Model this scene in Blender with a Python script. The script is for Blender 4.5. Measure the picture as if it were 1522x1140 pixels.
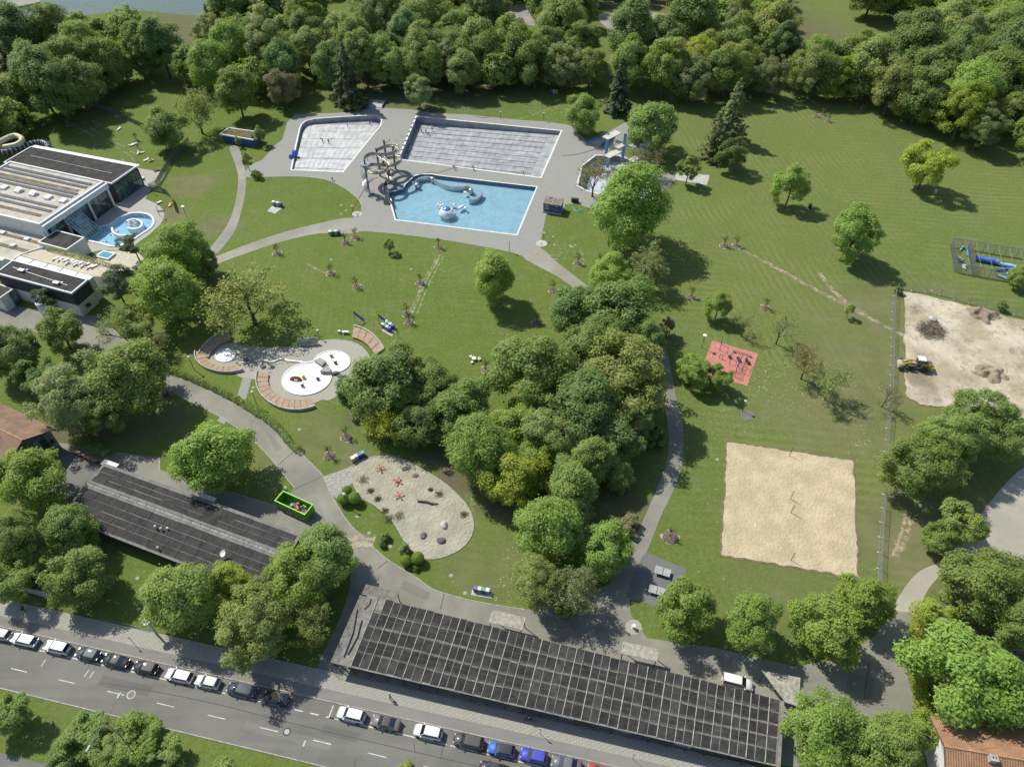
import bpy, bmesh, math, random
import numpy as np
from mathutils import Vector, Matrix
from mathutils.geometry import delaunay_2d_cdt

for o in list(bpy.data.objects):
    bpy.data.objects.remove(o, do_unlink=True)
scene = bpy.context.scene
COL = scene.collection
R = math.radians
random.seed(7)
RNG = np.random.default_rng(7)

# ------------------------------------------------------------------ camera
CAM_H, PITCH, FPX, IW, IH = 115.0, R(45.5), 1055.0, 1522, 1140
cam = bpy.data.cameras.new('camera')
cam.sensor_fit = 'HORIZONTAL'; cam.sensor_width = 36.0
cam.lens = FPX / IW * 36.0
cam.clip_start = 1.0; cam.clip_end = 6000
cam_o = bpy.data.objects.new('camera', cam); COL.objects.link(cam_o)
cam_o.location = (0, 0, CAM_H); cam_o.rotation_euler = (R(90) - PITCH, 0, 0)
scene.camera = cam_o

# ------------------------------------------------------------------ world and sun
SUN_EL = R(50)
SUN_TO = Vector((-0.776, 0.63, 0)).normalized()          # horizontal direction towards the sun
world = bpy.data.worlds.new('World'); scene.world = world
world.use_nodes = True
wn = world.node_tree.nodes; wl = world.node_tree.links
bg = wn['Background']
sky = wn.new('ShaderNodeTexSky'); sky.sky_type = 'NISHITA'; sky.sun_disc = False
sky.sun_elevation = SUN_EL
sky.sun_rotation = math.atan2(SUN_TO.x, SUN_TO.y)
sky.altitude = 500; sky.air_density = 1.0; sky.dust_density = 1.5
wl.new(sky.outputs[0], bg.inputs[0]); bg.inputs[1].default_value = 0.12
sun = bpy.data.lights.new('sun', 'SUN'); sun.energy = 4.2; sun.angle = R(0.53); sun.color = (1.0, 0.97, 0.87)
sun_o = bpy.data.objects.new('sun', sun); COL.objects.link(sun_o)
sd = Vector((SUN_TO.x * math.cos(SUN_EL), SUN_TO.y * math.cos(SUN_EL), math.sin(SUN_EL)))
sun_o.rotation_euler = sd.to_track_quat('Z', 'Y').to_euler()
sun_o.location = (-60, 60, 150)
vs = scene.view_settings
vs.view_transform = 'Standard'; vs.look = 'None'; vs.gamma = 1.0; vs.use_curve_mapping = False
vs.exposure = 0.28

# ------------------------------------------------------------------ helpers
def P(px, py, z=0.0):
    """world point at height z seen at photo pixel (px, py)"""
    x = (px - IW / 2) / FPX; y = -(py - IH / 2) / FPX
    d = Vector((x, y * math.sin(PITCH) + math.cos(PITCH), y * math.cos(PITCH) - math.sin(PITCH)))
    t = (z - CAM_H) / d.z
    return Vector((d.x * t, d.y * t, z))
def W(pts, z=0.0):
    return [P(a, b, z) for a, b in pts]
def scale_at(p):
    v = Vector(p) - Vector((0, 0, CAM_H))
    return FPX / (v.y * math.cos(PITCH) - v.z * math.sin(PITCH))

def tag(o, label=None, cat=None, group=None, kind=None):
    if label: o['label'] = label
    if cat: o['category'] = cat
    if group: o['group'] = group
    if kind: o['kind'] = kind
    return o
def empty(name, loc=(0, 0, 0), rz=0.0, label=None, cat=None, group=None):
    o = bpy.data.objects.new(name, None); COL.objects.link(o)
    o.location = loc; o.rotation_euler = (0, 0, rz); o.empty_display_size = 0.3
    return tag(o, label, cat, group)
def link(name, mesh, parent=None, loc=None):
    o = bpy.data.objects.new(name, mesh); COL.objects.link(o)
    if parent is not None: o.parent = parent
    if loc is not None: o.location = loc
    return o
def copy_tree(o, parent=None):
    c = o.copy(); COL.objects.link(c); c.parent = parent
    for ch in o.children: copy_tree(ch, c)
    return c

def frame(d):
    d = d.normalized()
    a = Vector((0, 0, 1)) if abs(d.z) < 0.95 else Vector((1, 0, 0))
    u = d.cross(a).normalized(); return u, u.cross(d).normalized()

class MB:
    def __init__(s): s.v = []; s.f = []; s.mi = []; s.cur = 0; s.uv = None
    def add(s, vs, fs):
        b = len(s.v); s.v += [tuple(v) for v in vs]
        s.f += [tuple(b + i for i in f) for f in fs]; s.mi += [s.cur] * len(fs); return s
    def box(s, c, size, rz=0.0, taper=1.0, rot=None):
        hx, hy, hz = size[0] / 2, size[1] / 2, size[2] / 2
        M = rot if rot is not None else Matrix.Rotation(rz, 3, 'Z')
        vs = []
        for z, k in ((-hz, 1.0), (hz, taper)):
            for x, y in ((-hx, -hy), (hx, -hy), (hx, hy), (-hx, hy)):
                vs.append(Vector(c) + M @ Vector((x * k, y * k, z)))
        return s.add(vs, [(3, 2, 1, 0), (4, 5, 6, 7), (0, 1, 5, 4), (1, 2, 6, 5), (2, 3, 7, 6), (3, 0, 4, 7)])
    def prism(s, poly, z0, z1, cap=True, zf0=None, zf1=None):
        n = len(poly)
        a = sum(poly[i][0] * poly[(i + 1) % n][1] - poly[(i + 1) % n][0] * poly[i][1] for i in range(n))
        if a < 0: poly = list(reversed(poly))
        vs = [(p[0], p[1], zf0(p) if zf0 else z0) for p in poly] + [(p[0], p[1], zf1(p) if zf1 else z1) for p in poly]
        fs = [(i, (i + 1) % n, n + (i + 1) % n, n + i) for i in range(n)]
        if cap: fs += [tuple(reversed(range(n))), tuple(range(n, 2 * n))]
        return s.add(vs, fs)
    def tube(s, pts, r, n=6, cap=True, r1=None):
        pts = [Vector(p) for p in pts]; m = len(pts); vs = []; fs = []
        pu = None
        for i, p in enumerate(pts):
            d = (pts[min(i + 1, m - 1)] - pts[max(i - 1, 0)])
            if d.length < 1e-6: d = Vector((0, 0, 1))
            if pu is None: u, w = frame(d)
            else:
                dn = d.normalized(); u = (pu - dn * pu.dot(dn))
                u = u.normalized() if u.length > 1e-5 else frame(d)[0]; w = u.cross(dn)
            pu = u
            rr = r if r1 is None else r + (r1 - r) * i / (m - 1)
            if isinstance(r, (list, tuple)): rr = r[i]
            for k in range(n):
                t = 2 * math.pi * k / n; vs.append(p + (u * math.cos(t) + w * math.sin(t)) * rr)
        for i in range(m - 1):
            for k in range(n):
                a = i * n + k; b = i * n + (k + 1) % n
                fs.append((a, b, b + n, a + n))
        if cap: fs += [tuple(range(n)), tuple(reversed(range((m - 1) * n, m * n)))]
        return s.add(vs, fs)
    def lathe(s, prof, c=(0, 0, 0), n=12, a0=0.0, sx=1.0, sy=1.0):
        vs = []; fs = []; m = len(prof)
        for r, z in prof:
            for k in range(n):
                t = a0 + 2 * math.pi * k / n
                vs.append((c[0] + r * sx * math.cos(t), c[1] + r * sy * math.sin(t), c[2] + z))
        for i in range(m - 1):
            for k in range(n):
                fs.append((i * n + k, i * n + (k + 1) % n, (i + 1) * n + (k + 1) % n, (i + 1) * n + k))
        if prof[0][0] > 1e-4: fs.append(tuple(reversed(range(n))))
        if prof[-1][0] > 1e-4: fs.append(tuple(range((m - 1) * n, m * n)))
        return s.add(vs, fs)
    def strip(s, A, B, z=None):
        """quads between two polylines"""
        n = len(A); return s.add(list(A) + list(B), [(i, i + 1, n + i + 1, n + i) for i in range(n - 1)])
    def mesh(s, name, mats, off=None, smooth=False):
        m = bpy.data.meshes.new(name)
        v = s.v if off is None else [(a - off[0], b - off[1], c - off[2]) for a, b, c in s.v]
        m.from_pydata(v, [], s.f)
        if not isinstance(mats, (list, tuple)): mats = [mats]
        for k in mats: m.materials.append(k)
        if any(s.mi): m.polygons.foreach_set('material_index', s.mi)
        if smooth: m.polygons.foreach_set('use_smooth', [True] * len(s.f))
        m.update(); return m
    def build(s, name, mats, parent=None, off=None, smooth=False, world=False):
        """world=True: coordinates are world ones; subtract the root's position"""
        if world and parent is not None:
            q = parent; off = Vector((0, 0, 0))
            while q is not None: off = off + q.location; q = q.parent
        elif world and parent is None and off is None and s.v:
            xs = [p[0] for p in s.v]; ys = [p[1] for p in s.v]; zs = [p[2] for p in s.v]
            off = Vector(((min(xs) + max(xs)) / 2, (min(ys) + max(ys)) / 2, min(zs)))
            return link(name, s.mesh(name, mats, off, smooth), None, off)
        return link(name, s.mesh(name, mats, off, smooth), parent)

def inside(p, poly):
    x, y = p[0], p[1]; c = False; n = len(poly)
    for i in range(n):
        x1, y1 = poly[i][0], poly[i][1]; x2, y2 = poly[i - 1][0], poly[i - 1][1]
        if (y1 > y) != (y2 > y) and x < (x2 - x1) * (y - y1) / (y2 - y1) + x1: c = not c
    return c
def smooth_poly(pts, n=4, closed=True):
    """Catmull-Rom through the points"""
    out = []; m = len(pts)
    rng = range(m) if closed else range(m - 1)
    for i in rng:
        if closed: p0, p1, p2, p3 = pts[i - 1], pts[i], pts[(i + 1) % m], pts[(i + 2) % m]
        else: p0, p1, p2, p3 = pts[max(i - 1, 0)], pts[i], pts[i + 1], pts[min(i + 2, m - 1)]
        for k in range(n):
            t = k / n
            out.append(tuple(0.5 * (2 * p1[j] + (p2[j] - p0[j]) * t + (2 * p0[j] - 5 * p1[j] + 4 * p2[j] - p3[j]) * t * t
                       + (3 * p1[j] - p0[j] - 3 * p2[j] + p3[j]) * t ** 3) for j in range(len(p1))))
    if not closed: out.append(tuple(pts[-1]))
    return out
def sheet(name, outer, mat, z=0.0, holes=(), grid=None, zf=None, parent=None, smooth=False):
    """flat or displaced sheet with holes (constrained triangulation)"""
    vs = []; es = []
    for loop in [outer] + list(holes):
        b = len(vs); n = len(loop)
        vs += [Vector((p[0], p[1])) for p in loop]; es += [(b + i, b + (i + 1) % n) for i in range(n)]
    if grid:
        xs = [p[0] for p in outer]; ys = [p[1] for p in outer]
        nx = int((max(xs) - min(xs)) / grid); ny = int((max(ys) - min(ys)) / grid)
        for i in range(1, nx + 1):
            for j in range(1, ny + 1):
                q = (min(xs) + i * grid + random.uniform(-.3, .3) * grid, min(ys) + j * grid + random.uniform(-.3, .3) * grid)
                if inside(q, outer): vs.append(Vector(q))
    V, E, F, _, _, _ = delaunay_2d_cdt(vs, es, [], 0, 1e-4)
    fs = []
    for f in F:
        c = (V[f[0]] + V[f[1]] + V[f[2]]) / 3
        if inside(c, outer) and not any(inside(c, h) for h in holes):
            a = (V[f[1]] - V[f[0]]).cross(V[f[2]] - V[f[0]])
            fs.append(tuple(f) if a > 0 else tuple(reversed(f)))
    m = bpy.data.meshes.new(name)
    m.from_pydata([(p.x, p.y, zf(p.x, p.y) if zf else z) for p in V], [], fs)
    m.materials.append(mat)
    if smooth: m.polygons.foreach_set('use_smooth', [True] * len(fs))
    m.update()
    bm = bmesh.new(); bm.from_mesh(m)
    loose = [v for v in bm.verts if not v.link_faces]; bmesh.ops.delete(bm, geom=loose, context='VERTS')
    bm.to_mesh(m); bm.free()
    return link(name, m, parent)
def structure(o, label=None):
    o['kind'] = 'structure'
    if label: o['label'] = label
    return o
def offset_line(pts, d):
    out = []; n = len(pts)
    for i in range(n):
        a = Vector(pts[max(i - 1, 0)][:2]); b = Vector(pts[min(i + 1, n - 1)][:2])
        t = (b - a).normalized(); out.append(Vector((pts[i][0] - t.y * d, pts[i][1] + t.x * d)))
    return out
def offset_loop(pts, d):
    """outward for d>0 (miter limited)"""
    n = len(pts); q = [Vector(p[:2]) for p in pts]
    a = sum(q[i].x * q[(i + 1) % n].y - q[(i + 1) % n].x * q[i].y for i in range(n))
    sgn = 1 if a > 0 else -1; out = []
    for i in range(n):
        t0 = (q[i] - q[i - 1]).normalized(); t1 = (q[(i + 1) % n] - q[i]).normalized()
        n0 = Vector((t0.y, -t0.x)) * sgn; n1 = Vector((t1.y, -t1.x)) * sgn
        b = (n0 + n1); b = b.normalized() if b.length > 1e-4 else n0
        k = 1 / max(0.45, b.dot(n0)); out.append(q[i] + b * d * k)
    return out
def ring(name, inner, d, z0, z1, mat, parent=None, world=True):
    """kerb / coping of width d around a loop"""
    inner = [Vector(p[:2]) for p in inner]
    outer = offset_loop(inner, d); n = len(inner); mb = MB()
    vs = [(p.x, p.y, z1) for p in inner] + [(p.x, p.y, z1) for p in outer] + [(p.x, p.y, z0) for p in inner] + [(p.x, p.y, z0) for p in outer]
    fs = []
    for i in range(n):
        j = (i + 1) % n
        fs += [(i, j, n + j, n + i), (n + i, n + j, 3 * n + j, 3 * n + i), (2 * n + i, 2 * n + j, j, i)]
    mb.add(vs, fs); o = mb.build(name, mat, parent, world=world and parent is not None)
    bm = bmesh.new(); bm.from_mesh(o.data); bmesh.ops.recalc_face_normals(bm, faces=bm.faces); bm.to_mesh(o.data); bm.free()
    return o

# ------------------------------------------------------------------ materials
class NT:
    def __init__(s, name):
        s.m = bpy.data.materials.new(name); s.m.use_nodes = True
        s.t = s.m.node_tree; s.n = s.t.nodes; s.l = s.t.links
        s.b = s.n['Principled BSDF']; s.out = s.n['Material Output']
        s.pos = None
    def node(s, typ, **kw):
        n = s.n.new(typ)
        for k, v in kw.items(): setattr(n, k, v)
        return n
    def P(s):
        if s.pos is None: s.pos = s.node('ShaderNodeNewGeometry').outputs['Position']
        return s.pos
    def obj(s): return s.node('ShaderNodeTexCoord').outputs['Object']
    def set(s, sock, v):
        if hasattr(v, 'is_output') or isinstance(v, bpy.types.NodeSocket): s.l.new(v, sock)
        else: sock.default_value = (v[0], v[1], v[2], 1) if isinstance(v, tuple) and len(v) == 3 and sock.type == 'RGBA' else v
    def noise(s, scale, detail=4, rough=0.55, vec=None, dist=0.0):
        n = s.node('ShaderNodeTexNoise'); s.l.new(vec or s.P(), n.inputs['Vector'])
        n.inputs['Scale'].default_value = scale; n.inputs['Detail'].default_value = detail
        n.inputs['Roughness'].default_value = rough; n.inputs['Distortion'].default_value = dist
        return n.outputs[0]
    def mr(s, v, a, b, c=0.0, d=1.0, smooth=True):
        n = s.node('ShaderNodeMapRange'); n.interpolation_type = 'SMOOTHSTEP' if smooth else 'LINEAR'
        s.set(n.inputs[0], v)
        for i, k in enumerate((a, b, c, d)): s.set(n.inputs[1 + i], k)
        return n.outputs[0]
    def mix(s, f, a, b, mode='MIX'):
        n = s.node('ShaderNodeMix'); n.data_type = 'RGBA'; n.blend_type = mode; n.clamp_factor = True
        s.set(n.inputs[0], f); s.set(n.inputs[6], a); s.set(n.inputs[7], b); return n.outputs[2]
    def math(s, op, a, b=0.0, c=0.0):
        n = s.node('ShaderNodeMath'); n.operation = op
        s.set(n.inputs[0], a); s.set(n.inputs[1], b); s.set(n.inputs[2], c); return n.outputs[0]
    def bump(s, h, strength=0.3, dist=0.05):
        n = s.node('ShaderNodeBump'); n.inputs['Strength'].default_value = strength; n.inputs['Distance'].default_value = dist
        s.l.new(h, n.inputs['Height']); s.l.new(n.outputs[0], s.b.inputs['Normal']); return n.outputs[0]
    def col(s, v): s.set(s.b.inputs['Base Color'], v); return s
    def rough(s, v): s.set(s.b.inputs['Roughness'], v); return s
    def spec(s, v): s.b.inputs['Specular IOR Level'].default_value = v; return s

MC = {}
def plain(name, c, var=0.12, scale=1.2, rough=0.75, metal=0.0, spec=0.35, bump=0.0, bscale=20, coords='P'):
    """base colour with two octaves of soft variation"""
    if name in MC: return MC[name]
    t = NT(name); vec = None if coords == 'P' else t.obj()
    n1 = t.noise(scale, 5, 0.6, vec); n2 = t.noise(scale * 7.3, 3, 0.6, vec)
    f = t.math('ADD', t.math('MULTIPLY', n1, 0.65), t.math('MULTIPLY', n2, 0.35))
    lo = tuple(max(0, k * (1 - 1.8 * var)) for k in c); hi = tuple(min(1, k * (1 + 1.8 * var)) for k in c)
    t.col(t.mix(t.mr(f, 0.3, 0.7), lo, hi)); t.rough(rough); t.b.inputs['Metallic'].default_value = metal; t.spec(spec)
    if bump: t.bump(t.noise(bscale, 4, 0.6, vec), bump, 0.05)
    MC[name] = t.m; return t.m
def objcolor(name, rough=0.4, coat=0.0, metal=0.0, var=0.06):
    if name in MC: return MC[name]
    t = NT(name); oi = t.node('ShaderNodeObjectInfo')
    n = t.noise(1.7, 4, 0.6)
    t.col(t.mix(t.mr(n, 0.3, 0.7, 0.0, var), oi.outputs['Color'], (0.25, 0.23, 0.2)))
    t.rough(rough); t.b.inputs['Metallic'].default_value = metal
    t.b.inputs['Coat Weight'].default_value = coat; t.b.inputs['Coat Roughness'].default_value = 0.04
    MC[name] = t.m; return t.m
# ------------------------------------------------------------------ ground materials
def grass_material():
    t = NT('grass')
    n_big = t.noise(0.022, 5, 0.6); n_mid = t.noise(0.16, 5, 0.65); n_fine = t.noise(1.6, 6, 0.75); n_blade = t.noise(4.2, 5, 0.85)
    c = t.mix(t.mr(n_big, 0.35, 0.68), (0.118, 0.176, 0.030), (0.152, 0.196, 0.042))
    sepx = t.node('ShaderNodeSeparateXYZ'); t.l.new(t.P(), sepx.inputs[0])
    c = t.mix(t.mr(sepx.outputs[0], 10.0, 70.0, 0, .55), c, (0.168, 0.190, 0.062))
    c = t.mix(t.mr(n_mid, 0.42, 0.72, 0, 0.55), c, (0.18, 0.195, 0.062))
    c = t.mix(t.mr(n_fine, 0.35, 0.75, 0, 0.8), c, (0.064, 0.102, 0.022))
    c = t.mix(t.mr(t.noise(0.5, 5, .7), 0.5, 0.75, 0, 0.6), c, (0.195, 0.205, 0.095))
    sep = t.node('ShaderNodeSeparateXYZ'); t.l.new(t.P(), sep.inputs[0])
    X, Y = sep.outputs[0], sep.outputs[1]
    wob = t.math('MULTIPLY', t.noise(0.05, 3), 9.0)
    def stripes(ax, ay, period):
        a = t.math('MULTIPLY', t.math('ADD', t.math('MULTIPLY', X, ax), t.math('MULTIPLY', Y, ay)), 2 * math.pi / period)
        return t.mr(t.math('SINE', t.math('ADD', a, wob)), -0.6, 0.9)
    gate = t.noise(0.018, 2, 0.5)
    right = t.mr(X, 20.0, 60.0)
    broken = t.math('MULTIPLY', t.mr(n_mid, 0.3, 0.6, 0.15, 1.0), t.mr(t.noise(0.05, 4, .6), .35, .65, .1, 1.0))
    s1 = t.math('MULTIPLY', t.math('MULTIPLY', stripes(1.0, 0.12, 2.0), t.mr(gate, 0.45, 0.55)), broken)
    s2 = t.math('MULTIPLY', t.math('MULTIPLY', stripes(0.13, 1.0, 2.3), t.mr(gate, 0.56, 0.46)), broken)
    s = t.math('ADD', s1, s2)
    c = t.mix(t.math('MULTIPLY', s, t.mr(right, 0, 1, 0.16, 0.5)), c, (0.20, 0.22, 0.085))
    # dry, worn and flowering patches
    warp = t.node('ShaderNodeTexNoise'); t.l.new(t.P(), warp.inputs['Vector']); warp.inputs['Scale'].default_value = 0.12; warp.inputs['Detail'].default_value = 5
    vm = t.node('ShaderNodeVectorMath'); vm.operation = 'MULTIPLY_ADD'
    t.l.new(warp.outputs['Color'], vm.inputs[0]); vm.inputs[1].default_value = (16, 16, 0); t.l.new(t.P(), vm.inputs[2])
    vm2 = t.node('ShaderNodeVectorMath'); vm2.operation = 'SUBTRACT'; t.l.new(vm.outputs[0], vm2.inputs[0]); vm2.inputs[1].default_value = (8, 8, 0)
    def spots(lst):
        acc = None
        for px, py, r, k in lst:
            p = P(px, py); d = t.node('ShaderNodeVectorMath'); d.operation = 'DISTANCE'
            t.l.new(vm2.outputs[0], d.inputs[0]); d.inputs[1].default_value = (p.x, p.y, 0)
            f = t.mr(d.outputs['Value'], r, r * 0.35, 0.0, k)
            acc = f if acc is None else t.math('MAXIMUM', acc, f)
        return acc
    dry = spots([(290, 275, 10, .8), (320, 335, 9, .9), (260, 320, 6, .8), (1285, 555, 20, .6), (1260, 625, 16, .55), (1345, 800, 14, .75), (525, 690, 8, .7),
                 (480, 650, 8, .6), (1300, 455, 16, .6), (1200, 620, 14, .4), (250, 640, 8, .4), (720, 850, 10, .5), (1165, 880, 14, .3), (400, 690, 7, .5),
                 (1345, 740, 10, .5), (215, 610, 14, .6), (1240, 500, 15, .35), (690, 800, 9, .35), (1480, 800, 14, .6), (1400, 430, 8, .4), (100, 860, 10, .4), (150, 1040, 8, .3)])
    dryn = t.math('MULTIPLY', dry, t.mr(n_fine, 0.3, 0.62, 0.35, 1.0))
    c = t.mix(dryn, c, t.mix(t.mr(n_mid, .35, .65), (0.15, 0.14, 0.072), (0.205, 0.178, 0.11)))
    soil = spots([(690, 700, 9, 1), (655, 680, 6, .9), (745, 740, 6, .9), (870, 620, 16, .9), (820, 560, 12, .8), (930, 760, 8, .7), (120, 640, 12, .8), (60, 690, 12, .9), (1480, 960, 14, .9), (640, 100, 60, .8), (1100, 60, 70, .8), (200, 60, 50, .8), (1470, 120, 50, .8), (560, 600, 9, .8)])
    c = t.mix(t.math('MULTIPLY', soil, t.mr(n_fine, 0.25, 0.6, 0.45, 1.0)), c, (0.13, 0.105, 0.075))
    c = t.mix(t.mr(n_blade, 0.46, 0.7, 0, 0.5), c, t.mix(0.5, c, (0.02, 0.035, 0.008)))
    dai = spots([(1150, 572, 11, 1), (1300, 665, 8, 1), (775, 855, 9, 1), (1005, 500, 7, .7), (825, 168, 14, 1), (690, 165, 10, .7), (840, 385, 12, .5), (640, 410, 25, .35), (1090, 620, 12, .4), (560, 480, 12, .35), (1230, 580, 10, .6)])
    vo = t.node('ShaderNodeTexVoronoi'); t.l.new(t.P(), vo.inputs['Vector']); vo.inputs['Scale'].default_value = 2.6
    flecks = t.math('MULTIPLY', t.mr(vo.outputs['Distance'], 0.3, 0.16), t.mr(t.noise(0.9, 3), 0.48, 0.62))
    c = t.mix(t.math('MULTIPLY', flecks, dai), c, (0.62, 0.62, 0.55))
    vo2 = t.node('ShaderNodeTexVoronoi'); t.l.new(t.P(), vo2.inputs['Vector']); vo2.inputs['Scale'].default_value = 0.55
    c = t.mix(t.math('MULTIPLY', t.mr(vo2.outputs['Distance'], 0.085, 0.05), t.mr(t.noise(0.3, 2), 0.5, 0.6, 0, 0.7)), c, (0.45, 0.44, 0.36))
    t.col(c); t.rough(0.9); t.spec(0.12)
    t.bump(t.math('ADD', t.math('MULTIPLY', n_fine, 0.7), n_blade), 0.8, 0.12)
    return t.m
M_GRASS = grass_material()

def paving_material(name, c1, c2, sx=1.2, sy=0.6, rz=0.0, mortar=0.02, stain=(0.2, 0.19, 0.17), samt=0.35, big=0.06):
    t = NT(name)
    mp = t.node('ShaderNodeMapping'); t.l.new(t.P(), mp.inputs[0]); mp.inputs['Rotation'].default_value = (0, 0, rz)
    br = t.node('ShaderNodeTexBrick'); t.l.new(mp.outputs[0], br.inputs['Vector'])
    br.inputs['Scale'].default_value = 1.0; br.inputs['Brick Width'].default_value = sx; br.inputs['Row Height'].default_value = sy
    br.inputs['Mortar Size'].default_value = mortar; br.inputs['Mortar Smooth'].default_value = 0.4; br.inputs['Bias'].default_value = 0.0
    br.inputs['Color1'].default_value = (*c1, 1); br.inputs['Color2'].default_value = (*c2, 1)
    br.inputs['Mortar'].default_value = (*[k * 0.62 for k in c1], 1)
    n = t.noise(big, 6, 0.65); n2 = t.noise(0.7, 5, 0.7); n3 = t.noise(9, 3, .7)
    c = t.mix(t.mr(n, 0.42, 0.75, 0, samt), br.outputs['Color'], stain)
    c = t.mix(t.mr(n2, 0.5, 0.8, 0, samt * 0.8), c, tuple(k * 0.6 for k in c1))
    c = t.mix(t.mr(n3, 0.3, 0.7, 0.0, 0.25), c, tuple(min(1, k * 1.25) for k in c2))
    t.col(c); t.rough(0.85); t.spec(0.25); t.bump(br.outputs['Fac'], -0.3, 0.01)
    return t.m
M_DECK = paving_material('pool_deck_paving', (0.262, 0.26, 0.232), (0.288, 0.286, 0.256), 0.6, 0.6, 0.12, 0.03, (0.25, 0.24, 0.21), 0.4)
M_SPLASH = paving_material('splash_paving', (0.34, 0.325, 0.27), (0.38, 0.36, 0.30), 0.3, 0.3, 0.3, 0.03, (0.28, 0.26, 0.21), 0.4)
M_WALK = paving_material('walk_slabs', (0.30, 0.285, 0.245), (0.345, 0.33, 0.285), 0.5, 0.5, -0.42, 0.04, (0.24, 0.225, 0.19), 0.4)
M_TERR = paving_material('terrace_paving', (0.36, 0.34, 0.29), (0.39, 0.37, 0.32), 0.8, 0.8, 0.5, 0.03, (0.3, 0.28, 0.23), 0.35)

def asphalt(name, c, amt=0.35, streak=None):
    t = NT(name)
    n1 = t.noise(0.09, 6, 0.65); n2 = t.noise(0.8, 5, 0.7); n3 = t.noise(14, 3, 0.7)
    col = t.mix(t.mr(n1, 0.35, 0.7), tuple(k * (1 - amt * .6) for k in c), tuple(min(1, k * (1 + amt * .6)) for k in c))
    col = t.mix(t.mr(n2, 0.45, 0.8, 0, amt), col, tuple(k * 0.62 for k in c))
    col = t.mix(t.mr(n3, 0.35, 0.7, 0, 0.35), col, tuple(min(1, k * 1.35) for k in c))
    if streak is not None:                                    # wheel-polished lanes along the carriageway
        mp = t.node('ShaderNodeMapping'); t.l.new(t.P(), mp.inputs[0]); mp.inputs['Rotation'].default_value = (0, 0, -streak)
        mp.inputs['Scale'].default_value = (0.012, 0.5, 1)
        st = t.noise(1.0, 4, 0.6, mp.outputs[0])
        col = t.mix(t.mr(st, 0.4, 0.68, 0, 0.5), col, tuple(k * 1.28 for k in c))
    t.col(col); t.rough(0.88); t.spec(0.25); t.bump(n3, 0.25, 0.02)
    return t.m
ST_A = math.atan2((P(895, 1136) - P(0, 932)).y, (P(895, 1136) - P(0, 932)).x)     # direction of the street
M_ROAD = asphalt('street_asphalt', (0.155, 0.15, 0.132), 0.3, ST_A)
M_BIKE = asphalt('cycleway_asphalt', (0.195, 0.188, 0.168), 0.2, ST_A)
M_SERV = asphalt('service_asphalt', (0.22, 0.212, 0.175), 0.35)
M_PATH = asphalt('path_asphalt', (0.27, 0.258, 0.212), 0.3)
M_LOT = asphalt('gravel_lot', (0.27, 0.255, 0.22), 0.3)
M_GRAVEL = plain('gravel', (0.31, 0.30, 0.27), 0.3, 3.0, 0.95, bump=0.6, bscale=25)
M_WHITE = plain('white_paint', (0.52, 0.51, 0.46), 0.2, 1.6, 0.7)
M_KERB = plain('kerb_stone', (0.34, 0.33, 0.295), 0.2, 1.4, 0.85)
M_COPE = plain('white_coping', (0.66, 0.655, 0.62), 0.12, 0.9, 0.6)
M_CONC = plain('concrete', (0.42, 0.41, 0.38), 0.16, 0.8, 0.85)
M_DARKLINE = plain('dark_joint', (0.045, 0.045, 0.045), 0.2, 2.0, 0.8)

def sand_material(name, c):
    t = NT(name)
    n1 = t.noise(0.25, 5, .6); n2 = t.noise(2.4, 4, .6); n3 = t.noise(9, 3, .7)
    col = t.mix(t.mr(n1, .35, .68), tuple(k * .86 for k in c), tuple(min(1, k * 1.1) for k in c))
    col = t.mix(t.mr(n2, .5, .75, 0, .3), col, tuple(k * .7 for k in c))
    t.col(col); t.rough(.95); t.spec(.1)
    t.bump(t.math('ADD', n2, t.math('MULTIPLY', n3, .4)), .6, .14); return t.m
M_SAND = sand_material('volleyball_sand', (0.48, 0.405, 0.26))
M_SAND2 = sand_material('play_sand', (0.36, 0.34, 0.262))
def worn_material(name, c, thr=0.0, sc=0.55):
    """bare soil worn through the turf: ragged cover"""
    t = NT(name)
    uv = t.node('ShaderNodeTexCoord').outputs['UV']
    sep = t.node('ShaderNodeSeparateXYZ'); t.l.new(uv, sep.inputs[0])
    edge = t.mr(t.math('ABSOLUTE', t.math('SUBTRACT', sep.outputs[1], 0.5)), 0.1, 0.5, 0.0, 0.32, False)
    n = t.noise(sc, 6, .7)
    rut = t.mr(t.math('ABSOLUTE', t.math('SUBTRACT', sep.outputs[1], 0.5)), 0.0, 0.16, 0.10, 0.0)
    n = t.math('ADD', t.math('MULTIPLY', n, .7), t.math('MULTIPLY', t.noise(sc * 4.5, 4, .7), .3))
    a = t.mr(t.math('SUBTRACT', t.math('SUBTRACT', t.math('ADD', n, thr), edge), rut), 0.38, 0.58)
    t.col(t.mix(t.mr(t.noise(1.8, 4), .3, .7), tuple(k * .8 for k in c), tuple(min(1, k * 1.15) for k in c))); t.rough(.95); t.spec(.1)
    tr = t.node('ShaderNodeBsdfTransparent'); mx = t.node('ShaderNodeMixShader')
    t.l.new(a, mx.inputs[0]); t.l.new(tr.outputs[0], mx.inputs[1]); t.l.new(t.b.outputs[0], mx.inputs[2]); t.l.new(mx.outputs[0], t.out.inputs[0])
    return t.m
M_TRACK = worn_material('worn_track_soil', (0.36, 0.30, 0.2), 0.05)
M_WORN = worn_material('worn_soil_patch', (0.46, 0.41, 0.3), 0.0, 0.8)

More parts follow.
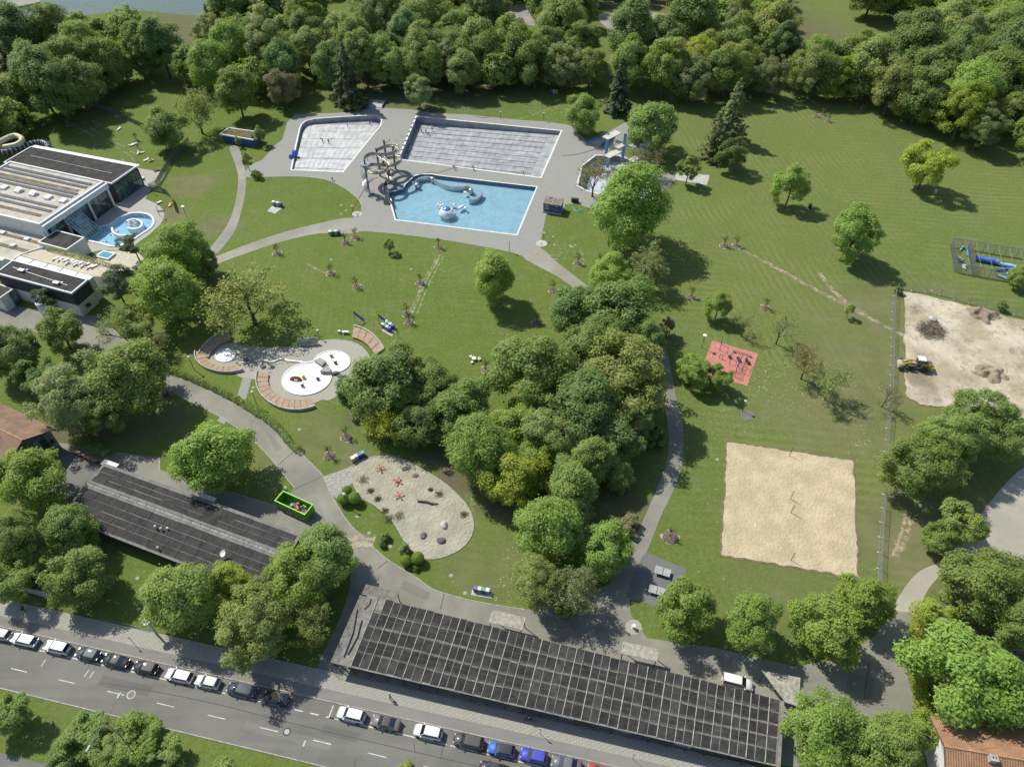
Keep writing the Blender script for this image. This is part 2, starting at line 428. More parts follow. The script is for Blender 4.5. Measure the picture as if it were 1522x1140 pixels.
def ribbon(name, px, width, mat, z, label=None, world_pts=None, n=5):
    pts = smooth_poly([tuple(P(a, b)) for a, b in px], n, False) if world_pts is None else world_pts
    L = offset_line(pts, width / 2); Rr = offset_line(pts, -width / 2); k = len(pts)
    m = bpy.data.meshes.new(name)
    m.from_pydata([(p.x, p.y, z) for p in L] + [(p.x, p.y, z) for p in Rr], [], [(k + i, k + i + 1, i + 1, i) for i in range(k - 1)])
    uv = m.uv_layers.new(name='UVMap'); m.materials.append(mat)
    for poly in m.polygons:
        for li in poly.loop_indices:
            vi = m.loops[li].vertex_index
            uv.data[li].uv = ((vi % k), 1.0 if vi < k else 0.0)
    m.update(); o = link(name, m); return structure(o, label)

# ------------------------------------------------------------------ pool outlines
LANE = W([(619.5, 173.9), (833.3, 195.2), (803, 263.9), (593.4, 236.6)])
LEIS = smooth_poly([tuple(p) for p in W([(434, 252.5), (440, 226), (447, 190), (453, 181.5), (467, 177.5), (511, 174.2), (548, 172.4), (560, 173), (566.5, 178.5), (564, 188), (540, 217), (509, 255.5)])], 3)
LEIS = W([(434, 252.5), (440, 221), (446.5, 191), (449.5, 185), (455, 180.5), (467, 177.3), (511, 174.2), (548, 172.4), (557, 172.6), (563, 174.6), (566.5, 178.5), (564.5, 187), (540, 217), (509, 255.5)])
BLUE = W([(613.5, 265), (618, 261.5), (626, 259.8), (640, 259.6), (655, 262), (797, 278.5), (767.5, 349), (588.7, 326.6), (582, 303), (575, 287.5), (600, 281.5), (603, 274)])
DIVE = W([(866, 247), (886, 232), (918, 232), (946, 242), (972, 262), (976, 280), (950, 296), (905, 292), (872, 283), (859, 276)])
WHIRL = smooth_poly([tuple(p) for p in W([(140, 349), (129, 356), (150, 361.5), (170, 366), (190, 361), (209, 348.5), (224, 338), (227, 328.5), (219, 320), (198, 318), (178, 325), (163, 336), (150, 338.5)])], 3)
def ellipse(cx, cy, rx, ry, n=36, rot=0.0):
    """loop from a photo-pixel ellipse lying on the ground"""
    out = []
    for k in range(n):
        t = 2 * math.pi * k / n; x = rx * math.cos(t); y = ry * math.sin(t)
        out.append(P(cx + x * math.cos(rot) - y * math.sin(rot), cy + x * math.sin(rot) + y * math.cos(rot)))
    return out
BAS1 = ellipse(335, 529, 14.5, 9.0, rot=-.12); BAS2 = ellipse(456, 563.5, 37.5, 24, 44, rot=-.18); BAS3 = ellipse(493.5, 538.5, 27, 16.5, 40, rot=-.05)
POOLS = [LANE, LEIS, BLUE, DIVE, WHIRL]

ground_outer = [(-2500, -600), (2500, -600), (2500, 4000), (-2500, 4000)]
POND = smooth_poly([tuple(p) for p in W([(-160, 52), (60, 44), (110, 26), (200, 16), (300, 24), (330, 8), (300, -14), (120, -30), (-160, -20)])], 4)
structure(sheet('ground', ground_outer, M_GRASS, 0.0, holes=POOLS + [POND]), 'mown park lawn with worn and flowering patches')

# pond beyond the wood
def water_material(name, tint, gloss_rough=0.06, bscale=1.2, bstr=0.25, deep=False):
    t = NT(name)
    n = t.noise(bscale, 4, .6); n2 = t.noise(bscale * 3.1, 3, .6)
    b = t.node('ShaderNodeBump'); b.inputs['Strength'].default_value = bstr; b.inputs['Distance'].default_value = .25
    t.l.new(t.math('ADD', n, t.math('MULTIPLY', n2, .5)), b.inputs['Height'])
    gl = t.node('ShaderNodeBsdfGlossy'); gl.inputs['Roughness'].default_value = gloss_rough; t.l.new(b.outputs[0], gl.inputs['Normal'])
    if deep:
        lower = t.node('ShaderNodeBsdfDiffuse'); lower.inputs[0].default_value = (*tint, 1)
    else:
        lower = t.node('ShaderNodeBsdfTransparent'); lower.inputs[0].default_value = (*tint, 1)
    fr = t.node('ShaderNodeFresnel'); fr.inputs[0].default_value = 1.33; t.l.new(b.outputs[0], fr.inputs['Normal'])
    mx = t.node('ShaderNodeMixShader'); t.l.new(fr.outputs[0], mx.inputs[0]); t.l.new(lower.outputs[0], mx.inputs[1]); t.l.new(gl.outputs[0], mx.inputs[2])
    t.l.new(mx.outputs[0], t.out.inputs[0]); return t.m
M_POND = water_material('pond_water', (0.10, 0.13, 0.10), 0.12, 0.5, 0.5, True)
structure(sheet('pond_water', POND, M_POND, -0.5), 'grey pond behind the wood')
mb = MB(); mb.prism(POND, -0.5, 0.0, cap=False); structure(mb.build('pond_bank', plain('bank_soil', (.12, .1, .07))), 'earth bank of the pond')

# ------------------------------------------------------------------ paved areas
DECK = [(439, 170), (427, 182), (419.5, 208), (409, 216), (390, 238), (371, 246), (360, 262), (371, 264), (398, 263.5), (446, 263), (470, 265), (485, 268), (500, 274), (512, 280), (524, 288), (533, 297), (538, 308), (537, 316), (523.6, 323.5), (531, 345),
        (543.7, 344), (577, 346.5), (615, 351), (662, 357), (709, 365), (750, 373), (774.6, 380), (799.5, 367), (804, 355.5), (807, 343), (812.5, 317), (838, 313), (840, 304), (858, 303), (878, 311), (905, 318), (950, 310), (987, 284), (1007, 264.6), (979, 250.5), (946, 239), (920, 228), (898.5, 221), (872.8, 210), (853, 193.6), (849, 187.6), (839, 185), (809.6, 181), (780, 179.5), (740, 175.5), (696, 171), (643, 168.5), (611.6, 163), (575, 161), (548, 160), (525, 166), (498.5, 168.5)]
deck = structure(sheet('pool_deck', W(DECK), M_DECK, 0.03, holes=[LANE, LEIS, BLUE, DIVE]), 'pale grey paved deck round the outdoor pools')
structure(sheet('path', smooth_poly([tuple(p) for p in W([(341, 219), (348, 240), (354, 262), (352, 288), (346, 315), (337, 336), (322, 357), (308, 374), (320, 378), (336, 362), (350, 341), (358, 317), (364, 290), (366, 262), (361, 240), (354, 219)])], 3), M_PATH, 0.022), 'narrow path curving down from the green roofed kiosk')
structure(sheet('path', smooth_poly([tuple(p) for p in W([(524, 324), (470, 333), (400, 352), (330, 378), (300, 392), (306, 401), (335, 388), (410, 362), (475, 347), (532, 346)])], 3), M_PATH, 0.018), 'path running from the pool deck to the left trees')
structure(sheet('path', smooth_poly([tuple(p) for p in W([(774, 379), (800, 396), (830, 412), (862, 435), (880, 452), (893, 446), (874, 426), (847, 405), (822, 385), (800, 366)])], 2), M_PATH, 0.02), 'path leaving the pool deck towards the grove')
structure(sheet('path', smooth_poly([tuple(p) for p in W([(950, 470), (975, 520), (986, 570), (988, 600), (992, 626), (993.5, 666), (988, 695), (976, 726), (960.6, 763), (937, 810), (915, 846), (948, 846), (960.6, 821), (973.7, 789.5), (984, 763), (1000, 731), (1012, 697), (1016, 666), (1014.5, 626), (1006.6, 600), (1000, 565), (990, 520), (964, 466)])], 3), M_SERV, 0.022), 'curved asphalt path beside the sand court')
structure(sheet('path', W([(1004, 257), (1004, 267.6), (1050.5, 275.5), (1054.8, 261)]), M_CONC, 0.04), 'pale concrete slab beside the diving pool')
structure(sheet('path', W([(878, 211), (930, 182), (942, 200), (905, 223)]), M_DECK, 0.012), 'paved walk behind the diving tower')
SERV = [(150, 470), (190, 505), (240, 551), (275.5, 565.5), (311, 577), (346.6, 594), (382, 615), (417.6, 641), (441, 667), (467, 693), (480, 708), (493, 736), (517, 775), (540.6, 799), (575, 830.6), (617, 857), (643, 875), (683, 888), (735, 899), (780, 905.6), (860, 890), (905, 868), (915, 846), (950, 846), (935, 890), (938, 915), (962, 948), (1060, 962), (1180, 990), (1250, 980), (1300, 945), (1330, 905), (1362, 905), (1345, 960), (1350, 1010), (1366, 1062), (1340, 1100), (1180, 1080), (1190, 1140), (495, 1040), (470, 994), (481, 969), (506, 918), (520, 876), (522, 834), (505, 800), (440, 800), (130, 700), (60, 690), (60, 655), (105, 660), (150, 668), (237, 681), (238, 699.5), (274, 711), (330, 728), (400, 749), (420, 746), (438, 725), (425, 710), (410.5, 691), (387, 665), (363, 643.6), (335, 625), (306, 608), (271, 591.6), (245, 575), (215, 552), (150, 520), (60, 495), (-80, 470), (-80, 440), (60, 460)]
structure(sheet('service_road', W(SERV), M_SERV, 0.016), 'weathered asphalt service road and yard behind the changing rooms')
structure(sheet('path', smooth_poly([tuple(p) for p in W([(1330, 906), (1340, 880), (1365, 850), (1400, 832), (1440, 790), (1480, 735), (1530, 690), (1580, 700), (1580, 790), (1500, 840), (1440, 845), (1405, 850), (1380, 875), (1362, 906)])], 3), asphalt('pale_drive', (.36, .335, .275), .3), 0.021), 'pale curved drive up to the building site')
structure(sheet('path', W([(352, 590), (365, 596), (374, 563), (361, 561)]), M_DECK, 0.02), 'slab path from the splash area to the hedge')
structure(sheet('path', W([(322, 625), (333, 631), (338, 624), (330, 618)]), M_DECK, 0.026), 'short slab path beside the service road')
structure(sheet('table_tennis_yard', W([(955, 826), (961, 821), (1021, 846), (1008, 882), (990, 905), (930, 888), (945, 846)]), asphalt('tennis_yard_asphalt', (.15, .148, .14), .2), 0.03), 'dark asphalt yard under the table tennis tables')
structure(sheet('gravel_apron', W([(480, 708), (493, 736), (503, 742), (512, 728), (527, 715), (530, 700), (523, 692), (505, 700)]), M_GRAVEL, 0.028), 'grey gravel apron between the service road and the playground')
structure(sheet('gravel_lot', W([(880, 22), (905, 45), (935, 60), (985, 62), (1003, 40), (1003, 22), (960, 18)]), M_LOT, 0.02), 'pale gravel lot beyond the wood')
structure(sheet('gravel_lot', W([(730, 30), (800, 40), (800, 10), (735, 8)]), M_LOT, 0.02), 'grey clearing with boulders beyond the wood')
structure(sheet('path', W([(860, 3), (860, 7), (990, 10), (990, 6)]), M_PATH, 0.02), 'far park path beyond the wood')
structure(sheet('path', W([(-40, 6), (-40, 12), (30, 10), (60, 3), (55, -2)]), M_PATH, 0.02), 'far path on the pond shore')
for lst, nm in ((DECK[:20], 'x'),):
    pass
# kerb edging of the island lawn and the service road
def kerb_line(px, label, w=0.22, h=0.1, n=4, z0=0.0):
    pts = smooth_poly([tuple(P(a, b)) for a, b in px], n, False)
    A = offset_line(pts, w / 2); B = offset_line(pts, -w / 2); mb = MB(); k = len(pts)
    vs = [(p.x, p.y, h) for p in A] + [(p.x, p.y, h) for p in B] + [(p.x, p.y, z0) for p in A] + [(p.x, p.y, z0) for p in B]
    fs = []
    for i in range(k - 1): fs += [(i, k + i, k + i + 1, i + 1), (2 * k + i, i, i + 1, 2 * k + i + 1), (k + i, 3 * k + i, 3 * k + i + 1, k + i + 1)]
    mb.add(vs, fs); return structure(mb.build('kerb', M_KERB), label)
kerb_line([(398, 263.5), (446, 263), (485, 268), (512, 280), (533, 297), (538, 308), (536, 314)], 'pale kerb round the island lawn')
kerb_line([(240, 551), (275.5, 565.5), (311, 577), (346.6, 594), (382, 615), (417.6, 641), (441, 667), (467, 693), (480, 708), (493, 736), (517, 775), (540.6, 799), (575, 830.6), (617, 857), (643, 875), (683, 888), (735, 899), (780, 905.6)], 'kerb between the service road and the playground lawn', 0.15, 0.07)
kerb_line([(271, 591.6), (306, 608), (335, 625), (363, 643.6), (387, 665), (410.5, 691), (425, 710), (438, 725)], 'kerb on the yard side of the service road', 0.15, 0.07)
kerb_line([(237, 681), (238, 699.5), (274, 711), (330, 728), (400, 749)], 'kerb between the yard and the changing room lawn', 0.15, 0.08, 1)
kerb_line([(555, 345), (577, 346.5), (615, 351), (662, 357), (709, 365), (750, 373), (774.6, 380)], 'low kerb between the pool deck and the sunbathing lawn', 0.15, 0.06)

# ------------------------------------------------------------------ street
def street_pt(s, d):
    """s metres along the kerb, d metres towards the carriageway"""
    o = P(0, 932); u = Vector((math.cos(ST_A), math.sin(ST_A), 0)); v = Vector((u.y, -u.x, 0))
    return o + u * s + v * d
def street_s(px, py):
    q = P(px, py) - P(0, 932); u = Vector((math.cos(ST_A), math.sin(ST_A), 0)); v = Vector((u.y, -u.x, 0))
    return q.dot(u), q.dot(v)
def band(name, d0, d1, mat, z, label, s0=-60, s1=150):
    return structure(sheet(name, [street_pt(s0, d0), street_pt(s1, d0), street_pt(s1, d1), street_pt(s0, d1)], mat, z), label)
D_ROAD = street_s(230, 1077)[1]; D_BIKE = (street_s(59, 928)[1] + street_s(661, 1064)[1]) / 2; D_PAV = street_s(137, 925)[1]
band('road', -0.05, D_ROAD, M_ROAD, 0.006, 'grey asphalt street with dashed centre line')
band('cycleway', D_BIKE, -0.2, M_BIKE, 0.08, 'asphalt cycleway between kerb and pavement')
band('pavement', D_PAV - 0.6, D_BIKE - 0.01, M_WALK, 0.084, 'pale slab pavement along the street')
mb = MB()
for i in range(-60, 150): 
    a = street_pt(i + .01, -0.12); mb.box((street_pt(i + .5, -0.12) + Vector((0, 0, 0.05 + random.uniform(-.004, .004)))), (0.985, 0.16, 0.1), ST_A)
structure(mb.build('kerb', M_KERB), 'kerb stones along the parking lane')
mb = MB()
for i in range(-60, 150): mb.box((street_pt(i + .5, D_ROAD + .1) + Vector((0, 0, 0.05))), (0.985, 0.16, 0.1), ST_A)
structure(mb.build('kerb', M_KERB), 'kerb stones along the green verge')
D_P2 = street_s(0, 1118)[1]
band('road', D_P2, D_P2 + 9, M_ROAD, 0.006, 'second carriageway beyond the green verge')
def marking(s0, s1, d, w, label):
    structure(sheet('road_marking', [street_pt(s0, d - w / 2), street_pt(s1, d - w / 2), street_pt(s1, d + w / 2), street_pt(s0, d + w / 2)], M_WHITE, 0.011), label)
d_c = sum(street_s(*q)[1] for q in ((17, 992.6), (112, 1015.6), (233.5, 1044.6), (336, 1069))) / 4
s_a, _ = street_s(17, 992.6); s_b, _ = street_s(309, 1062); step = (s_b - s_a) / 4; ln = street_s(40.7, 998)[0] - s_a
for k in range(-3, 14): marking(s_a + k * step, s_a + k * step + ln, d_c, 0.13, 'white centre line dash on the street')
d_p = sum(street_s(*q)[1] for q in ((112, 977), (196.5, 998), (295, 1022), (604.6, 1093.7))) / 4
s1 = street_s(430, 1056)[0]
for k in range(-8, 9):
    a = s1 - 1.2 - k * 4.9
    if k >= 0: marking(a - 4.2, a, d_p, 0.16, 'worn white edge line of the parking lane')
s2 = street_s(488, 1067)[0]
for k in range(0, 14): marking(s2 + k * 4.9, s2 + k * 4.9 + 4.3, d_p, 0.16, 'worn white edge line of the parking lane')
for k in range(3): marking(street_s(437, 1056)[0] + k * 2.6, street_s(437, 1056)[0] + k * 2.6 + 1.4, d_p, 0.16, 'worn white edge line of the parking lane')
structure(sheet('road_marking', [street_pt(s2 - .05, .3), street_pt(s2 + .12, .3), street_pt(s2 + .12, d_p), street_pt(s2 - .05, d_p)], M_WHITE, 0.0115), 'white cross line closing the parking lane')
for px, py in ((64, 985), (128, 1000), (136, 1002)):
    s, d = street_s(px, py); structure(sheet('road_marking', [street_pt(s, d - .6), street_pt(s + .13, d - .6), street_pt(s + .13, d + .6), street_pt(s, d + .6)], M_WHITE, 0.0115), 'short white tick mark on the carriageway')
M_TAR = plain('tar_seam', (0.07, 0.068, 0.065), .2, 2, .7)
seam = [(150, 1014), (260, 1033), (330, 1048), (420, 1071), (500, 1090), (590, 1111), (700, 1136), (760, 1150)]
ribbon('tar_seam', seam, 0.12, M_TAR, 0.010, 'dark tar seam along the street')
for a, b in (((615, 1102), (617, 1117)), ((659, 1107), (655, 1128)), ((529, 1126), (527, 1140)), ((133, 987), (126, 1001)), ((143, 988), (138, 1000))):
    ribbon('tar_seam', [a, b], 0.12, M_TAR, 0.0105, 'short tar seam across the street')
# manholes
M_IRON = plain('cast_iron', (0.10, 0.095, 0.09), .25, 6, .6, .3)
def manhole(px, py, r, m1, m2, label, z=0.03):
    p = P(px, py); e = empty('manhole', (p.x, p.y, z), 0, label, 'manhole cover', 'round covers set in the ground')
    MB().lathe([(r, 0), (r, .012), (r * .72, .012), (r * .72, 0)], n=20).build('collar', m1, e)
    MB().lathe([(r * .7, 0.004), (r * .7, .018), (0, .02)], n=20).build('lid', m2, e)
    return e
manhole(195, 1032, .7, M_CONC, M_IRON, 'iron manhole in a whitened patch of the street', .008)
manhole(426.5, 1087, .6, M_DARKLINE, M_CONC, 'dark ringed manhole in the street asphalt', .008)
manhole(717, 1113, .5, M_DARKLINE, M_IRON, 'iron manhole at the parked cars', .008)
# ------------------------------------------------------------------ trees
def leaf_material():
    t = NT('leaf')
    oi = t.node('ShaderNodeObjectInfo'); ge = t.node('ShaderNodeNewGeometry')
    rnd = ge.outputs['Random Per Island']
    c = t.mix(t.mr(rnd, 0, 1, 0.0, 0.5, False), oi.outputs['Color'], t.mix(1.0, oi.outputs['Color'], (0.62, 0.62, 0.5), 'MULTIPLY'))
    c = t.mix(t.mr(rnd, 0.72, 1.0, 0.0, 0.5, False), c, t.mix(1.0, oi.outputs['Color'], (1.55, 1.42, 1.1), 'MULTIPLY'))
    nz = t.noise(0.35, 3, .6)
    c = t.mix(t.mr(nz, .35, .7, 0, .35), c, t.mix(1.0, c, (1.12, 1.08, .85), 'MULTIPLY'))
    t.col(c); t.rough(0.55); t.spec(0.3)
    tl = t.node('ShaderNodeBsdfTranslucent'); t.l.new(t.mix(1.0, c, (1.25, 1.3, .7), 'MULTIPLY'), tl.inputs[0])
    mx = t.node('ShaderNodeMixShader'); mx.inputs[0].default_value = 0.42
    t.l.new(t.b.outputs[0], mx.inputs[1]); t.l.new(tl.outputs[0], mx.inputs[2]); t.l.new(mx.outputs[0], t.out.inputs[0])
    return t.m
M_LEAF = leaf_material()
M_BARK = plain('bark', (0.105, 0.085, 0.062), .3, 3, .95, bump=.5, bscale=12, coords='O')
M_BARKG = plain('grey_bark', (0.24, 0.22, 0.19), .3, 3, .95, bump=.5, bscale=12, coords='O')

def leaf_quads(name, pos, nrm, size, rng, mat=None, aspect=1.35):
    n = len(pos); nrm = nrm / np.linalg.norm(nrm, axis=1, keepdims=True)
    a = rng.normal(size=(n, 3)); u = np.cross(nrm, a); u /= np.linalg.norm(u, axis=1, keepdims=True) + 1e-9
    v = np.cross(nrm, u); s = size * rng.uniform(.65, 1.3, (n, 1)) * .5
    sk = rng.uniform(.35, .9, (n, 1))
    V = np.empty((n, 4, 3))
    V[:, 0] = pos - u * s * aspect; V[:, 1] = pos - v * s * sk + u * s * .2 + nrm * s * .18
    V[:, 2] = pos + u * s * aspect; V[:, 3] = pos + v * s * sk - u * s * .1 + nrm * s * .18
    m = bpy.data.meshes.new(name)
    m.vertices.add(4 * n); m.loops.add(4 * n); m.polygons.add(n)
    m.vertices.foreach_set('co', V.ravel()); m.loops.foreach_set('vertex_index', np.arange(4 * n, dtype=np.int32))
    m.polygons.foreach_set('loop_start', np.arange(0, 4 * n, 4, dtype=np.int32))
    m.materials.append(mat or M_LEAF); m.update(); m.validate(); return m

def unit(rng, n, zmin=-1.0):
    z = rng.uniform(zmin, 1, n); t = rng.uniform(0, 2 * np.pi, n); q = np.sqrt(1 - z * z)
    return np.stack([q * np.cos(t), q * np.sin(t), z], 1)

def broad(seed, r, h, base, n_lobes, n_leaf, leaf, form='round', fill=0.16, lobe=(.17, .32), flat=1.0):
    """crown of leaf clumps; returns (crown mesh, trunk mesh, height of the crown's middle)"""
    rng = np.random.default_rng(seed)
    cz = (h + base) / 2; hz = (h - base) / 2
    d = unit(rng, n_lobes, -0.75)
    ph = rng.uniform(0, 6.28, 6)
    az = np.arctan2(d[:, 1], d[:, 0])
    irr = 1 + .13 * np.sin(2 * az + ph[0]) + .10 * np.sin(3 * az + ph[1] + 2 * d[:, 2]) + .08 * np.sin(5 * az + ph[2])
    rad = np.where(rng.random(n_lobes) < fill, rng.uniform(.25, .65, n_lobes), rng.uniform(.72, .93, n_lobes)) * irr
    prof = np.ones(n_lobes)
    if form == 'ovoid': prof = np.where(d[:, 2] > 0, 1 - .32 * d[:, 2] ** 1.3, 1.0)
    if form == 'tall': prof = np.where(d[:, 2] > 0, 1 - .45 * d[:, 2] ** 1.2, .95)
    if form == 'spread': prof = np.where(d[:, 2] < 0, 1 + .12 * d[:, 2], 1.05)
    C = np.stack([d[:, 0] * rad * prof * r * .86, d[:, 1] * rad * prof * r * .86, cz + d[:, 2] * rad * hz * .88], 1)
    LR = rng.uniform(*lobe, n_lobes) * r
    w = LR ** 2; w /= w.sum(); idx = rng.choice(n_lobes, n_leaf, p=w)
    out = C[idx] - np.array([0, 0, cz]); out /= np.linalg.norm(out, axis=1, keepdims=True) + 1e-6
    dd = unit(rng, n_leaf) + out * .45 + np.array([0, 0, .28]); dd /= np.linalg.norm(dd, axis=1, keepdims=True)
    rr = rng.uniform(.0, 1, n_leaf) ** .33 * rng.normal(1, .12, n_leaf)
    pos = C[idx] + dd * (LR[idx] * rr)[:, None] * np.array([1, 1, .78 * flat])
    nrm = dd * .6 + out * .3 + np.array([-.12, .1, .6]) + rng.normal(0, .36, (n_leaf, 3))
    cm = leaf_quads('crown', pos, nrm, leaf, rng)
    mb = MB(); tr = max(.09, r * .048)
    top = Vector((rng.normal(0, .03) * r, rng.normal(0, .03) * r, base + (h - base) * .55))
    mb.tube([(0, 0, -.15), (0, 0, .25), Vector(top) * .4 + Vector((.03 * r, 0, 0)), top], [tr * 1.5, tr * 1.05, tr * .85, tr * .4], 8)
    order = rng.permutation(n_lobes)[:min(n_lobes, 16)]
    for k in order:
        st = Vector((0, 0, 0)).lerp(top, rng.uniform(.45, .95)); en = Vector(C[k])
        md = st.lerp(en, .5) + Vector((0, 0, rng.uniform(-.04, .08) * r))
        mb.tube([st, md, en], [tr * .42, tr * .28, tr * .1], 5, cap=False)
    tm = mb.mesh('trunk', M_BARK, smooth=True)
    return cm, tm, cz, r, h

def branchy(seed, r, h, n_leaf, leaf, spread=.9, base=.25, mat=None, droop=0.0, levels=3):
    """open crown: a real branch skeleton with sparse young leaves"""
    rng = np.random.default_rng(seed); mb = MB(); tips = []
    tr = max(.08, r * .033)
    def grow(p, d, L, rad, lev):
        k = 3; pts = [p]; dd = d.copy()
        for i in range(k):
            dd = (dd + Vector(rng.normal(0, .16, 3)) + Vector((0, 0, .06 if lev < 2 else -droop))).normalized()
            pts.append(pts[-1] + dd * (L / k))
        mb.tube(pts, [rad * (1 - .22 * i) for i in range(k + 1)], 6 if lev == 0 else (4 if lev == 1 else 3), cap=False)
        if lev >= 2: tips.extend(pts[1:])
        if lev >= levels: return
        nb = (5, 5, 4)[min(lev, 2)]
        for b in range(nb + int(rng.integers(0, 2))):
            t = rng.uniform(.35, 1.0) if lev else rng.uniform(.45, 1.0)
            i = min(int(t * k), k - 1); q = pts[i].lerp(pts[i + 1], t * k - i)
            ax = Vector(rng.normal(0, 1, 3)); side = (ax - dd * ax.dot(dd)).normalized()
            nd = (dd * rng.uniform(.35, .75) + side * spread + Vector((0, 0, .18))).normalized()
            grow(q, nd, L * rng.uniform(.5, .72), rad * .5, lev + 1)
    tl = h * base
    mb.tube([(0, 0, -.15), (0, 0, tl * .5), (0, 0, tl)], [tr * 1.5, tr * 1.1, tr], 8, cap=False)
    for b in range(4):
        a = b * 1.571 + rng.uniform(-.4, .4)
        grow(Vector((0, 0, tl * rng.uniform(.75, 1))), Vector((math.cos(a) * spread * .75, math.sin(a) * spread * .75, .85)).normalized(), (h - tl) * .52, tr * .62, 1)
    grow(Vector((0, 0, tl)), Vector((0, 0, 1)), (h - tl) * .6, tr * .8, 1)
    tm = mb.mesh('trunk', mat or M_BARK, smooth=True)
    T = np.array([tuple(p) for p in tips]); idx = rng.integers(0, len(T), n_leaf)
    pos = T[idx] + rng.normal(0, .055 * r, (n_leaf, 3)); nrm = rng.normal(0, .6, (n_leaf, 3)) + np.array([0, 0, .7])
    cm = leaf_quads('crown', pos, nrm, leaf, rng)
    rr = float(np.percentile(np.hypot(pos[:, 0], pos[:, 1]), 97)); z0, z1 = np.percentile(pos[:, 2], [3, 99])
    return cm, tm, float(z0 + z1) / 2, rr, float(z1)

def ballcrown(seed, r, h, n, leaf):
    rng = np.random.default_rng(seed); d = unit(rng, n); rr = rng.normal(.96, .06, (n, 1)); c = np.array([0, 0, h - r])
    mb = MB(); mb.tube([(0, 0, -.1), (0, 0, h - r)], .07, 6)
    return leaf_quads('crown', c + d * rr * r, d + rng.normal(0, .3, (n, 3)), leaf, rng), mb.mesh('trunk', M_BARK), h - r, r, h

def conifer(seed, r, h, n_leaf, leaf, base=.06, droop=.28, power=.9):
    rng = np.random.default_rng(seed); mb = MB()
    mb.tube([(0, 0, -.15), (0, 0, h * .5), (0, 0, h * .98)], [r * .075, r * .045, r * .01], 7)
    P0 = []; nl = int(h * 1.7)
    pos = np.empty((0, 3)); 
    br = []
    for i in range(nl):
        t = (i + rng.uniform(0, .8)) / nl; z = h * (base + (1 - base) * t)
        R0 = r * (1 - t) ** power * rng.uniform(.8, 1.08) + .15
        for b in range(int(5 + 4 * (1 - t))):
            a = rng.uniform(0, 6.28); q = R0 * rng.uniform(.7, 1.08)
            br.append((z, a, q)); 
            if i % 2 == 0 and b < 3: mb.tube([(0, 0, z), (math.cos(a) * q, math.sin(a) * q, z - q * droop)], [r * .014, r * .004], 3, cap=False)
    B = np.array(br); w = B[:, 2] ** 1.5; w /= w.sum(); idx = rng.choice(len(B), n_leaf, p=w)
    s = rng.uniform(.12, 1.02, n_leaf) ** .65; z, a, q = B[idx, 0], B[idx, 1], B[idx, 2]
    wid = .24 * q * (1.1 - s * .6); off = rng.normal(0, .5, n_leaf) * wid
    x = np.cos(a) * q * s - np.sin(a) * off; y = np.sin(a) * q * s + np.cos(a) * off
    zz = z - q * s * droop + rng.normal(0, .09, n_leaf) * r * .3 - np.abs(off) * .2
    pos = np.stack([x, y, zz], 1)
    nrm = np.stack([np.cos(a) * .45, np.sin(a) * .45, np.full(n_leaf, .8)], 1) + rng.normal(0, .35, (n_leaf, 3))
    cm = leaf_quads('crown', pos, nrm, leaf, rng, aspect=1.9)
    return cm, mb.mesh('trunk', M_BARK, smooth=True), h * .42, r, h

TT = {
 'B0': broad(11, 7.0, 14.2, .9, 90, 22500, 0.38), 'B1': broad(12, 7.0, 15.6, .8, 110, 22500, 0.36, 'ovoid'), 'B2': broad(13, 7.0, 13.2, .9, 70, 21000, 0.41, 'spread', lobe=(.2, .36)),
 'B3': broad(14, 6.5, 17.5, .9, 120, 24000, 0.36, 'tall'), 'B4': broad(15, 7.0, 16.2, .7, 130, 22500, 0.34, 'ovoid', lobe=(.13, .26)), 'B5': broad(16, 7.2, 14.6, .7, 75, 21000, 0.41, 'round', .22, (.18, .36)),
 'B6': broad(17, 6.6, 16.6, .8, 100, 21750, 0.38, 'tall', .2, (.16, .3)),
 'M0': broad(21, 4.0, 9.0, .7, 60, 12000, 0.26), 'M1': broad(22, 4.0, 10, .2, 70, 12000, 0.25, 'ovoid'), 'M2': broad(23, 4.0, 8.6, .4, 50, 11250, 0.28, 'spread'), 'M3': broad(24, 3.9, 11, .7, 70, 12750, 0.26, 'tall'),
 'S0': broad(31, 2.0, 5.0, 1.0, 34, 2600, .25), 'S1': broad(32, 2.0, 5.8, 1.5, 30, 2400, .25, 'ovoid'),
 'U0': broad(41, 2.0, 2.6, .1, 36, 3200, .24, 'spread'), 'U1': broad(42, 2.0, 3.2, .1, 30, 3000, .25), 'K0': ballcrown(43, 1.2, 2.7, 4200, .15),
 'W0': broad(51, 7.0, 13.8, .6, 150, 25500, 0.30, 'spread', .25, (.12, .22)), 'W1': broad(52, 6.5, 15.4, .7, 140, 22500, 0.28, 'ovoid', .3, (.12, .22)),
 'X0': branchy(61, 7, 13.5, 5200, .32, .95, .2), 'X1': branchy(62, 6, 12, 2600, .30, .85, .22), 'X2': branchy(63, 4, 9, 700, .24, .8, .25), 'X3': branchy(64, 5, 13, 9000, .27, .6, .25, M_BARKG, .22),
 'C0': conifer(71, 4.6, 14.5, 9000, .5), 'C1': conifer(72, 4.8, 15.5, 6000, .42, .05, .15, .8), 'C2': conifer(73, 3.4, 13.5, 6500, .46, .1, .35, .85),
 'N0': broad(81, 4.0, 8.5, 2.6, 20, 4200, .34, 'spread', .2, (.2, .34), .6), 'N1': broad(82, 4.0, 9.5, 2.2, 34, 6500, .32, 'round', .2, (.2, .32), .7),
}
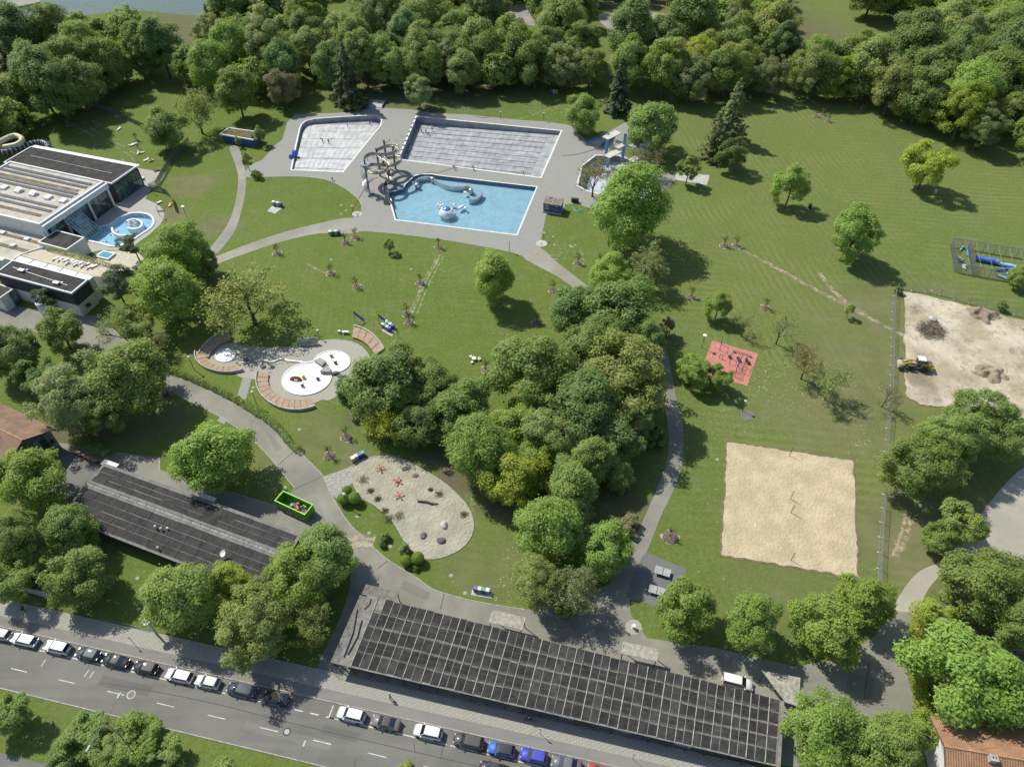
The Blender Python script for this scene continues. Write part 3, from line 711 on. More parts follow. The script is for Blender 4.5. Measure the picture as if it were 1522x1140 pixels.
COLR = {'mid': (0.264, 0.354, 0.101), 'dark': (0.215, 0.309, 0.103), 'yel': (0.368, 0.431, 0.075), 'bright': (0.286, 0.396, 0.09), 'olive': (0.31, 0.366, 0.124), 'grey': (0.284, 0.338, 0.158), 'brown': (0.287, 0.276, 0.145), 'conif': (0.127, 0.167, 0.09), 'larch': (0.247, 0.287, 0.14), 'purple': (0.127, 0.081, 0.075), 'pine': (0.149, 0.19, 0.1), 'deep': (0.179, 0.262, 0.078)}
CATN = {'tree': 'tree', 'shrub': 'shrub'}
TREE_SPOTS = []
def place_tree(pos, r, kind, colr, label, group=None, name='tree', cat='tree', zs=1.0, rz=None):
    cm, tm, cz, tr, th = TT[kind]; k = r / tr
    e = empty(name, (pos[0], pos[1], 0), random.uniform(0, 6.28) if rz is None else rz, label, cat, group)
    e.scale = (k, k, k * zs)
    a = link('crown', cm, e); b = link('trunk', tm, e)
    c = COLR[colr]; j = random.uniform(.86, 1.16); h = random.uniform(-.06, .06)
    a.color = (c[0] * j * (1 + h), c[1] * j, c[2] * j * (1 - h), 1)
    TREE_SPOTS.append((pos[0], pos[1], r)); return e
def tree(cx, cy, w, kind, colr, label, group=None, name='tree', cat='tree', zs=1.0):
    """crown centred at photo pixel (cx, cy), w pixels wide"""
    cm, tm, cz, tr, th = TT[kind]; p = P(cx, cy, 6)
    for _ in range(4):
        r = w / 2 / scale_at(p) * 1.01; p = P(cx, cy, cz * r / tr * zs)
    return place_tree(p, r, kind, colr, label, group, name, cat, zs)
# ------------------------------------------------------------------ pools
M_STEEL = plain('basin_steel', (0.50, 0.51, 0.53), .10, .5, .42, .35, .5)
M_STEELW = plain('basin_wall_steel', (0.30, 0.31, 0.33), .14, .4, .5, .2, .5)
M_WALLD = plain('basin_wall_dark', (0.17, 0.175, 0.185), .15, .5, .6)
M_FLOORP = plain('basin_floor_panel', (0.33, 0.335, 0.345), .18, .35, .6, .1, .4)
M_FLOORW = plain('leisure_floor_panel', (0.46, 0.46, 0.455), .14, .4, .55, .1, .4)
def lerp2(a, b, c, d, u, v):
    return (a.lerp(b, u)).lerp(d.lerp(c, u), v)
# --- empty lane pool (floor falls towards the left end)
TL, TR, BR, BL = LANE
zl, zr = -2.5, -1.35
e = empty('lane_pool', tuple((TL + BR) / 2), 0, 'large empty lane pool with dark lane lines and bare grey floor', 'pool')
ring('coping', LANE, .55, 0.0, 0.075, M_COPE, e)
Q = LANE; cen = (TL + BR) / 2
def floor_z(u): return zl + (zr - zl) * u
mb = MB()
for a, b, ua, ub in ((TL, TR, 0, 1), (TR, BR, 1, 1), (BR, BL, 1, 0), (BL, TL, 0, 0)):
    mb.add([(a.x, a.y, .07), (b.x, b.y, .07), (b.x, b.y, floor_z(ub) - .05), (a.x, a.y, floor_z(ua) - .05)], [(0, 1, 2, 3)])
mb.build('basin_wall', M_STEELW, e, world=True)
mb = MB(); ins = [TL, TR, BR, BL]
mb.add([(p.x, p.y, floor_z(u) - .05) for p, u in zip(ins, (0, 1, 1, 0))], [(3, 2, 1, 0)]); mb.build('floor_bed', M_WALLD, e, world=True)
NX, NY = 24, 10
fl = empty('floor', (0, 0, 0)); fl.parent = e
for i in range(NX):
    for j in range(NY):
        g = .0006; gv = .0012
        q = [lerp2(TL, TR, BR, BL, u, v) for u, v in ((i / NX + g, j / NY + gv), ((i + 1) / NX - g, j / NY + gv), ((i + 1) / NX - g, (j + 1) / NY - gv), (i / NX + g, (j + 1) / NY - gv))]
        us = (i / NX, (i + 1) / NX, (i + 1) / NX, i / NX); dz = random.uniform(-.008, .012)
        mb = MB(); mb.add([(p.x, p.y, floor_z(u) - .02 + dz) for p, u in zip(q, us)] + [(p.x, p.y, floor_z(u) - .045) for p, u in zip(q, us)],
                          [(3, 2, 1, 0), (0, 1, 5, 4), (1, 2, 6, 5), (2, 3, 7, 6), (3, 0, 4, 7)])
        mb.build('panel', M_FLOORP, fl, world=True)
for j in range(8):
    v = (j + .9) / 9; mb = MB(); n = 8
    A = [lerp2(TL, TR, BR, BL, .04 + .88 * i / n, v - .0042) for i in range(n + 1)]; B = [lerp2(TL, TR, BR, BL, .04 + .88 * i / n, v + .0042) for i in range(n + 1)]
    for L in (A, B):
        for i, p in enumerate(L): p.z = floor_z(.04 + .88 * i / n) + .012
    mb.strip([tuple(p) for p in B], [tuple(p) for p in A]); mb.build('lane_line', M_DARKLINE, e, world=True)
M_BLOCK = plain('start_block', (.5, .5, .5), .1)
for j in range(9):
    v = (j + .6) / 9.4; p = TL.lerp(BL, v) + (TL - TR).normalized() * .5
    MB().box((p.x, p.y, .28), (.55, .55, .45), math.atan2((TR - TL).y, (TR - TL).x)).build('starting_block', M_BLOCK, e, world=True)

# --- empty leisure pool with stepped rows of panels
e = empty('leisure_pool', tuple(sum(LEIS, Vector()) / len(LEIS)), 0, 'empty leisure pool with stepped rows of pale floor panels', 'pool')
ring('coping', LEIS, .5, 0.0, .07, M_COPE, e)
def leis_z(p):
    t = (p[1] - P(470, 252)[1]) / (P(470, 175)[1] - P(470, 252)[1]); return -0.45 - 1.15 * max(0, min(1, t))
mb = MB(); n = len(LEIS)
for i in range(n):
    a, b = LEIS[i], LEIS[(i + 1) % n]
    mb.add([(a.x, a.y, .06), (b.x, b.y, .06), (b.x, b.y, leis_z(b) - .1), (a.x, a.y, leis_z(a) - .1)], [(0, 1, 2, 3)])
mb.build('basin_wall', M_STEELW, e, world=True)
mb = MB(); mb.add([(p.x, p.y, leis_z(p) - .1) for p in LEIS], [tuple(range(n))]); mb.build('floor_bed', M_STEELW, e, world=True)
fl = empty('floor', (0, 0, 0)); fl.parent = e
rows = [(252, 248), (246.8, 232.8), (231.2, 216.2), (214.8, 202), (201, 190), (189.4, 179.5)]
for ri, (y0, y1) in enumerate(rows):
    def xl(y): return 434 + (252.5 - y) * (14.5 / 66) + 2.2
    def xr(y): return (509 + (255.5 - y) * (56.5 / 76) - 2.2) if y > 186 else 562
    nn = 11
    for k in range(nn):
        t0, t1 = k / nn + .0015, (k + 1) / nn - .0015
        yo = lambda t: 3.2 * t * (1 if ri < 2 else .4)
        q = [P(xl(y0) + (xr(y0) - xl(y0)) * t0, y0 + yo(t0)), P(xl(y0) + (xr(y0) - xl(y0)) * t1, y0 + yo(t1)), P(xl(y1) + (xr(y1) - xl(y1)) * t1, y1 + yo(t1)), P(xl(y1) + (xr(y1) - xl(y1)) * t0, y1 + yo(t0))]
        zc = sum(leis_z(p) for p in q) / 4; c = (q[0] + q[1] + q[2] + q[3]) / 4
        mb = MB(); vs = [(p.x, p.y, leis_z(p) * .5 + zc * .5) for p in q]; b0 = [(p.x, p.y, zc - .2) for p in q]
        mb.add(vs + [(c.x, c.y, zc + .06)] + b0, [(0, 1, 4), (1, 2, 4), (2, 3, 4), (3, 0, 4), (0, 5, 6, 1), (1, 6, 7, 2), (2, 7, 8, 3), (3, 8, 5, 0)])
        mb.build('panel', M_FLOORW, fl, world=True)

# --- filled pool
M_WATER = water_material('pool_water', (0.80, 0.93, 0.97), .07, 1.6, .55)
t = NT('blue_basin'); c = t.mix(t.mr(t.noise(.5, 6, .7), .3, .7), (.31, .44, .52), (.41, .53, .60)); c = t.mix(t.mr(t.noise(2.2, 3, .6, dist=1.5), .5, .62, 0, .35), c, (.62, .74, .80)); t.col(c); t.rough(.7); M_BLUEB = t.m
e = empty('leisure_bath', tuple(sum(BLUE, Vector()) / len(BLUE)), 0, 'blue water filled pool with curved channel wall and mushroom fountain', 'pool')
ring('coping', BLUE, .45, 0.0, .08, M_COPE, e)
mb = MB(); n = len(BLUE)
for i in range(n):
    a, b = BLUE[i], BLUE[(i + 1) % n]; mb.add([(a.x, a.y, .06), (b.x, b.y, .06), (b.x, b.y, -1.2), (a.x, a.y, -1.2)], [(0, 1, 2, 3)])
mb.build('basin_wall', plain('blue_wall', (.1, .16, .24), .1), e, world=True)
o = sheet('basin_floor', BLUE, M_BLUEB, -1.2); o.parent = e; o.location = -e.location
o = sheet('water', BLUE, M_WATER, -.16); o.parent = e; o.location = -e.location
def wall_curve(px, w, z0, z1, mat, parent, name, n=6):
    pts = smooth_poly([tuple(P(a, b)) for a, b in px], n, False); A = offset_line(pts, w / 2); B = offset_line(pts, -w / 2)
    loop = [(p.x, p.y) for p in A] + [(p.x, p.y) for p in reversed(B)]
    k = len(A); mb = MB()
    vs = [(p.x, p.y, z) for z in (z0, z1) for p in A] + [(p.x, p.y, z) for z in (z0, z1) for p in B]
    fs = []
    for i in range(k - 1): fs += [(i, i + 1, k + i + 1, k + i), (2 * k + i + 1, 2 * k + i, 3 * k + i, 3 * k + i + 1), (k + i, k + i + 1, 3 * k + i + 1, 3 * k + i)]
    fs += [(0, k, 3 * k, 2 * k), (k - 1, 3 * k - 1, 4 * k - 1, 2 * k - 1)]
    mb.add(vs, fs); return mb.build(name, mat, parent, world=True)
M_POLISH = plain('polished_steel', (.55, .55, .54), .12, 1, .3, .8, .5)
wall_curve([(620, 277), (618, 271), (626, 266), (638, 265), (648, 270), (660, 276), (675, 279), (688, 279), (697, 278), (700, 283)], .55, -1.2, .45, M_POLISH, e, 'channel_wall')
wall_curve([(697, 298), (705, 297.5), (712, 294), (716, 287)], .7, -1.2, .5, M_POLISH, e, 'breaker_wall')
for px, py in ((620, 276), (643, 267), (700, 284)): MB().lathe([(.75, -1.2), (.75, .5), (.55, .75), (0, .8)], tuple(P(px, py)), 12).build('wall_end', M_POLISH, e, smooth=True, world=True)
M_FOAM = plain('foam', (.78, .82, .84), .08, 3, .9)
c0 = P(664, 318); MB().lathe([(.35, -1.2), (.35, 1.6)], tuple(c0), 12).build('fountain_stem', M_POLISH, e, world=True)
MB().lathe([(1.25, 1.6), (1.2, 1.8), (.9, 2.0), (.4, 2.1), (.15, 2.3), (0, 2.32)], tuple(c0), 20).build('fountain_cap', plain('blue_cap', (.09, .17, .52), .06, 2, .3), e, smooth=True, world=True)
t = NT('water_veil'); t.col((.85, .88, .9)); t.rough(.3); tr = t.node('ShaderNodeBsdfTransparent'); mx = t.node('ShaderNodeMixShader')
t.l.new(t.mr(t.noise(2.5, 5, .7), .35, .65, .35, .9), mx.inputs[0]); t.l.new(tr.outputs[0], mx.inputs[1]); t.l.new(t.b.outputs[0], mx.inputs[2]); t.l.new(mx.outputs[0], t.out.inputs[0]); M_VEIL = t.m
MB().lathe([(1.2, 1.7), (1.9, 1.35), (2.35, .6), (2.5, -.13)], tuple(c0), 22).build('water_veil', M_VEIL, e, smooth=True, world=True)
for px, py, r in ((654, 305.5, 1.1), (673, 303, 1.0), (687, 308, 1.3), (692, 287, .9), (668, 312, 1.1), (617, 273, 1.0)):
    mb = MB(); rg = random.Random(px)
    for k in range(7):
        q = P(px, py); mb.lathe([(.1, 0), (r * rg.uniform(.25, .5), .12), (r * rg.uniform(.2, .4), rg.uniform(.2, .5)), (0, rg.uniform(.4, .7))], (q.x + rg.uniform(-r, r) * .9, q.y + rg.uniform(-r, r) * .6, -.2), 8)
    mb.build('bubble_jet', M_FOAM, e, smooth=True, world=True)

# --- diving pool and tower
e = empty('diving_pool', tuple(sum(DIVE, Vector()) / len(DIVE)), 0, 'empty polygonal diving pool half hidden by the large tree', 'pool')
ring('coping', DIVE, .5, 0, .08, M_COPE, e)
mb = MB(); n = len(DIVE)
low = [p.lerp(e.location, .32) for p in DIVE]
for i in range(n):
    j = (i + 1) % n; a, b = DIVE[i], DIVE[j]; mb.add([(a.x, a.y, .07), (b.x, b.y, .07), (b.x, b.y, -2.2), (a.x, a.y, -2.2)], [(0, 1, 2, 3)])
mb.build('basin_wall', M_WALLD, e, world=True)
mb = MB()
for i in range(n):
    j = (i + 1) % n; a, b, c, d = DIVE[i], DIVE[j], low[j], low[i]; mb.add([(a.x, a.y, -2.2), (b.x, b.y, -2.2), (c.x, c.y, -3.8), (d.x, d.y, -3.8)], [(0, 1, 2, 3)])
mb.add([(p.x, p.y, -3.8) for p in low], [tuple(range(n))]); mb.build('basin_floor', plain('dive_floor', (.42, .45, .5), .15, .4, .6), e, world=True)
M_BLUEP = plain('blue_tower_paint', (.16, .27, .50), .08, 2, .5)
p0 = P(925, 238); e = empty('diving_tower', tuple(p0), 0, 'blue diving tower with pale platforms at several heights', 'diving tower')
for x, y, h in ((0, 0, 9.2), (-5.2, 2.2, 8.0), (5.2, -2.0, 6.8), (-5.4, -5.0, 4.6), (6.5, -4.5, 3.4)):
    MB().box((x, y, h / 2), (.9, .6, h)).build('column', M_BLUEP, e)
M_PLAT = plain('platform_top', (.55, .53, .47), .1, 2, .8)
for x, y, z, a, b, rz in ((-4.0, 2.0, 7.6, 6.5, 2.6, .75), (4.0, .4, 5.2, 6.6, 2.4, .75), (-4.0, -4.6, 4.6, 6.2, 2.4, .75), (3.8, -4.6, 3.2, 6.2, 2.2, .75), (-1.5, -1.0, 5.4, 3.4, 2.0, .75)):
    f = MB().box((x, y, z), (a, b, .25), rz).build('platform', M_PLAT, e)
    mb = MB(); M = Matrix.Rotation(rz, 3, 'Z')
    for s in (-1, 1):
        A = Vector((x, y, z)) + M @ Vector((-a / 2, s * b / 2, .9)); B = Vector((x, y, z)) + M @ Vector((a / 2 - .8, s * b / 2, .9)); mb.tube([A, B], .03, 5)
        for k in range(5): q = A.lerp(B, k / 4); mb.tube([q, q - Vector((0, 0, .9))], .025, 5)
    mb.build('railing', M_POLISH, f)
mb = MB()
for k in range(2): mb.tube([(.8 + k * .6, 1.8, 0), (.8 + k * .6, .6, 7.8)], .05, 5)
for k in range(22): mb.tube([(.8, 1.8 - 1.2 * k / 22, .3 + 7.2 * k / 22), (1.4, 1.8 - 1.2 * k / 22, .3 + 7.2 * k / 22)], .025, 4)
mb.build('ladder', M_POLISH, e)

# --- warm outdoor whirlpool
e = empty('whirlpool', tuple(Vector(sum((Vector(p) for p in WHIRL), Vector()) / len(WHIRL))), 0, 'light blue outdoor whirlpool with white round rim', 'pool')
ring('coping', WHIRL, .55, 0, .25, plain('white_rim', (.72, .71, .68), .06, 2, .5), e)
mb = MB(); n = len(WHIRL)
for i in range(n):
    a, b = WHIRL[i], WHIRL[(i + 1) % n]; mb.add([(a[0], a[1], .24), (b[0], b[1], .24), (b[0], b[1], -1.1), (a[0], a[1], -1.1)], [(0, 1, 2, 3)])
M_LB = plain('light_blue_tile', (.36, .58, .72), .1, 1.2, .6)
mb.build('basin_wall', M_LB, e, world=True)
o = sheet('basin_floor', WHIRL, M_LB, -1.1); o.parent = e; o.location = -e.location
o = sheet('water', WHIRL, M_WATER, .06); o.parent = e; o.location = -e.location
M_RIM = MC['white_rim']
def arc_wall(cx, cy, rx, ry, a0, a1, name):
    pts = [P(cx + rx * math.cos(a), cy + ry * math.sin(a)) for a in np.linspace(a0, a1, 22)]
    A = offset_line(pts, .28); B = offset_line(pts, -.28); k = len(A); mb = MB(); vs = [(p.x, p.y, z) for z in (-1.1, .32) for p in A] + [(p.x, p.y, z) for z in (-1.1, .32) for p in B]; fs = []
    for i in range(k - 1): fs += [(i, i + 1, k + i + 1, k + i), (2 * k + i + 1, 2 * k + i, 3 * k + i, 3 * k + i + 1), (k + i, k + i + 1, 3 * k + i + 1, 3 * k + i)]
    mb.add(vs, fs); mb.build(name, M_RIM, e, world=True)
arc_wall(199, 334, 12.5, 7.2, -2.6, 2.3, 'ring_wall'); arc_wall(182, 341, 15, 10, 1.2, 3.3, 'curved_wall')
mb = MB(); rg = random.Random(3)
for k in range(26):
    q = P(196 + rg.uniform(-8, 8), 333 + rg.uniform(-4, 4)); mb.lathe([(.05, 0), (rg.uniform(.2, .5), .08), (0, rg.uniform(.15, .35))], (q.x, q.y, .03), 7)
mb.build('bubble_jet', M_FOAM, e, smooth=True, world=True)

# --- pool slide: spiral stair, flume and posts
p0 = P(549, 288); e = empty('water_slide', tuple(p0), 0, 'bronze coloured open flume water slide with spiral stair', 'water slide')
M_FLUME = plain('flume_steel', (.33, .30, .24), .2, 1, .38, .75, .5); M_POST = plain('slide_post', (.20, .19, .17), .15, 2, .5, .5)
def Pz(px, py, z): return P(px, py, z)
# flume centre line: (pixel, height)
ctl = [(546, 245, 9.6), (544, 236, 9.4), (552, 230, 9.2), (566, 231, 9.0), (580, 230, 8.7), (591, 224, 8.4), (588, 218.5, 8.1), (575, 218.5, 7.8), (563, 224, 7.5), (562, 231, 7.2), (570, 237, 6.9), (577, 243, 6.5), (577, 252, 6.1), (566, 258, 5.8), (552, 257, 5.5), (546, 251, 5.2), (554, 246, 4.9), (570, 247, 4.6), (586, 246.5, 4.3), (595, 240.5, 4.0), (591, 235.5, 3.7), (579, 236, 3.4), (570, 244, 3.1), (566, 253, 2.8), (575, 259, 2.5), (580, 266, 2.1), (574, 274, 1.7), (573, 284, 1.3), (576, 294, .9), (580, 302, .45)]
pts = smooth_poly([tuple(Pz(*c)) for c in ctl], 5, False); pts = [Vector(p) - p0 for p in pts]
mb = MB(); K = 7; m = len(pts); vs = []; fs = []
for i, p in enumerate(pts):
    d = (pts[min(i + 1, m - 1)] - pts[max(i - 1, 0)]); sdv = Vector((-d.y, d.x, 0)).normalized()
    for rr in (.62, .55):
        for k in range(K):
            a = math.pi + math.pi * k / (K - 1); vs.append(p + sdv * math.cos(a) * rr + Vector((0, 0, math.sin(a) * rr + .4)))
for i in range(m - 1):
    b = i * 2 * K
    for k in range(K - 1):
        fs.append((b + k, b + k + 1, b + 2 * K + k + 1, b + 2 * K + k)); fs.append((b + K + k + 1, b + K + k, b + 3 * K + k, b + 3 * K + k + 1))
    for k in (0, K - 1): fs.append((b + k, b + 2 * K + k, b + 3 * K + k, b + K + k))
mb.add(vs, fs); fl = mb.build('flume', M_FLUME, e, smooth=False)
mb = MB()
for sgn in (-1, 1):
    L = []
    for i, p in enumerate(pts):
        d = (pts[min(i + 1, m - 1)] - pts[max(i - 1, 0)]); sdv = Vector((-d.y, d.x, 0)).normalized(); L.append(p + sdv * .62 * sgn + Vector((0, 0, .42)))
    mb.tube(L, .06, 5)
mb.build('rim', M_POLISH, fl, smooth=True)
for px, py, h in ((565, 262, 9.5), (576, 250, 9.6), (588, 252, 8.3), (575, 281, 2.2), (580, 270, 6.0)):
    q = P(px, py) - p0; mb = MB(); mb.tube([q, q + Vector((0, 0, h))], .32, 10); 
    for k in range(3):
        a = k * 2.1 + .5; z = h * (.95 - .28 * k); mb.tube([q + Vector((0, 0, z - .8)), q + Vector((math.cos(a) * 2.2, math.sin(a) * 2.2, z))], .1, 6)
    mb.build('post', M_POST, e, smooth=True)
MB().tube([(0, 0, 0), (0, 0, 11.2)], .3, 10).build('stair_column', M_POST, e, smooth=True)
st = empty('spiral_stair'); st.parent = e
for k in range(46):
    a = -k * .33; z = .2 + k * .212
    mb = MB(); mb.box((math.cos(a) * .95, math.sin(a) * .95, z), (1.3, .42, .06), a); mb.build('tread', M_POLISH, st)
mb = MB(); mb.tube([(math.cos(-k * .33) * 1.6, math.sin(-k * .33) * 1.6, 1.2 + k * .212) for k in range(46)], .045, 5)
mb.tube([(math.cos(-k * .33) * 1.6, math.sin(-k * .33) * 1.6, .7 + k * .212) for k in range(46)], .03, 5)
for k in range(46): mb.tube([(math.cos(-k * .33) * 1.6, math.sin(-k * .33) * 1.6, .2 + k * .212), (math.cos(-k * .33) * 1.6, math.sin(-k * .33) * 1.6, 1.2 + k * .212)], .025, 4)
mb.build('handrail', M_POLISH, st)
MB().lathe([(1.5, 9.9), (1.5, 10.0)], n=14).build('start_platform', M_POLISH, e)

# ramps on the deck
for lab, q in (('pale ramp with blue side rails below the spruce', [(548.5, 160), (568, 161), (573.5, 151), (554, 149)]), ('pale ramp with blue side rail beside the lane pool corner', [(874, 212), (893, 218), (912, 203), (897, 202)])):
    w = W(q); e = empty('ramp', tuple((w[0] + w[2]) / 2), 0, lab, 'ramp')
    mb = MB(); mb.prism(w, 0.01, .16); mb.build('slab', M_CONC, e, world=True)
    for a, b in ((0, 3), (1, 2)):
        d = w[b] - w[a]; MB().box(((w[a] + w[b]) / 2 + Vector((0, 0, .5))), (d.length, .14, .75), math.atan2(d.y, d.x)).build('side_rail', M_BLUEP, e, world=True)

# --- splash area for children
SPL = smooth_poly([tuple(p) for p in W([(307, 521), (318, 513.5), (338, 510), (372, 515.5), (410, 517.5), (447, 515), (478, 506.5), (505, 505), (530, 511), (545, 524), (549, 536), (540, 552), (520, 568), (505, 585), (490, 594), (478, 594), (463, 600), (440, 605), (418, 600), (404, 588), (402, 574), (393, 564), (372, 563), (355, 559), (346, 548), (335, 546), (318, 541), (308, 532)])], 3)
structure(sheet('splash_paving', SPL, M_SPLASH, .02), 'beige paved splash area with three white basins')
kerb = ring('kerb', SPL, .14, 0, .06, M_KERB, None); structure(kerb, 'stone edge of the splash paving')
M_BASW = plain('white_basin', (.78, .78, .77), .05, .6, .6)
for loop, lab, dz in ((BAS1, 'small round white toddler basin', 0), (BAS2, 'largest white splash basin with play figures', .006), (BAS3, 'round white splash basin beside the dark trees', .003)):
    c = sum(loop, Vector()) / len(loop); e = empty('splash_basin', tuple(c), 0, lab, 'basin')
    ring('rim', [p.lerp(c, .05) for p in loop], .32, 0.02, .22 + dz, plain('basin_rim', (.66, .66, .65), .06), e)
    o = sheet('floor', [p.lerp(c, .045) for p in loop], M_BASW, .05 + dz, grid=1.2, zf=lambda x, y, c=c, L=loop: .05 + dz + .08 * min(1, math.hypot(x - c.x, y - c.y) / max((L[0] - c).length, 1)) ** 2 + random.uniform(-.012, .012), smooth=True); o.parent = e; o.location = -e.location
M_STONE = plain('boulder_stone', (.30, .285, .25), .25, 1.5, .9, bump=.5, bscale=6); M_STONED = plain('dark_boulder', (.13, .125, .12), .25, 1.5, .85, bump=.5, bscale=6)
def boulder(px, py, r, flat, mat, label, seed, cat='boulder', group=None, z=0.0, name='boulder'):
    rg = random.Random(seed); bm = bmesh.new(); bmesh.ops.create_icosphere(bm, subdivisions=2, radius=1)
    ax = [Vector((rg.gauss(0, 1), rg.gauss(0, 1), rg.gauss(0, 1))).normalized() for _ in range(7)]
    for v in bm.verts:
        k = 1 + .22 * sum(max(0, v.co.normalized().dot(a)) ** 3 * s for a, s in zip(ax, (1, -1, 1, -1, .7, -.8, .6)))
        v.co = Vector((v.co.x * r * k * 1.15, v.co.y * r * k, max(-.25, v.co.z) * r * flat * k + r * flat * .2))
    m = bpy.data.meshes.new(name); bm.to_mesh(m); bm.free(); m.materials.append(mat)
    p = P(px, py); o = link(name, m, None, (p.x, p.y, z)); o.rotation_euler.z = rg.uniform(0, 6)
    return tag(o, label, cat, group)
def slab_rock(px_poly, h, mat, label, seed):
    rg = random.Random(seed); w = W(px_poly); c = sum(w, Vector()) / len(w); mb = MB()
    mb.prism(w, .03, h, zf1=lambda p: h * rg.uniform(.6, 1.0)); o = mb.build('rock', mat, None, off=c); o.location = c; return tag(o, label, 'rock')
slab_rock([(468, 539), (480, 548), (486, 541), (476, 535)], 1.1, M_STONE, 'angular grey rock between the two joined basins', 1)
slab_rock([(477, 556), (492, 557), (492, 550), (486, 545)], 1.0, M_STONE, 'angular grey rock with dark face beside the round basin', 2)
for k, (px, py, r) in enumerate(((499, 556, .75), (505.5, 559, .5), (511.5, 560, .45))): boulder(px, py, r, .7, M_STONED, 'dark boulder in a short row beside the round basin', 40 + k, group='row of dark boulders')
for k, (px, py, r) in enumerate(((366, 536, .8), (392, 546, .55), (405, 546, .5))): boulder(px, py, r, .6, M_STONED, 'dark boulder below the water channel of the splash area', 50 + k, group='boulders below the channel')
e = empty('water_channel', tuple(P(405, 537)), 0, 'steel water play channel winding from a spring bowl to the basins', 'channel')
wall_curve([(377, 538), (390, 536), (404, 538.5), (418, 534), (430, 537), (444, 538), (455, 540), (468, 537)], .55, .03, .28, M_POLISH, e, 'trough')
MB().lathe([(1.0, .02), (1.15, .3), (1.0, .34), (.6, .12), (0, .12)], tuple(P(367, 536)), 14).build('bowl', M_POLISH, e, smooth=True, world=True)
mb = MB(); mb.tube([P(377, 538), P(377, 538) + Vector((0, 0, 1.0))], .07, 6); mb.build('pump', M_POLISH, e, world=True)
# play figures in the basins
def figure(px, py, cols, label, seed, kind='arch'):
    p = P(px, py); e = empty('play_figure', (p.x, p.y, .06), 0, label, 'play figure'); e.scale = (.72,) * 3 if kind != 'arch' else (1, 1, 1)
    if kind == 'arch':
        for k, c in enumerate(cols):
            r = 1.25 - k * .3; MB().tube([(math.cos(a) * r, -.3 * k * .1, math.sin(a) * r * .8) for a in np.linspace(0.05, math.pi - .05, 12)], .2, 8).build('arch', plain('fig_' + str(seed) + str(k), c, .06, 2, .45), e, smooth=True)
        MB().lathe([(.2, 0), (.45, .4), (.2, .9), (0, 1.0)], (1.7, .5, 0), 10).build('head', plain('fig_head', (.7, .5, .08), .06), e, smooth=True)
    else:
        rg = random.Random(seed)
        MB().lathe([(.25, 0), (.6, .35), (.55, .8), (.2, 1.1), (0, 1.15)], n=10, sy=.6).build('body', plain('fig_' + str(seed), cols[0], .08, 2, .5), e, smooth=True)
        for k in range(3):
            a = k * 2.1 + seed; MB().tube([(0, 0, .6), (math.cos(a) * .9, math.sin(a) * .9, .9 + .2 * k)], .16, 6, r1=.05).build('fin', plain('fig_' + str(seed) + 'f', cols[-1], .08, 2, .5), e, smooth=True)
figure(440, 565, [(.55, .07, .05), (.35, .22, .05), (.16, .12, .08)], 'red and yellow arched play figure in the largest basin', 1)
figure(473, 565, [(.05, .07, .18), (.1, .12, .25)], 'dark blue fish play figure in the largest basin', 2, 'b'); figure(450, 575, [(.2, .2, .08), (.03, .03, .03)], 'small dark spouting play figure in the largest basin', 3, 'b')
figure(493, 531, [(.12, .3, .08), (.5, .1, .05)], 'green and red flower play figure in the round basin', 4, 'b'); figure(499, 541, [(.04, .04, .05), (.1, .1, .1)], 'little black play figure in the round basin', 5, 'b')
# curved timber loungers
M_WOOD = plain('larch_plank', (.34, .245, .165), .16, 1.4, .75); M_WOOD2 = plain('grey_plank', (.30, .235, .175), .16, 1.4, .8)
def curved_bench(cx, cy, rin, rout, a0, a1, n, label, back=True, wood=None, zc=.45):
    """planks fan out round a photo-pixel centre; rin/rout are (rx, ry) pixel radii"""
    c = P(cx, cy); e = empty('timber_bench', tuple(P(cx + (rin[0] + rout[0]) / 2 * math.cos((a0 + a1) / 2), cy + (rin[1] + rout[1]) / 2 * math.sin((a0 + a1) / 2))), 0, label, 'bench')
    pt = lambda a, t: P(cx + (rin[0] + (rout[0] - rin[0]) * t) * math.cos(a), cy + (rin[1] + (rout[1] - rin[1]) * t) * math.sin(a))
    for k in range(n):
        g = (a1 - a0) / n * .035; b0 = a0 + (a1 - a0) * k / n + g; b1 = a0 + (a1 - a0) * (k + 1) / n - g; bm_ = (b0 + b1) / 2
        loop = [pt(b0, 0), pt(bm_, 0), pt(b1, 0), pt(b1, 1), pt(bm_, 1), pt(b0, 1)]
        mb = MB(); mb.prism(loop, .3, zc, zf1=lambda p: zc + random.uniform(-.008, .008)); mb.build('plank', wood or M_WOOD, e, world=True)
    N = 18; R0 = [pt(a, 1.0) for a in np.linspace(a0, a1, N)]; R1 = [pt(a, 1.09) for a in np.linspace(a0, a1, N)]
    mb = MB(); k = N; vs = [(p.x, p.y, z) for z in (0, zc + .32) for p in R0] + [(p.x, p.y, z) for z in (0, zc + .32) for p in R1]; fs = []
    for i in range(k - 1): fs += [(i, i + 1, k + i + 1, k + i), (2 * k + i + 1, 2 * k + i, 3 * k + i, 3 * k + i + 1), (k + i, k + i + 1, 3 * k + i + 1, 3 * k + i)]
    fs += [(0, k, 3 * k, 2 * k), (k - 1, 3 * k - 1, 4 * k - 1, 2 * k - 1)]
    mb.add(vs, fs); mb.build('back_edge', M_CONC, e, world=True)
    R0 = [pt(a, .06) for a in np.linspace(a0, a1, N)]; R1 = [pt(a, .94) for a in np.linspace(a0, a1, N)]; mb = MB()
    mb.prism([(p.x, p.y) for p in R0] + [(p.x, p.y) for p in reversed(R1)], 0, .29); mb.build('plinth', M_CONC, e, world=True)
    return e
PI = math.pi
curved_bench(440, 566, (41, 30), (58, 44.5), 1.05, 3.42, 13, 'longest curved timber bench below the largest splash basin')
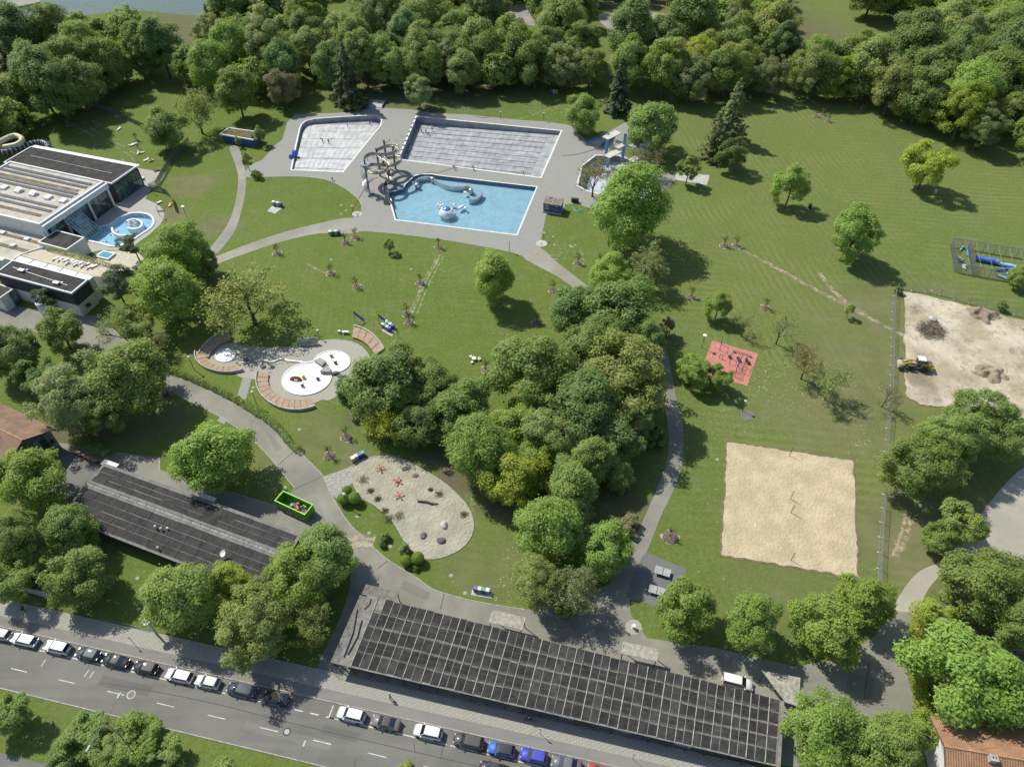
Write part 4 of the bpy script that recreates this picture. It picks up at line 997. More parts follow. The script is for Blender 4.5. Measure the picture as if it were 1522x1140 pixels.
curved_bench(337, 528, (31, 18.5), (46, 27), 1.0, 3.3, 10, 'curved timber bench round the small toddler basin')
curved_bench(351, 556, (46, 49), (61, 62), 3.62, 4.55, 8, 'weathered curved timber bench in tree shade', wood=M_WOOD2)
curved_bench(519, 560, (46, 57), (61, 73), 4.82, 5.72, 5, 'short curved timber bench beside the eight bins')

# --- playground sand pit
PLAY = smooth_poly([tuple(p) for p in W([(528, 690), (545, 682), (570, 679), (600, 684), (632, 701), (664, 722), (690, 748), (702, 772), (700, 795), (684, 815), (655, 828), (632, 829), (614, 818), (600, 800), (585, 775), (560, 752), (540, 740), (527, 722), (524, 705)])], 3)
def bumpy(amp, z0, seed): 
    rg = random.Random(seed); return lambda x, y: z0 + rg.uniform(-amp, amp)
structure(sheet('sand_pit', PLAY, M_SAND2, .02, grid=.34, zf=bumpy(.05, .075, 4)), 'pale kidney shaped playground sand with footprints')
structure(ring('kerb', PLAY, .22, 0, .12, M_KERB, None), 'stone rim of the playground sand')
M_RED = plain('red_plastic', (.52, .09, .045), .08, 3, .45)
for k, (px, py) in enumerate(((565, 698), (591, 717), (593.5, 738))):
    p = P(px, py); e = empty('spring_rocker', (p.x, p.y, .05), k * .9 + .3, 'red four seat spring rocker on the playground sand', 'spring rocker', 'red spring rockers')
    MB().tube([(math.cos(i * .9) * .17, math.sin(i * .9) * .17, i * .018) for i in range(26)], .03, 5).build('spring', M_IRON, e)
    for q in range(4):
        a = q * PI / 2; MB().box((math.cos(a) * .42, math.sin(a) * .42, .52), (.75, .18, .09), a).build('arm', M_RED, e)
        MB().lathe([(.17, 0), (.2, .05), (.14, .09), (0, .1)], (math.cos(a) * .8, math.sin(a) * .8, .5), 10).build('seat', M_RED, e)
        MB().tube([(math.cos(a) * .55 - math.sin(a) * .18, math.sin(a) * .55 + math.cos(a) * .18, .8), (math.cos(a) * .55 + math.sin(a) * .18, math.sin(a) * .55 - math.cos(a) * .18, .8)], .03, 5).build('handle', M_IRON, e)
boulder(660, 781, .75, .95, M_CONC, 'pale grey boulder on the playground sand', 61); boulder(655.5, 803, .8, .55, M_STONED, 'flat dark boulder on the playground sand', 62); boulder(629.5, 797, .65, .6, M_STONED, 'crescent shaped dark boulder on the playground sand', 63); boulder(602, 698, .6, .5, M_STONED, 'dark boulder in the tree shade on the sand', 64); boulder(617, 707, .55, .5, M_STONED, 'second dark boulder in the tree shade on the sand', 65)
e = empty('log', tuple(P(636, 748)), -.15, 'dark driftwood log on the playground sand', 'log')
MB().tube([(-2.0, 0, .25), (-.5, .15, .3), (.8, -.1, .25), (2.0, .1, .2)], [.16, .25, .24, .12], 8).build('stem', M_BARK, e, smooth=True)
MB().tube([(-1.6, 0, .3), (-2.3, .4, .75)], .1, 6, r1=.04).build('branch', M_BARK, e); MB().tube([(1.2, 0, .25), (1.7, -.5, .5)], .08, 6, r1=.03).build('branch', M_BARK, e)
for k, (px, py, r) in enumerate(((541, 714, 1.3), (653, 735, 1.1), (562, 742, .7), (593, 768, 1.3), (572, 760, .9), (578, 772, 1.1), (551, 730, .8), (640, 728, .5), (690, 765, .9))):
    rg = np.random.default_rng(k); n = 260; q = P(px, py); a = rng_a = rg.normal(0, .45 * r, (n, 3)); a[:, 2] = np.abs(a[:, 2]) * .3 + .06
    o = link('weed_tuft', leaf_quads('weed_tuft', a, rg.normal(0, .4, (n, 3)) + np.array([0, 0, .8]), .16, rg), None, (q.x, q.y, .04)); o.color = (.13, .12, .055, 1); tag(o, 'dry weed tuft growing through the playground sand', 'weed', 'dry weed tufts on the playground sand', 'stuff')

# --- sand court
COURT = []
cc = W([(1081, 657), (1268, 685), (1275, 858), (1073, 825)])
for i in range(4):
    a, b = cc[i], cc[(i + 1) % 4]
    for k in range(30):
        q = a.lerp(b, k / 30); d = (b - a).normalized(); COURT.append(q + Vector((-d.y, d.x, 0)) * random.uniform(-.22, .22))
structure(sheet('sand_court', COURT, M_SAND, .02, grid=.3, zf=bumpy(.035, .07, 9)), 'large golden sand volleyball court with raked bumps')
structure(ring('soil_edge', COURT, .35, 0, .05, plain('court_edge_soil', (.17, .125, .085), .25), None), 'dark soil edge of the sand court')
for k, (px, py) in enumerate(((1173.3, 677.6), (1174.5, 742), (1175.4, 762.3), (1175.4, 833))):
    p = P(px, py); e = empty('volleyball_post', (p.x, p.y, .05), 0, 'thin steel volleyball post standing in the sand court', 'post', 'volleyball posts')
    MB().tube([(0, 0, 0), (0, 0, 2.55)], .055, 8).build('pole', M_IRON, e); MB().tube([(0, 0, 2.5), (.12, 0, 2.5)], .05, 6).build('hook', M_IRON, e); MB().box((.07, 0, 1.2), (.1, .12, .18)).build('winch', M_POLISH, e)

# --- fitness court
FIT = W([(1059, 507), (1126, 526), (1110, 573), (1041, 555)])
structure(sheet('fitness_court', FIT, plain('red_rubber', (.46, .19, .145), .08, .8, .9, bump=.3, bscale=30), .03), 'salmon red rubber fitness court')
structure(ring('kerb', FIT, .12, 0, .05, plain('rubber_edge', (.40, .21, .17), .1), None), 'pale edge of the fitness court')
M_BAR = plain('violet_bar', (.14, .13, .24), .1, 2, .4, .4)
def frame_gym(pts, h, label, bars=1, rungs=0):
    w = [P(a, b) for a, b in pts]; c = sum(w, Vector()) / len(w); e = empty('fitness_frame', (c.x, c.y, .03), 0, label, 'fitness frame')
    for p in w: q = p - c; MB().tube([(q.x, q.y, 0), (q.x, q.y, h)], .07, 7).build('post', M_BAR, e)
    for k in range(len(w) - 1 if len(w) > 2 else 1):
        a, b = w[k] - c, w[(k + 1) % len(w)] - c; MB().tube([(a.x, a.y, h - .05), (b.x, b.y, h - .05)], .045, 6).build('bar', M_BAR, e)
        for r in range(rungs): MB().tube([(a.x, a.y, .4 + r * .4), (b.x, b.y, .4 + r * .4)], .03, 5).build('rung', M_BAR, e)
    return e
frame_gym([(1091.5, 560.5), (1093, 553), (1097, 546), (1100.5, 538)], 2.5, 'wall bar frame at the corner of the fitness court', rungs=5)
frame_gym([(1102, 554), (1105, 545), (1108, 540)], 2.3, 'pull up frame beside the wall bars'); frame_gym([(1084, 541), (1086, 533)], 1.9, 'low bar frame in the middle of the fitness court')
frame_gym([(1069, 533), (1073, 534)], 1.5, 'parallel bars behind the fitness court tree'); frame_gym([(1069.5, 521), (1071.5, 512)], 2.4, 'tall exerciser column at the upper court edge')
e = empty('balance_bar', tuple(P(1102, 527)), 0, 'low steel balance bar along the upper court edge', 'balance bar')
a, b = P(1090, 523.5) - e.location, P(1114, 530.5) - e.location
for q in (a, b): MB().box((q.x, q.y, .35), (.4, .4, .7)).build('foot', M_POLISH, e)
for dz in (.3, .6): MB().tube([(a.x, a.y, dz), (b.x, b.y, dz)], .05, 6).build('bar', M_IRON, e)
for k, (px, py) in enumerate(((1084, 531.5), (1096.5, 534), (1098, 537), (1109, 536.5), (1112, 540.5))):
    p = P(px, py); e = empty('step_pad', (p.x, p.y, .03), 0, 'round black stepping pad on the fitness court', 'pad', 'black stepping pads'); MB().lathe([(.42, .35), (.42, .48), (0, .5)], n=14).build('pad', M_DARKLINE, e); MB().tube([(0, 0, 0), (0, 0, .36)], .08, 7).build('stem', M_IRON, e)
# ------------------------------------------------------------------ buildings
M_PLASTER = plain('white_plaster', (.62, .615, .59), .06, .6, .8); M_TRIM = plain('white_trim', (.68, .68, .67), .05, 1, .6)
M_GRAVROOF = plain('gravel_roof', (.44, .41, .34), .16, .35, .95, bump=.4, bscale=12); M_BITU = plain('bitumen_roof', (.06, .058, .055), .2, .5, .95, spec=.1, bump=.4, bscale=8)
M_CLAD = plain('dark_cladding', (.045, .045, .05), .2, 1.5, .7); M_SOLAR = plain('solar_module', (.045, .047, .055), .12, 1.0, .35, .2, .5)
M_MULL = plain('dark_mullion', (.08, .085, .09), .1, 2, .5, .4); M_SKYL = plain('skylight_dome', (.68, .67, .62), .06, 2, .4)
def glass_mat(name, c=(.03, .05, .048)):
    t = NT(name); n = t.noise(.35, 3, .5)
    t.col(t.mix(t.mr(n, .4, .65), c, tuple(k * 3.2 for k in c))); t.rough(.05); t.spec(.8); t.b.inputs['Coat Weight'].default_value = .5; return t.m
M_GLASS = glass_mat('window_glass'); M_GLASSG = glass_mat('green_glass', (.06, .10, .09))
def rect(a, b, c):
    """fourth corner of a parallelogram a, b, c"""
    return [a, b, c, a + c - b]
def flat_roof(e, q, h, wallm, roofm, rim=.45, rimh=.3, z0=0.0, rimm=None, wall=True):
    """walls, recessed roof surface and a parapet rim over the loop q"""
    if wall: mb = MB(); mb.prism([p.lerp(sum(q, Vector()) / len(q), .004) for p in q], z0, h - .08); mb.build('wall', wallm, e, world=True)
    inner = offset_loop(q, -rim)
    mb = MB(); mb.prism(inner, h - .06, h); mb.build('roof', roofm, e, world=True)
    return ring('parapet', inner, rim, h - .25, h + rimh, rimm or M_TRIM, e)
def quad_uv(q, u, v, z): 
    p = lerp2(q[0], q[1], q[2], q[3], u, v); return Vector((p.x, p.y, z))

# --- pool hall: high gravel roofed hall with solar strips
Hh = 7.7
q = rect(P(15.8, 241, Hh), P(155, 270.8, Hh), P(59, 335, Hh))
e = empty('pool_hall', tuple(Vector((*(q[1] + q[3]).xy / 2, 0))), 0, 'tall white indoor pool hall with gravel roof and solar strips', 'building')
flat_roof(e, q, Hh, M_PLASTER, M_GRAVROOF, .5, .35)
ux = (q[1] - q[0]); vx = (q[2] - q[1]); ang = math.atan2(ux.y, ux.x); Lu, Lv = ux.length, vx.length
for v in (.108, .184, .338, .407, .65, .736):
    f = empty('solar_strip'); f.parent = e
    n = 22
    for k in range(n):
        a, b = .02 + .915 * k / n, .02 + .915 * (k + .955) / n; p = quad_uv(q, (a + b) / 2, v, Hh + .14)
        MB().box(p, ((b - a) * Lu, .042 * Lv, .1), ang).build('solar_module', M_SOLAR, f, world=True)
for v in (.275, .845):
    MB().box(quad_uv(q, .46, v, Hh + .03), (Lu * .9, Lv * .05, .06), ang).build('roof_gutter', plain('stained_gutter', (.16, .13, .09), .3, .6, .9), e, world=True)
for k in range(7):
    p = quad_uv(q, .915 - .152 * k, .516, Hh); f = MB().box(p + Vector((0, 0, .2)), (1.9, 1.9, .4), ang).build('skylight', M_TRIM, e, world=True)
    tl = Matrix.Rotation(ang, 3, 'Z') @ Matrix.Rotation(.3 if k in (2, 3) else .02, 3, 'X')
    MB().box(p + Vector((0, 0, .5 + (.25 if k in (2, 3) else 0))), (1.75, 1.75, .14), rot=tl).build('dome', M_SKYL, f, world=True)
# glazed front of the hall
def facade(e, a, b, z0, z1, nx, nz, gm, off=.06, mm=None, mw=.12, colw=None, name='window'):
    d = b - a; L = d.length; t = d.normalized(); nrm = Vector((t.y, -t.x, 0)); an = math.atan2(t.y, t.x)
    for i in range(nx):
        for j in range(nz):
            c = a + d * ((i + .5) / nx); z = z0 + (z1 - z0) * (j + .5) / nz
            MB().box((c.x + nrm.x * off, c.y + nrm.y * off, z), (L / nx - mw, .06, (z1 - z0) / nz - mw), an).build(name, gm, e, world=True)
    mb = MB()
    for i in range(nx + 1): c = a + d * (i / nx); mb.box((c.x + nrm.x * (off + .02), c.y + nrm.y * (off + .02), (z0 + z1) / 2), (mw, .14, z1 - z0), an)
    for j in range(nz + 1): c = (a + b) / 2; z = z0 + (z1 - z0) * j / nz; mb.box((c.x + nrm.x * (off + .015), c.y + nrm.y * (off + .015), z), (L, .13, mw), an)
    mb.build('mullions', mm or M_MULL, e, world=True)
g0 = lambda p: Vector((p.x, p.y, 0))
A, B = g0(q[2]), g0(q[1])     # runs from lower left to upper right
facade(e, A.lerp(B, .02), A.lerp(B, .98), .1, 5.9, 12, 2, M_GLASS, .05)
d = (B - A).normalized(); nn = Vector((d.y, -d.x, 0)); an = math.atan2(d.y, d.x)
for t_ in (.02, .3, .66, .98): p = A.lerp(B, t_) + nn * .45; MB().box((p.x, p.y, 3.0), (.55, .5, 6.0), an).build('column', M_TRIM, e, world=True)
p = A.lerp(B, .5) + nn * .5; MB().box((p.x, p.y, 6.75), ((B - A).length, 1.0, 1.5), an).build('fascia', M_TRIM, e, world=True)
# sloping glass screen down to the whirlpool
s0, s1 = A.lerp(B, .27) + nn * .7, A.lerp(B, .5) + nn * .7; mb = MB()
for k in range(7): r0 = s0.lerp(s1, k / 6); mb.tube([r0 + Vector((0, 0, 5.6)), r0 + nn * 5.5 + Vector((0, 0, .3))], .06, 5)
for k in range(6): o_ = nn * (5.5 * k / 5); z = 5.6 - 5.3 * k / 5; mb.tube([s0 + o_ + Vector((0, 0, z)), s1 + o_ + Vector((0, 0, z))], .05, 5)
f = mb.build('screen_frame', M_POLISH, e, world=True)
mb = MB(); mb.add([s0 + Vector((0, 0, 5.55)), s1 + Vector((0, 0, 5.55)), s1 + nn * 5.5 + Vector((0, 0, .25)), s0 + nn * 5.5 + Vector((0, 0, .25))], [(0, 1, 2, 3)]); mb.build('screen_glass', M_GLASSG, f, world=True)

# --- lower dark roofed wing with glazed end
Hd = 6.2
q2 = rect(P(46.4, 218.5, Hd), P(203.3, 248, Hd), P(165.8, 273.8, Hd))
e2 = empty('pool_hall_wing', tuple(g0((q2[1] + q2[3]) / 2)), 0, 'pool hall wing with flat dark gravel roof and glass end wall', 'building')
flat_roof(e2, q2, Hd, M_CLAD, M_BITU, .35, .22)
A, B = g0(q2[2]), g0(q2[1]); facade(e2, A.lerp(B, .02), A.lerp(B, .98), .1, 5.6, 6, 2, M_GLASS, .06)
A3, B3 = g0(q2[1]), g0(q2[0]); facade(e2, A3.lerp(B3, .0), A3.lerp(B3, .98), .1, 5.4, 16, 2, M_GLASS, .06)
for k in range(15):
    p = q2[0].lerp(q2[1], (k + .5) / 15); t_ = (q2[1] - q2[0]).normalized(); n_ = Vector((-t_.y, t_.x, 0))
    MB().box((p.x + n_.x * .75, p.y + n_.y * .75, Hd - .1), ((q2[1] - q2[0]).length / 15 - .06, 1.3, .12), math.atan2(t_.y, t_.x)).build('eave_panel', M_TRIM, e2, world=True)
mb = MB(); mb.tube([quad_uv(q2, .12, .45, Hd + .15), quad_uv(q2, .9, .55, Hd + .15)], .12, 6); mb.build('roof_pipe', M_GRAVROOF, e2, world=True)
# --- low wing, annex and terrace
z3 = 3.7
q3 = [P(-40, 326, z3), P(67, 350, z3), P(91, 358.6, z3), P(31.6, 379, z3), P(18, 388, z3), P(-70, 366, z3)]
e3 = empty('entrance_wing', tuple(g0(sum(q3, Vector()) / 6)), 0, 'low gravel roofed wing between pool hall and sauna building', 'building')
flat_roof(e3, q3, z3, M_PLASTER, M_GRAVROOF, .3, .2)
for px, py in ((5, 347), (41, 356.5), (4, 387), (-12, 372), (20, 366)):
    p = P(px, py, z3); f = MB().box(p + Vector((0, 0, .2)), (1.5, 1.2, .4), ang).build('skylight', M_TRIM, e3, world=True); MB().box(p + Vector((0, 0, .46)), (1.35, 1.05, .1), ang).build('dome', M_SKYL, f, world=True)
MB().box(P(20, 352, z3) + Vector((0, 0, .06)), (24, 1.0, .08), ang).build('roof_gutter', MC['stained_gutter'], e3, world=True)
MB().box(P(30, 371, z3) + Vector((0, 0, .06)), (18, 1.2, .08), ang).build('roof_gutter', MC['stained_gutter'], e3, world=True)
z4 = 4.6; q4 = rect(P(84, 342.5, z4), P(126, 353.7, z4), P(98.7, 372.5, z4))
e4 = empty('annex', tuple(g0(sum(q4, Vector()) / 4)), 0, 'small white annex with dark flat roof beside the whirlpool', 'building'); flat_roof(e4, q4, z4, M_PLASTER, M_BITU, .35, .2)
# roof terrace with loungers
zt = 4.0
qt = [P(60, 371, zt), P(100, 375, zt), P(182, 402, zt), P(176, 412, zt), P(140, 411, zt), P(31, 380, zt)]
e5 = empty('roof_terrace', tuple(g0(sum(qt, Vector()) / 6)), 0, 'sandy paved roof terrace with rows of white loungers', 'terrace')
mb = MB(); mb.prism(qt, 0, zt - .05); mb.build('wall', M_PLASTER, e5, world=True); mb = MB(); mb.prism([p.lerp(sum(qt, Vector()) / 6, .01) for p in qt], zt - .04, zt); mb.build('terrace_floor', plain('terrace_sand', (.50, .44, .33), .1, .8, .9), e5, world=True)
MB().box(P(180, 407, zt) + Vector((0, 0, .6)), (.2, 4.5, 1.2), .6).build('wind_screen', M_PLASTER, e5, world=True)
lounger_xy = [(82, 385.5), (90, 386.5), (97, 388), (101, 392), (106, 389.5), (111, 391), (113, 394), (119, 392.5), (124, 396), (129, 394), (133, 398), (140, 397)]
for k, (px, py) in enumerate(lounger_xy):
    p = P(px, py, zt); f = empty('sun_lounger', (p.x, p.y, zt), ang + 1.1 + random.uniform(-.12, .12), 'white sun lounger on the sandy roof terrace', 'sun lounger', 'white loungers on the roof terrace')
    MB().box((.2, 0, .3), (1.35, .65, .1)).build('seat', M_SKYL, f); MB().box((-.7, 0, .5), (.75, .65, .08), rot=Matrix.Rotation(.6, 3, 'Y')).build('backrest', M_SKYL, f)
    for sx in (-.5, .8):
        for sy in (-.27, .27): MB().box((sx, sy, .13), (.06, .06, .26)).build('leg', M_TRIM, f)
# --- sauna building
zs_ = 7.4; q6 = rect(P(19.7, 387, zs_), P(131.6, 416, zs_), P(106.6, 437, zs_))
e6 = empty('sauna_building', tuple(g0(sum(q6, Vector()) / 4)), 0, 'sauna building with dark clad upper floor and white lower walls', 'building')
flat_roof(e6, q6, zs_, M_CLAD, M_BITU, .35, .2, z0=3.7)
mb = MB(); cq = sum(q6, Vector()) / 4; mb.prism([p.lerp(cq, .03) for p in q6], 0, 3.72); mb.build('lower_wall', M_PLASTER, e6, world=True)
MB().box(g0(q6[2]).lerp(g0(q6[1]), .42) + Vector((0, 0, 2.2)) + Vector((.25, -.2, 0)), (1.1, .6, .7), math.atan2((q6[1] - q6[2]).y, (q6[1] - q6[2]).x)).build('window', M_CLAD, e6, world=True)
mb = MB(); a, b = quad_uv(q6, .1, .42, zs_ + .12), quad_uv(q6, .86, .62, zs_ + .12); mb.tube([a, b], .08, 6); f = mb.build('roof_rail', M_POLISH, e6, world=True)
for u, v in ((.24, .5), (.74, .68)):
    p = quad_uv(q6, u, v, zs_); mb = MB(); mb.box(p + Vector((0, 0, .35)), (1.6, .9, .5), ang); mb.tube([p + Vector((.9, .4, .2)), p + Vector((1.5, .4, .2))], .2, 8); mb.build('ventilator', M_POLISH, e6, world=True)
qs = [P(29, 380.5, 6.6), P(140, 411.5, 6.6), P(132.5, 417.5, 6.6), P(20, 387.5, 6.6)]
for k in range(5):
    u0, u1 = k / 5 + .004, (k + 1) / 5 - .012; loop = [qs[0].lerp(qs[1], u0), qs[0].lerp(qs[1], u1), qs[3].lerp(qs[2], u1), qs[3].lerp(qs[2], u0)]
    mb = MB(); mb.prism(loop, 6.45, 6.6); mb.build('roof_sheet', plain('pale_roof_sheet', (.50, .50, .46), .08, 1, .5, .2), e6, world=True)
mb = MB(); mb.prism([p.lerp(sum(qs, Vector()) / 4, .03) for p in qs], 0, 6.44); mb.build('rear_wall', M_PLASTER, e6, world=True)
p = P(66, 447, 3.3); mb = MB(); mb.lathe([(2.2, 0), (2.2, 3.3), (1.9, 3.3), (1.9, 3.1), (0, 3.1)], (p.x, p.y, 0), 20); mb.build('round_bay', M_PLASTER, e6, world=True)
# small glass link building on the left edge
q7 = [P(-30, 432, 4.2), P(0, 444, 4.2), P(20, 430, 4.2), P(4, 424, 4.2), P(-16, 420, 4.2)]
e7 = empty('porch', tuple(g0(sum(q7, Vector()) / 5)), 0, 'white porch with green glass side next to the sauna building', 'porch')
flat_roof(e7, q7, 4.2, M_PLASTER, M_BITU, .3, .15); A, B = g0(q7[1]), g0(q7[2]); facade(e7, A.lerp(B, .6), A.lerp(B, .98), .1, 3.9, 2, 1, M_GLASSG, .06)
# terrace paving
structure(sheet('terrace_paving', W([(150, 322), (176, 302), (212, 277), (205, 262), (204, 250), (246, 257), (243, 265), (234, 275), (221, 287), (216, 296), (226, 300), (237, 306), (244, 315), (244, 324), (238, 334), (223, 348), (209, 358), (190, 372), (150, 372), (118, 380), (100, 360)]), M_TERR, .014, holes=[WHIRL]), 'grey paved terrace round the whirlpool')
structure(sheet('terrace_paving', W([(150, 374), (200, 372), (214, 384), (200, 402), (178, 402), (130, 386)]), plain('sand_court_paving', (.46, .41, .31), .12), .02), 'sandy sauna garden paving')
p = P(158, 381); e = empty('plunge_tub', (p.x, p.y, .02), ang, 'small blue plunge pool beside the annex', 'tub')
mb = MB(); mb.box((0, 0, .25), (4.2, 3.0, .5)); mb.build('rim', M_TRIM, e); MB().box((0, 0, .49), (3.4, 2.2, .06)).build('water', plain('tub_water', (.1, .28, .42), .1, 2, .1), e)
# --- glass stair tower and tube slide behind the hall
p = P(-4, 268); e = empty('slide_tower', tuple(p), 0, 'round glass stair tower of the indoor slide', 'tower')
MB().lathe([(2.6, 0), (2.6, 11.3)], n=16).build('glass_shaft', M_GLASSG, e); MB().lathe([(2.8, 11.3), (2.8, 11.6), (0, 11.75)], n=16).build('roof', plain('tower_roof', (.52, .54, .52), .06), e)
for k in range(8): a = k * PI / 4; MB().box((math.cos(a) * 2.65, math.sin(a) * 2.65, 5.7), (.12, .12, 11.3), a).build('mullion', M_MULL, e)
ctl = [(-8, 216, 8.5), (6, 208, 8.2), (22, 202, 8.0), (33, 207, 7.7), (26, 215, 7.4), (8, 219, 7.1), (-6, 222, 6.9), (-2, 226, 6.7), (10, 226, 6.5), (25, 222, 6.2), (40, 216, 5.9), (55, 212, 5.6), (67, 213, 5.3), (72, 220, 5.0), (64, 226, 4.7), (50, 228, 4.4)]
pts = smooth_poly([tuple(P(*c)) for c in ctl], 5, False); root = P(20, 245); e = empty('tube_slide', tuple(root), 0, 'ribbed yellow white and black tube slide looping behind the hall', 'water slide')
pts = [Vector(p) - root for p in pts]; cut = 38
MB().tube(pts[:cut], .85, 12).build('pale_tube', plain('cream_tube', (.48, .45, .30), .12, 1.5, .4), e, smooth=True)
MB().tube(pts[cut - 1:], .8, 12).build('dark_tube', plain('dark_tube', (.05, .05, .065), .15, 1.5, .3), e, smooth=True)
for k in range(cut, len(pts), 2):
    d = (pts[min(k + 1, len(pts) - 1)] - pts[k - 1]).normalized(); MB().tube([pts[k] - d * .07, pts[k] + d * .07], .9, 12).build('flange', M_TRIM, e)
for k in (8, 22, 40, 52, 64):
    if k < len(pts): MB().tube([(pts[k].x, pts[k].y, 0), (pts[k].x, pts[k].y, pts[k].z - .7)], .2, 8).build('post', M_IRON, e)

# --- kiosk with green roof
zk = 2.8; qk = rect(P(324, 197, zk), P(339, 189, zk), P(390, 197, zk)); qk = [P(326, 200, zk), P(340, 190, zk), P(389, 197, zk), P(376, 208.5, zk)]
e = empty('kiosk', tuple(g0(sum(qk, Vector()) / 4)), 0, 'low blue kiosk with brown planted flat roof', 'kiosk')
ck = sum(qk, Vector()) / 4; mb = MB(); mb.prism([p.lerp(ck, .12) for p in qk], 0, zk - .2); mb.build('wall', plain('blue_wall_paint', (.10, .13, .24), .1, 1, .6), e, world=True)
mb = MB(); mb.prism(offset_loop(qk, -.4), zk - .05, zk + .06); mb.build('roof_planting', plain('sedum', (.12, .10, .05), .35, .8, .95, bump=.8, bscale=10), e, world=True); ring('parapet', offset_loop(qk, -.4), .4, zk - .3, zk + .12, M_TRIM, e)
A, B = g0(qk[0]).lerp(g0(ck), .11), g0(qk[3]).lerp(g0(ck), .11)
for k in range(4):
    p = A.lerp(B, (k + .5) / 4); t_ = (B - A).normalized(); n_ = Vector((t_.y, -t_.x, 0)); f = MB().box((p.x + n_.x * .06, p.y + n_.y * .06, 1.1), ((B - A).length / 4 - .5, .1, 2.1), math.atan2(t_.y, t_.x)).build('door', plain('blue_door', (.05, .09, .30), .08, 2, .4), e, world=True)
    MB().box((p.x + n_.x * .14, p.y + n_.y * .14, 1.1), (.12, .06, .3), math.atan2(t_.y, t_.x)).build('handle', M_POLISH, f, world=True)

# --- lifeguard hut
p = P(822, 313); aw = math.atan2((P(833, 318) - P(808, 314)).y, (P(833, 318) - P(808, 314)).x)
e = empty('lifeguard_hut', (p.x, p.y, .03), aw, 'small blue lifeguard hut with flat gravel roof', 'hut')
M_HUT = plain('hut_blue', (.055, .095, .30), .08, 1.5, .5); MB().box((0, 0, 1.65), (5.2, 3.6, 2.5)).build('wall', M_HUT, e); MB().box((0, 0, .2), (5.6, 4.0, .4)).build('plinth', M_CONC, e)
f = MB().box((0, 0, 3.0), (5.6, 4.0, .22)).build('roof', plain('hut_roof', (.20, .17, .12), .3, 1, .95), e); MB().box((-.1, .1, 3.15), (.12, 3.6, .1)).build('seam', M_CONC, f); mb = MB(); mb.box((-1.3, 1.6, 3.25), (.8, .5, .3)); mb.build('antenna_box', M_POLISH, f)
for x, w in ((-1.55, 1.5), (1.3, .9)):
    f = MB().box((x, -1.83, 1.95), (w, .08, 1.0)).build('window', M_GLASS, e); MB().box((x, -1.86, 1.4), (w + .15, .12, .08)).build('sill', M_TRIM, f); MB().box((x, -1.86, 2.5), (w + .15, .12, .08)).build('frame', M_TRIM, f)
f = MB().box((.3, -1.84, 1.3), (.85, .08, 1.95)).build('door', plain('hut_door', (.07, .12, .36), .08), e); MB().box((.6, -1.92, 1.3), (.05, .08, .2)).build('handle', M_POLISH, f)
MB().box((-2.68, .2, 2.0), (.12, 2.2, 1.0)).build('window', M_GLASS, e)
MB().box((-3.0, -.6, 2.6), (.7, 1.6, .06), rot=Matrix.Rotation(-.35, 3, 'Y')).build('awning', M_POLISH, e)

# --- changing rooms: long low building with dark sheet roof
zc = 3.2
UL, UR, LR_, LL = P(155, 688, zc), P(449, 793, zc), P(398, 888, zc), P(88, 766, zc)
LL = UL + (LR_ - UR)
e = empty('changing_rooms', tuple(g0((UL + LR_) / 2)), 0, 'long low changing room building with dark patched sheet roof', 'building')
qc = [UL, UR, LR_, LL]; c0 = sum(qc, Vector()) / 4
mb = MB(); mb.prism([lerp2(*qc, u, v) for u, v in ((.02, .06), (.985, .06), (.985, .94), (.02, .94))], 0, zc - .12); mb.build('wall', plain('dark_timber_wall', (.06, .05, .045), .2, 1.5, .8), e, world=True)
M_SHEET = plain('dark_roof_sheet', (.055, .053, .051), .18, .7, .95, spec=.08, bump=.6, bscale=3.5); M_EAVE = plain('grey_roof_edge', (.17, .165, .155), .18, .8, .85); M_EAVEL = plain('pale_roof_strip', (.23, .225, .21), .2, .8, .85)
def roof_z(v): return zc + .35 * (1 - abs(v - .42) / (.42 if v < .42 else .58))
def roof_piece(u0, u1, v0, v1, dz, th, mat, name, parent, wav=0.0):
    n = 4; vs = []
    for k in (0, 1):
        for v in (v0, v1):
            for i in range(n + 1):
                p = lerp2(*qc, u0 + (u1 - u0) * i / n, v); vs.append((p.x, p.y, roof_z(v) + dz - (th if k else 0) + (random.uniform(-wav, wav) if not k else 0)))
    m = n + 1; fs = []
    for i in range(n): fs += [(i, m + i, m + i + 1, i + 1), (2 * m + i, i, i + 1, 2 * m + i + 1), (m + i, 3 * m + i, 3 * m + i + 1, m + i + 1)]
    fs += [(0, 2 * m, 3 * m, m), (m - 1, 2 * m - 1, 4 * m - 1, 3 * m - 1)]
    mb = MB(); mb.add(vs, fs); return mb.build(name, mat, parent, world=True)
rf = empty('roof'); rf.parent = e
for v0, v1 in ((0, .42), (.42, 1)): roof_piece(0, 1, v0, v1, 0, .12, M_EAVE, 'roof_deck', rf)
rows = ((.055, .15), (.155, .25), (.255, .345), (.475, .60), (.605, .72), (.725, .84), (.845, .965))
for r_, (v0, v1) in enumerate(rows):
    nn_ = 14
    for k in range(nn_):
        u0 = .012 + .975 * k / nn_ + (.006 if r_ % 2 else 0); roof_piece(u0, u0 + .975 / nn_ - .0016, v0 + random.uniform(-.004, .004), v1 - .004 + random.uniform(-.004, .004), .055 + random.uniform(-.01, .02), .05, M_SHEET, 'roof_sheet', rf, .025)
for k in range(22): roof_piece(k / 22 + .001, (k + 1) / 22 - .002, .385, .435, .06 + random.uniform(0, .03), .05, M_EAVEL, 'ridge_sheet', rf, .015)
mb = MB(); pp = [lerp2(*qc, i / 12, .39) for i in range(13)]; mb.tube([(p.x, p.y, roof_z(.39) + .18) for p in pp], .05, 5); mb.build('lightning_wire', M_POLISH, rf, world=True)
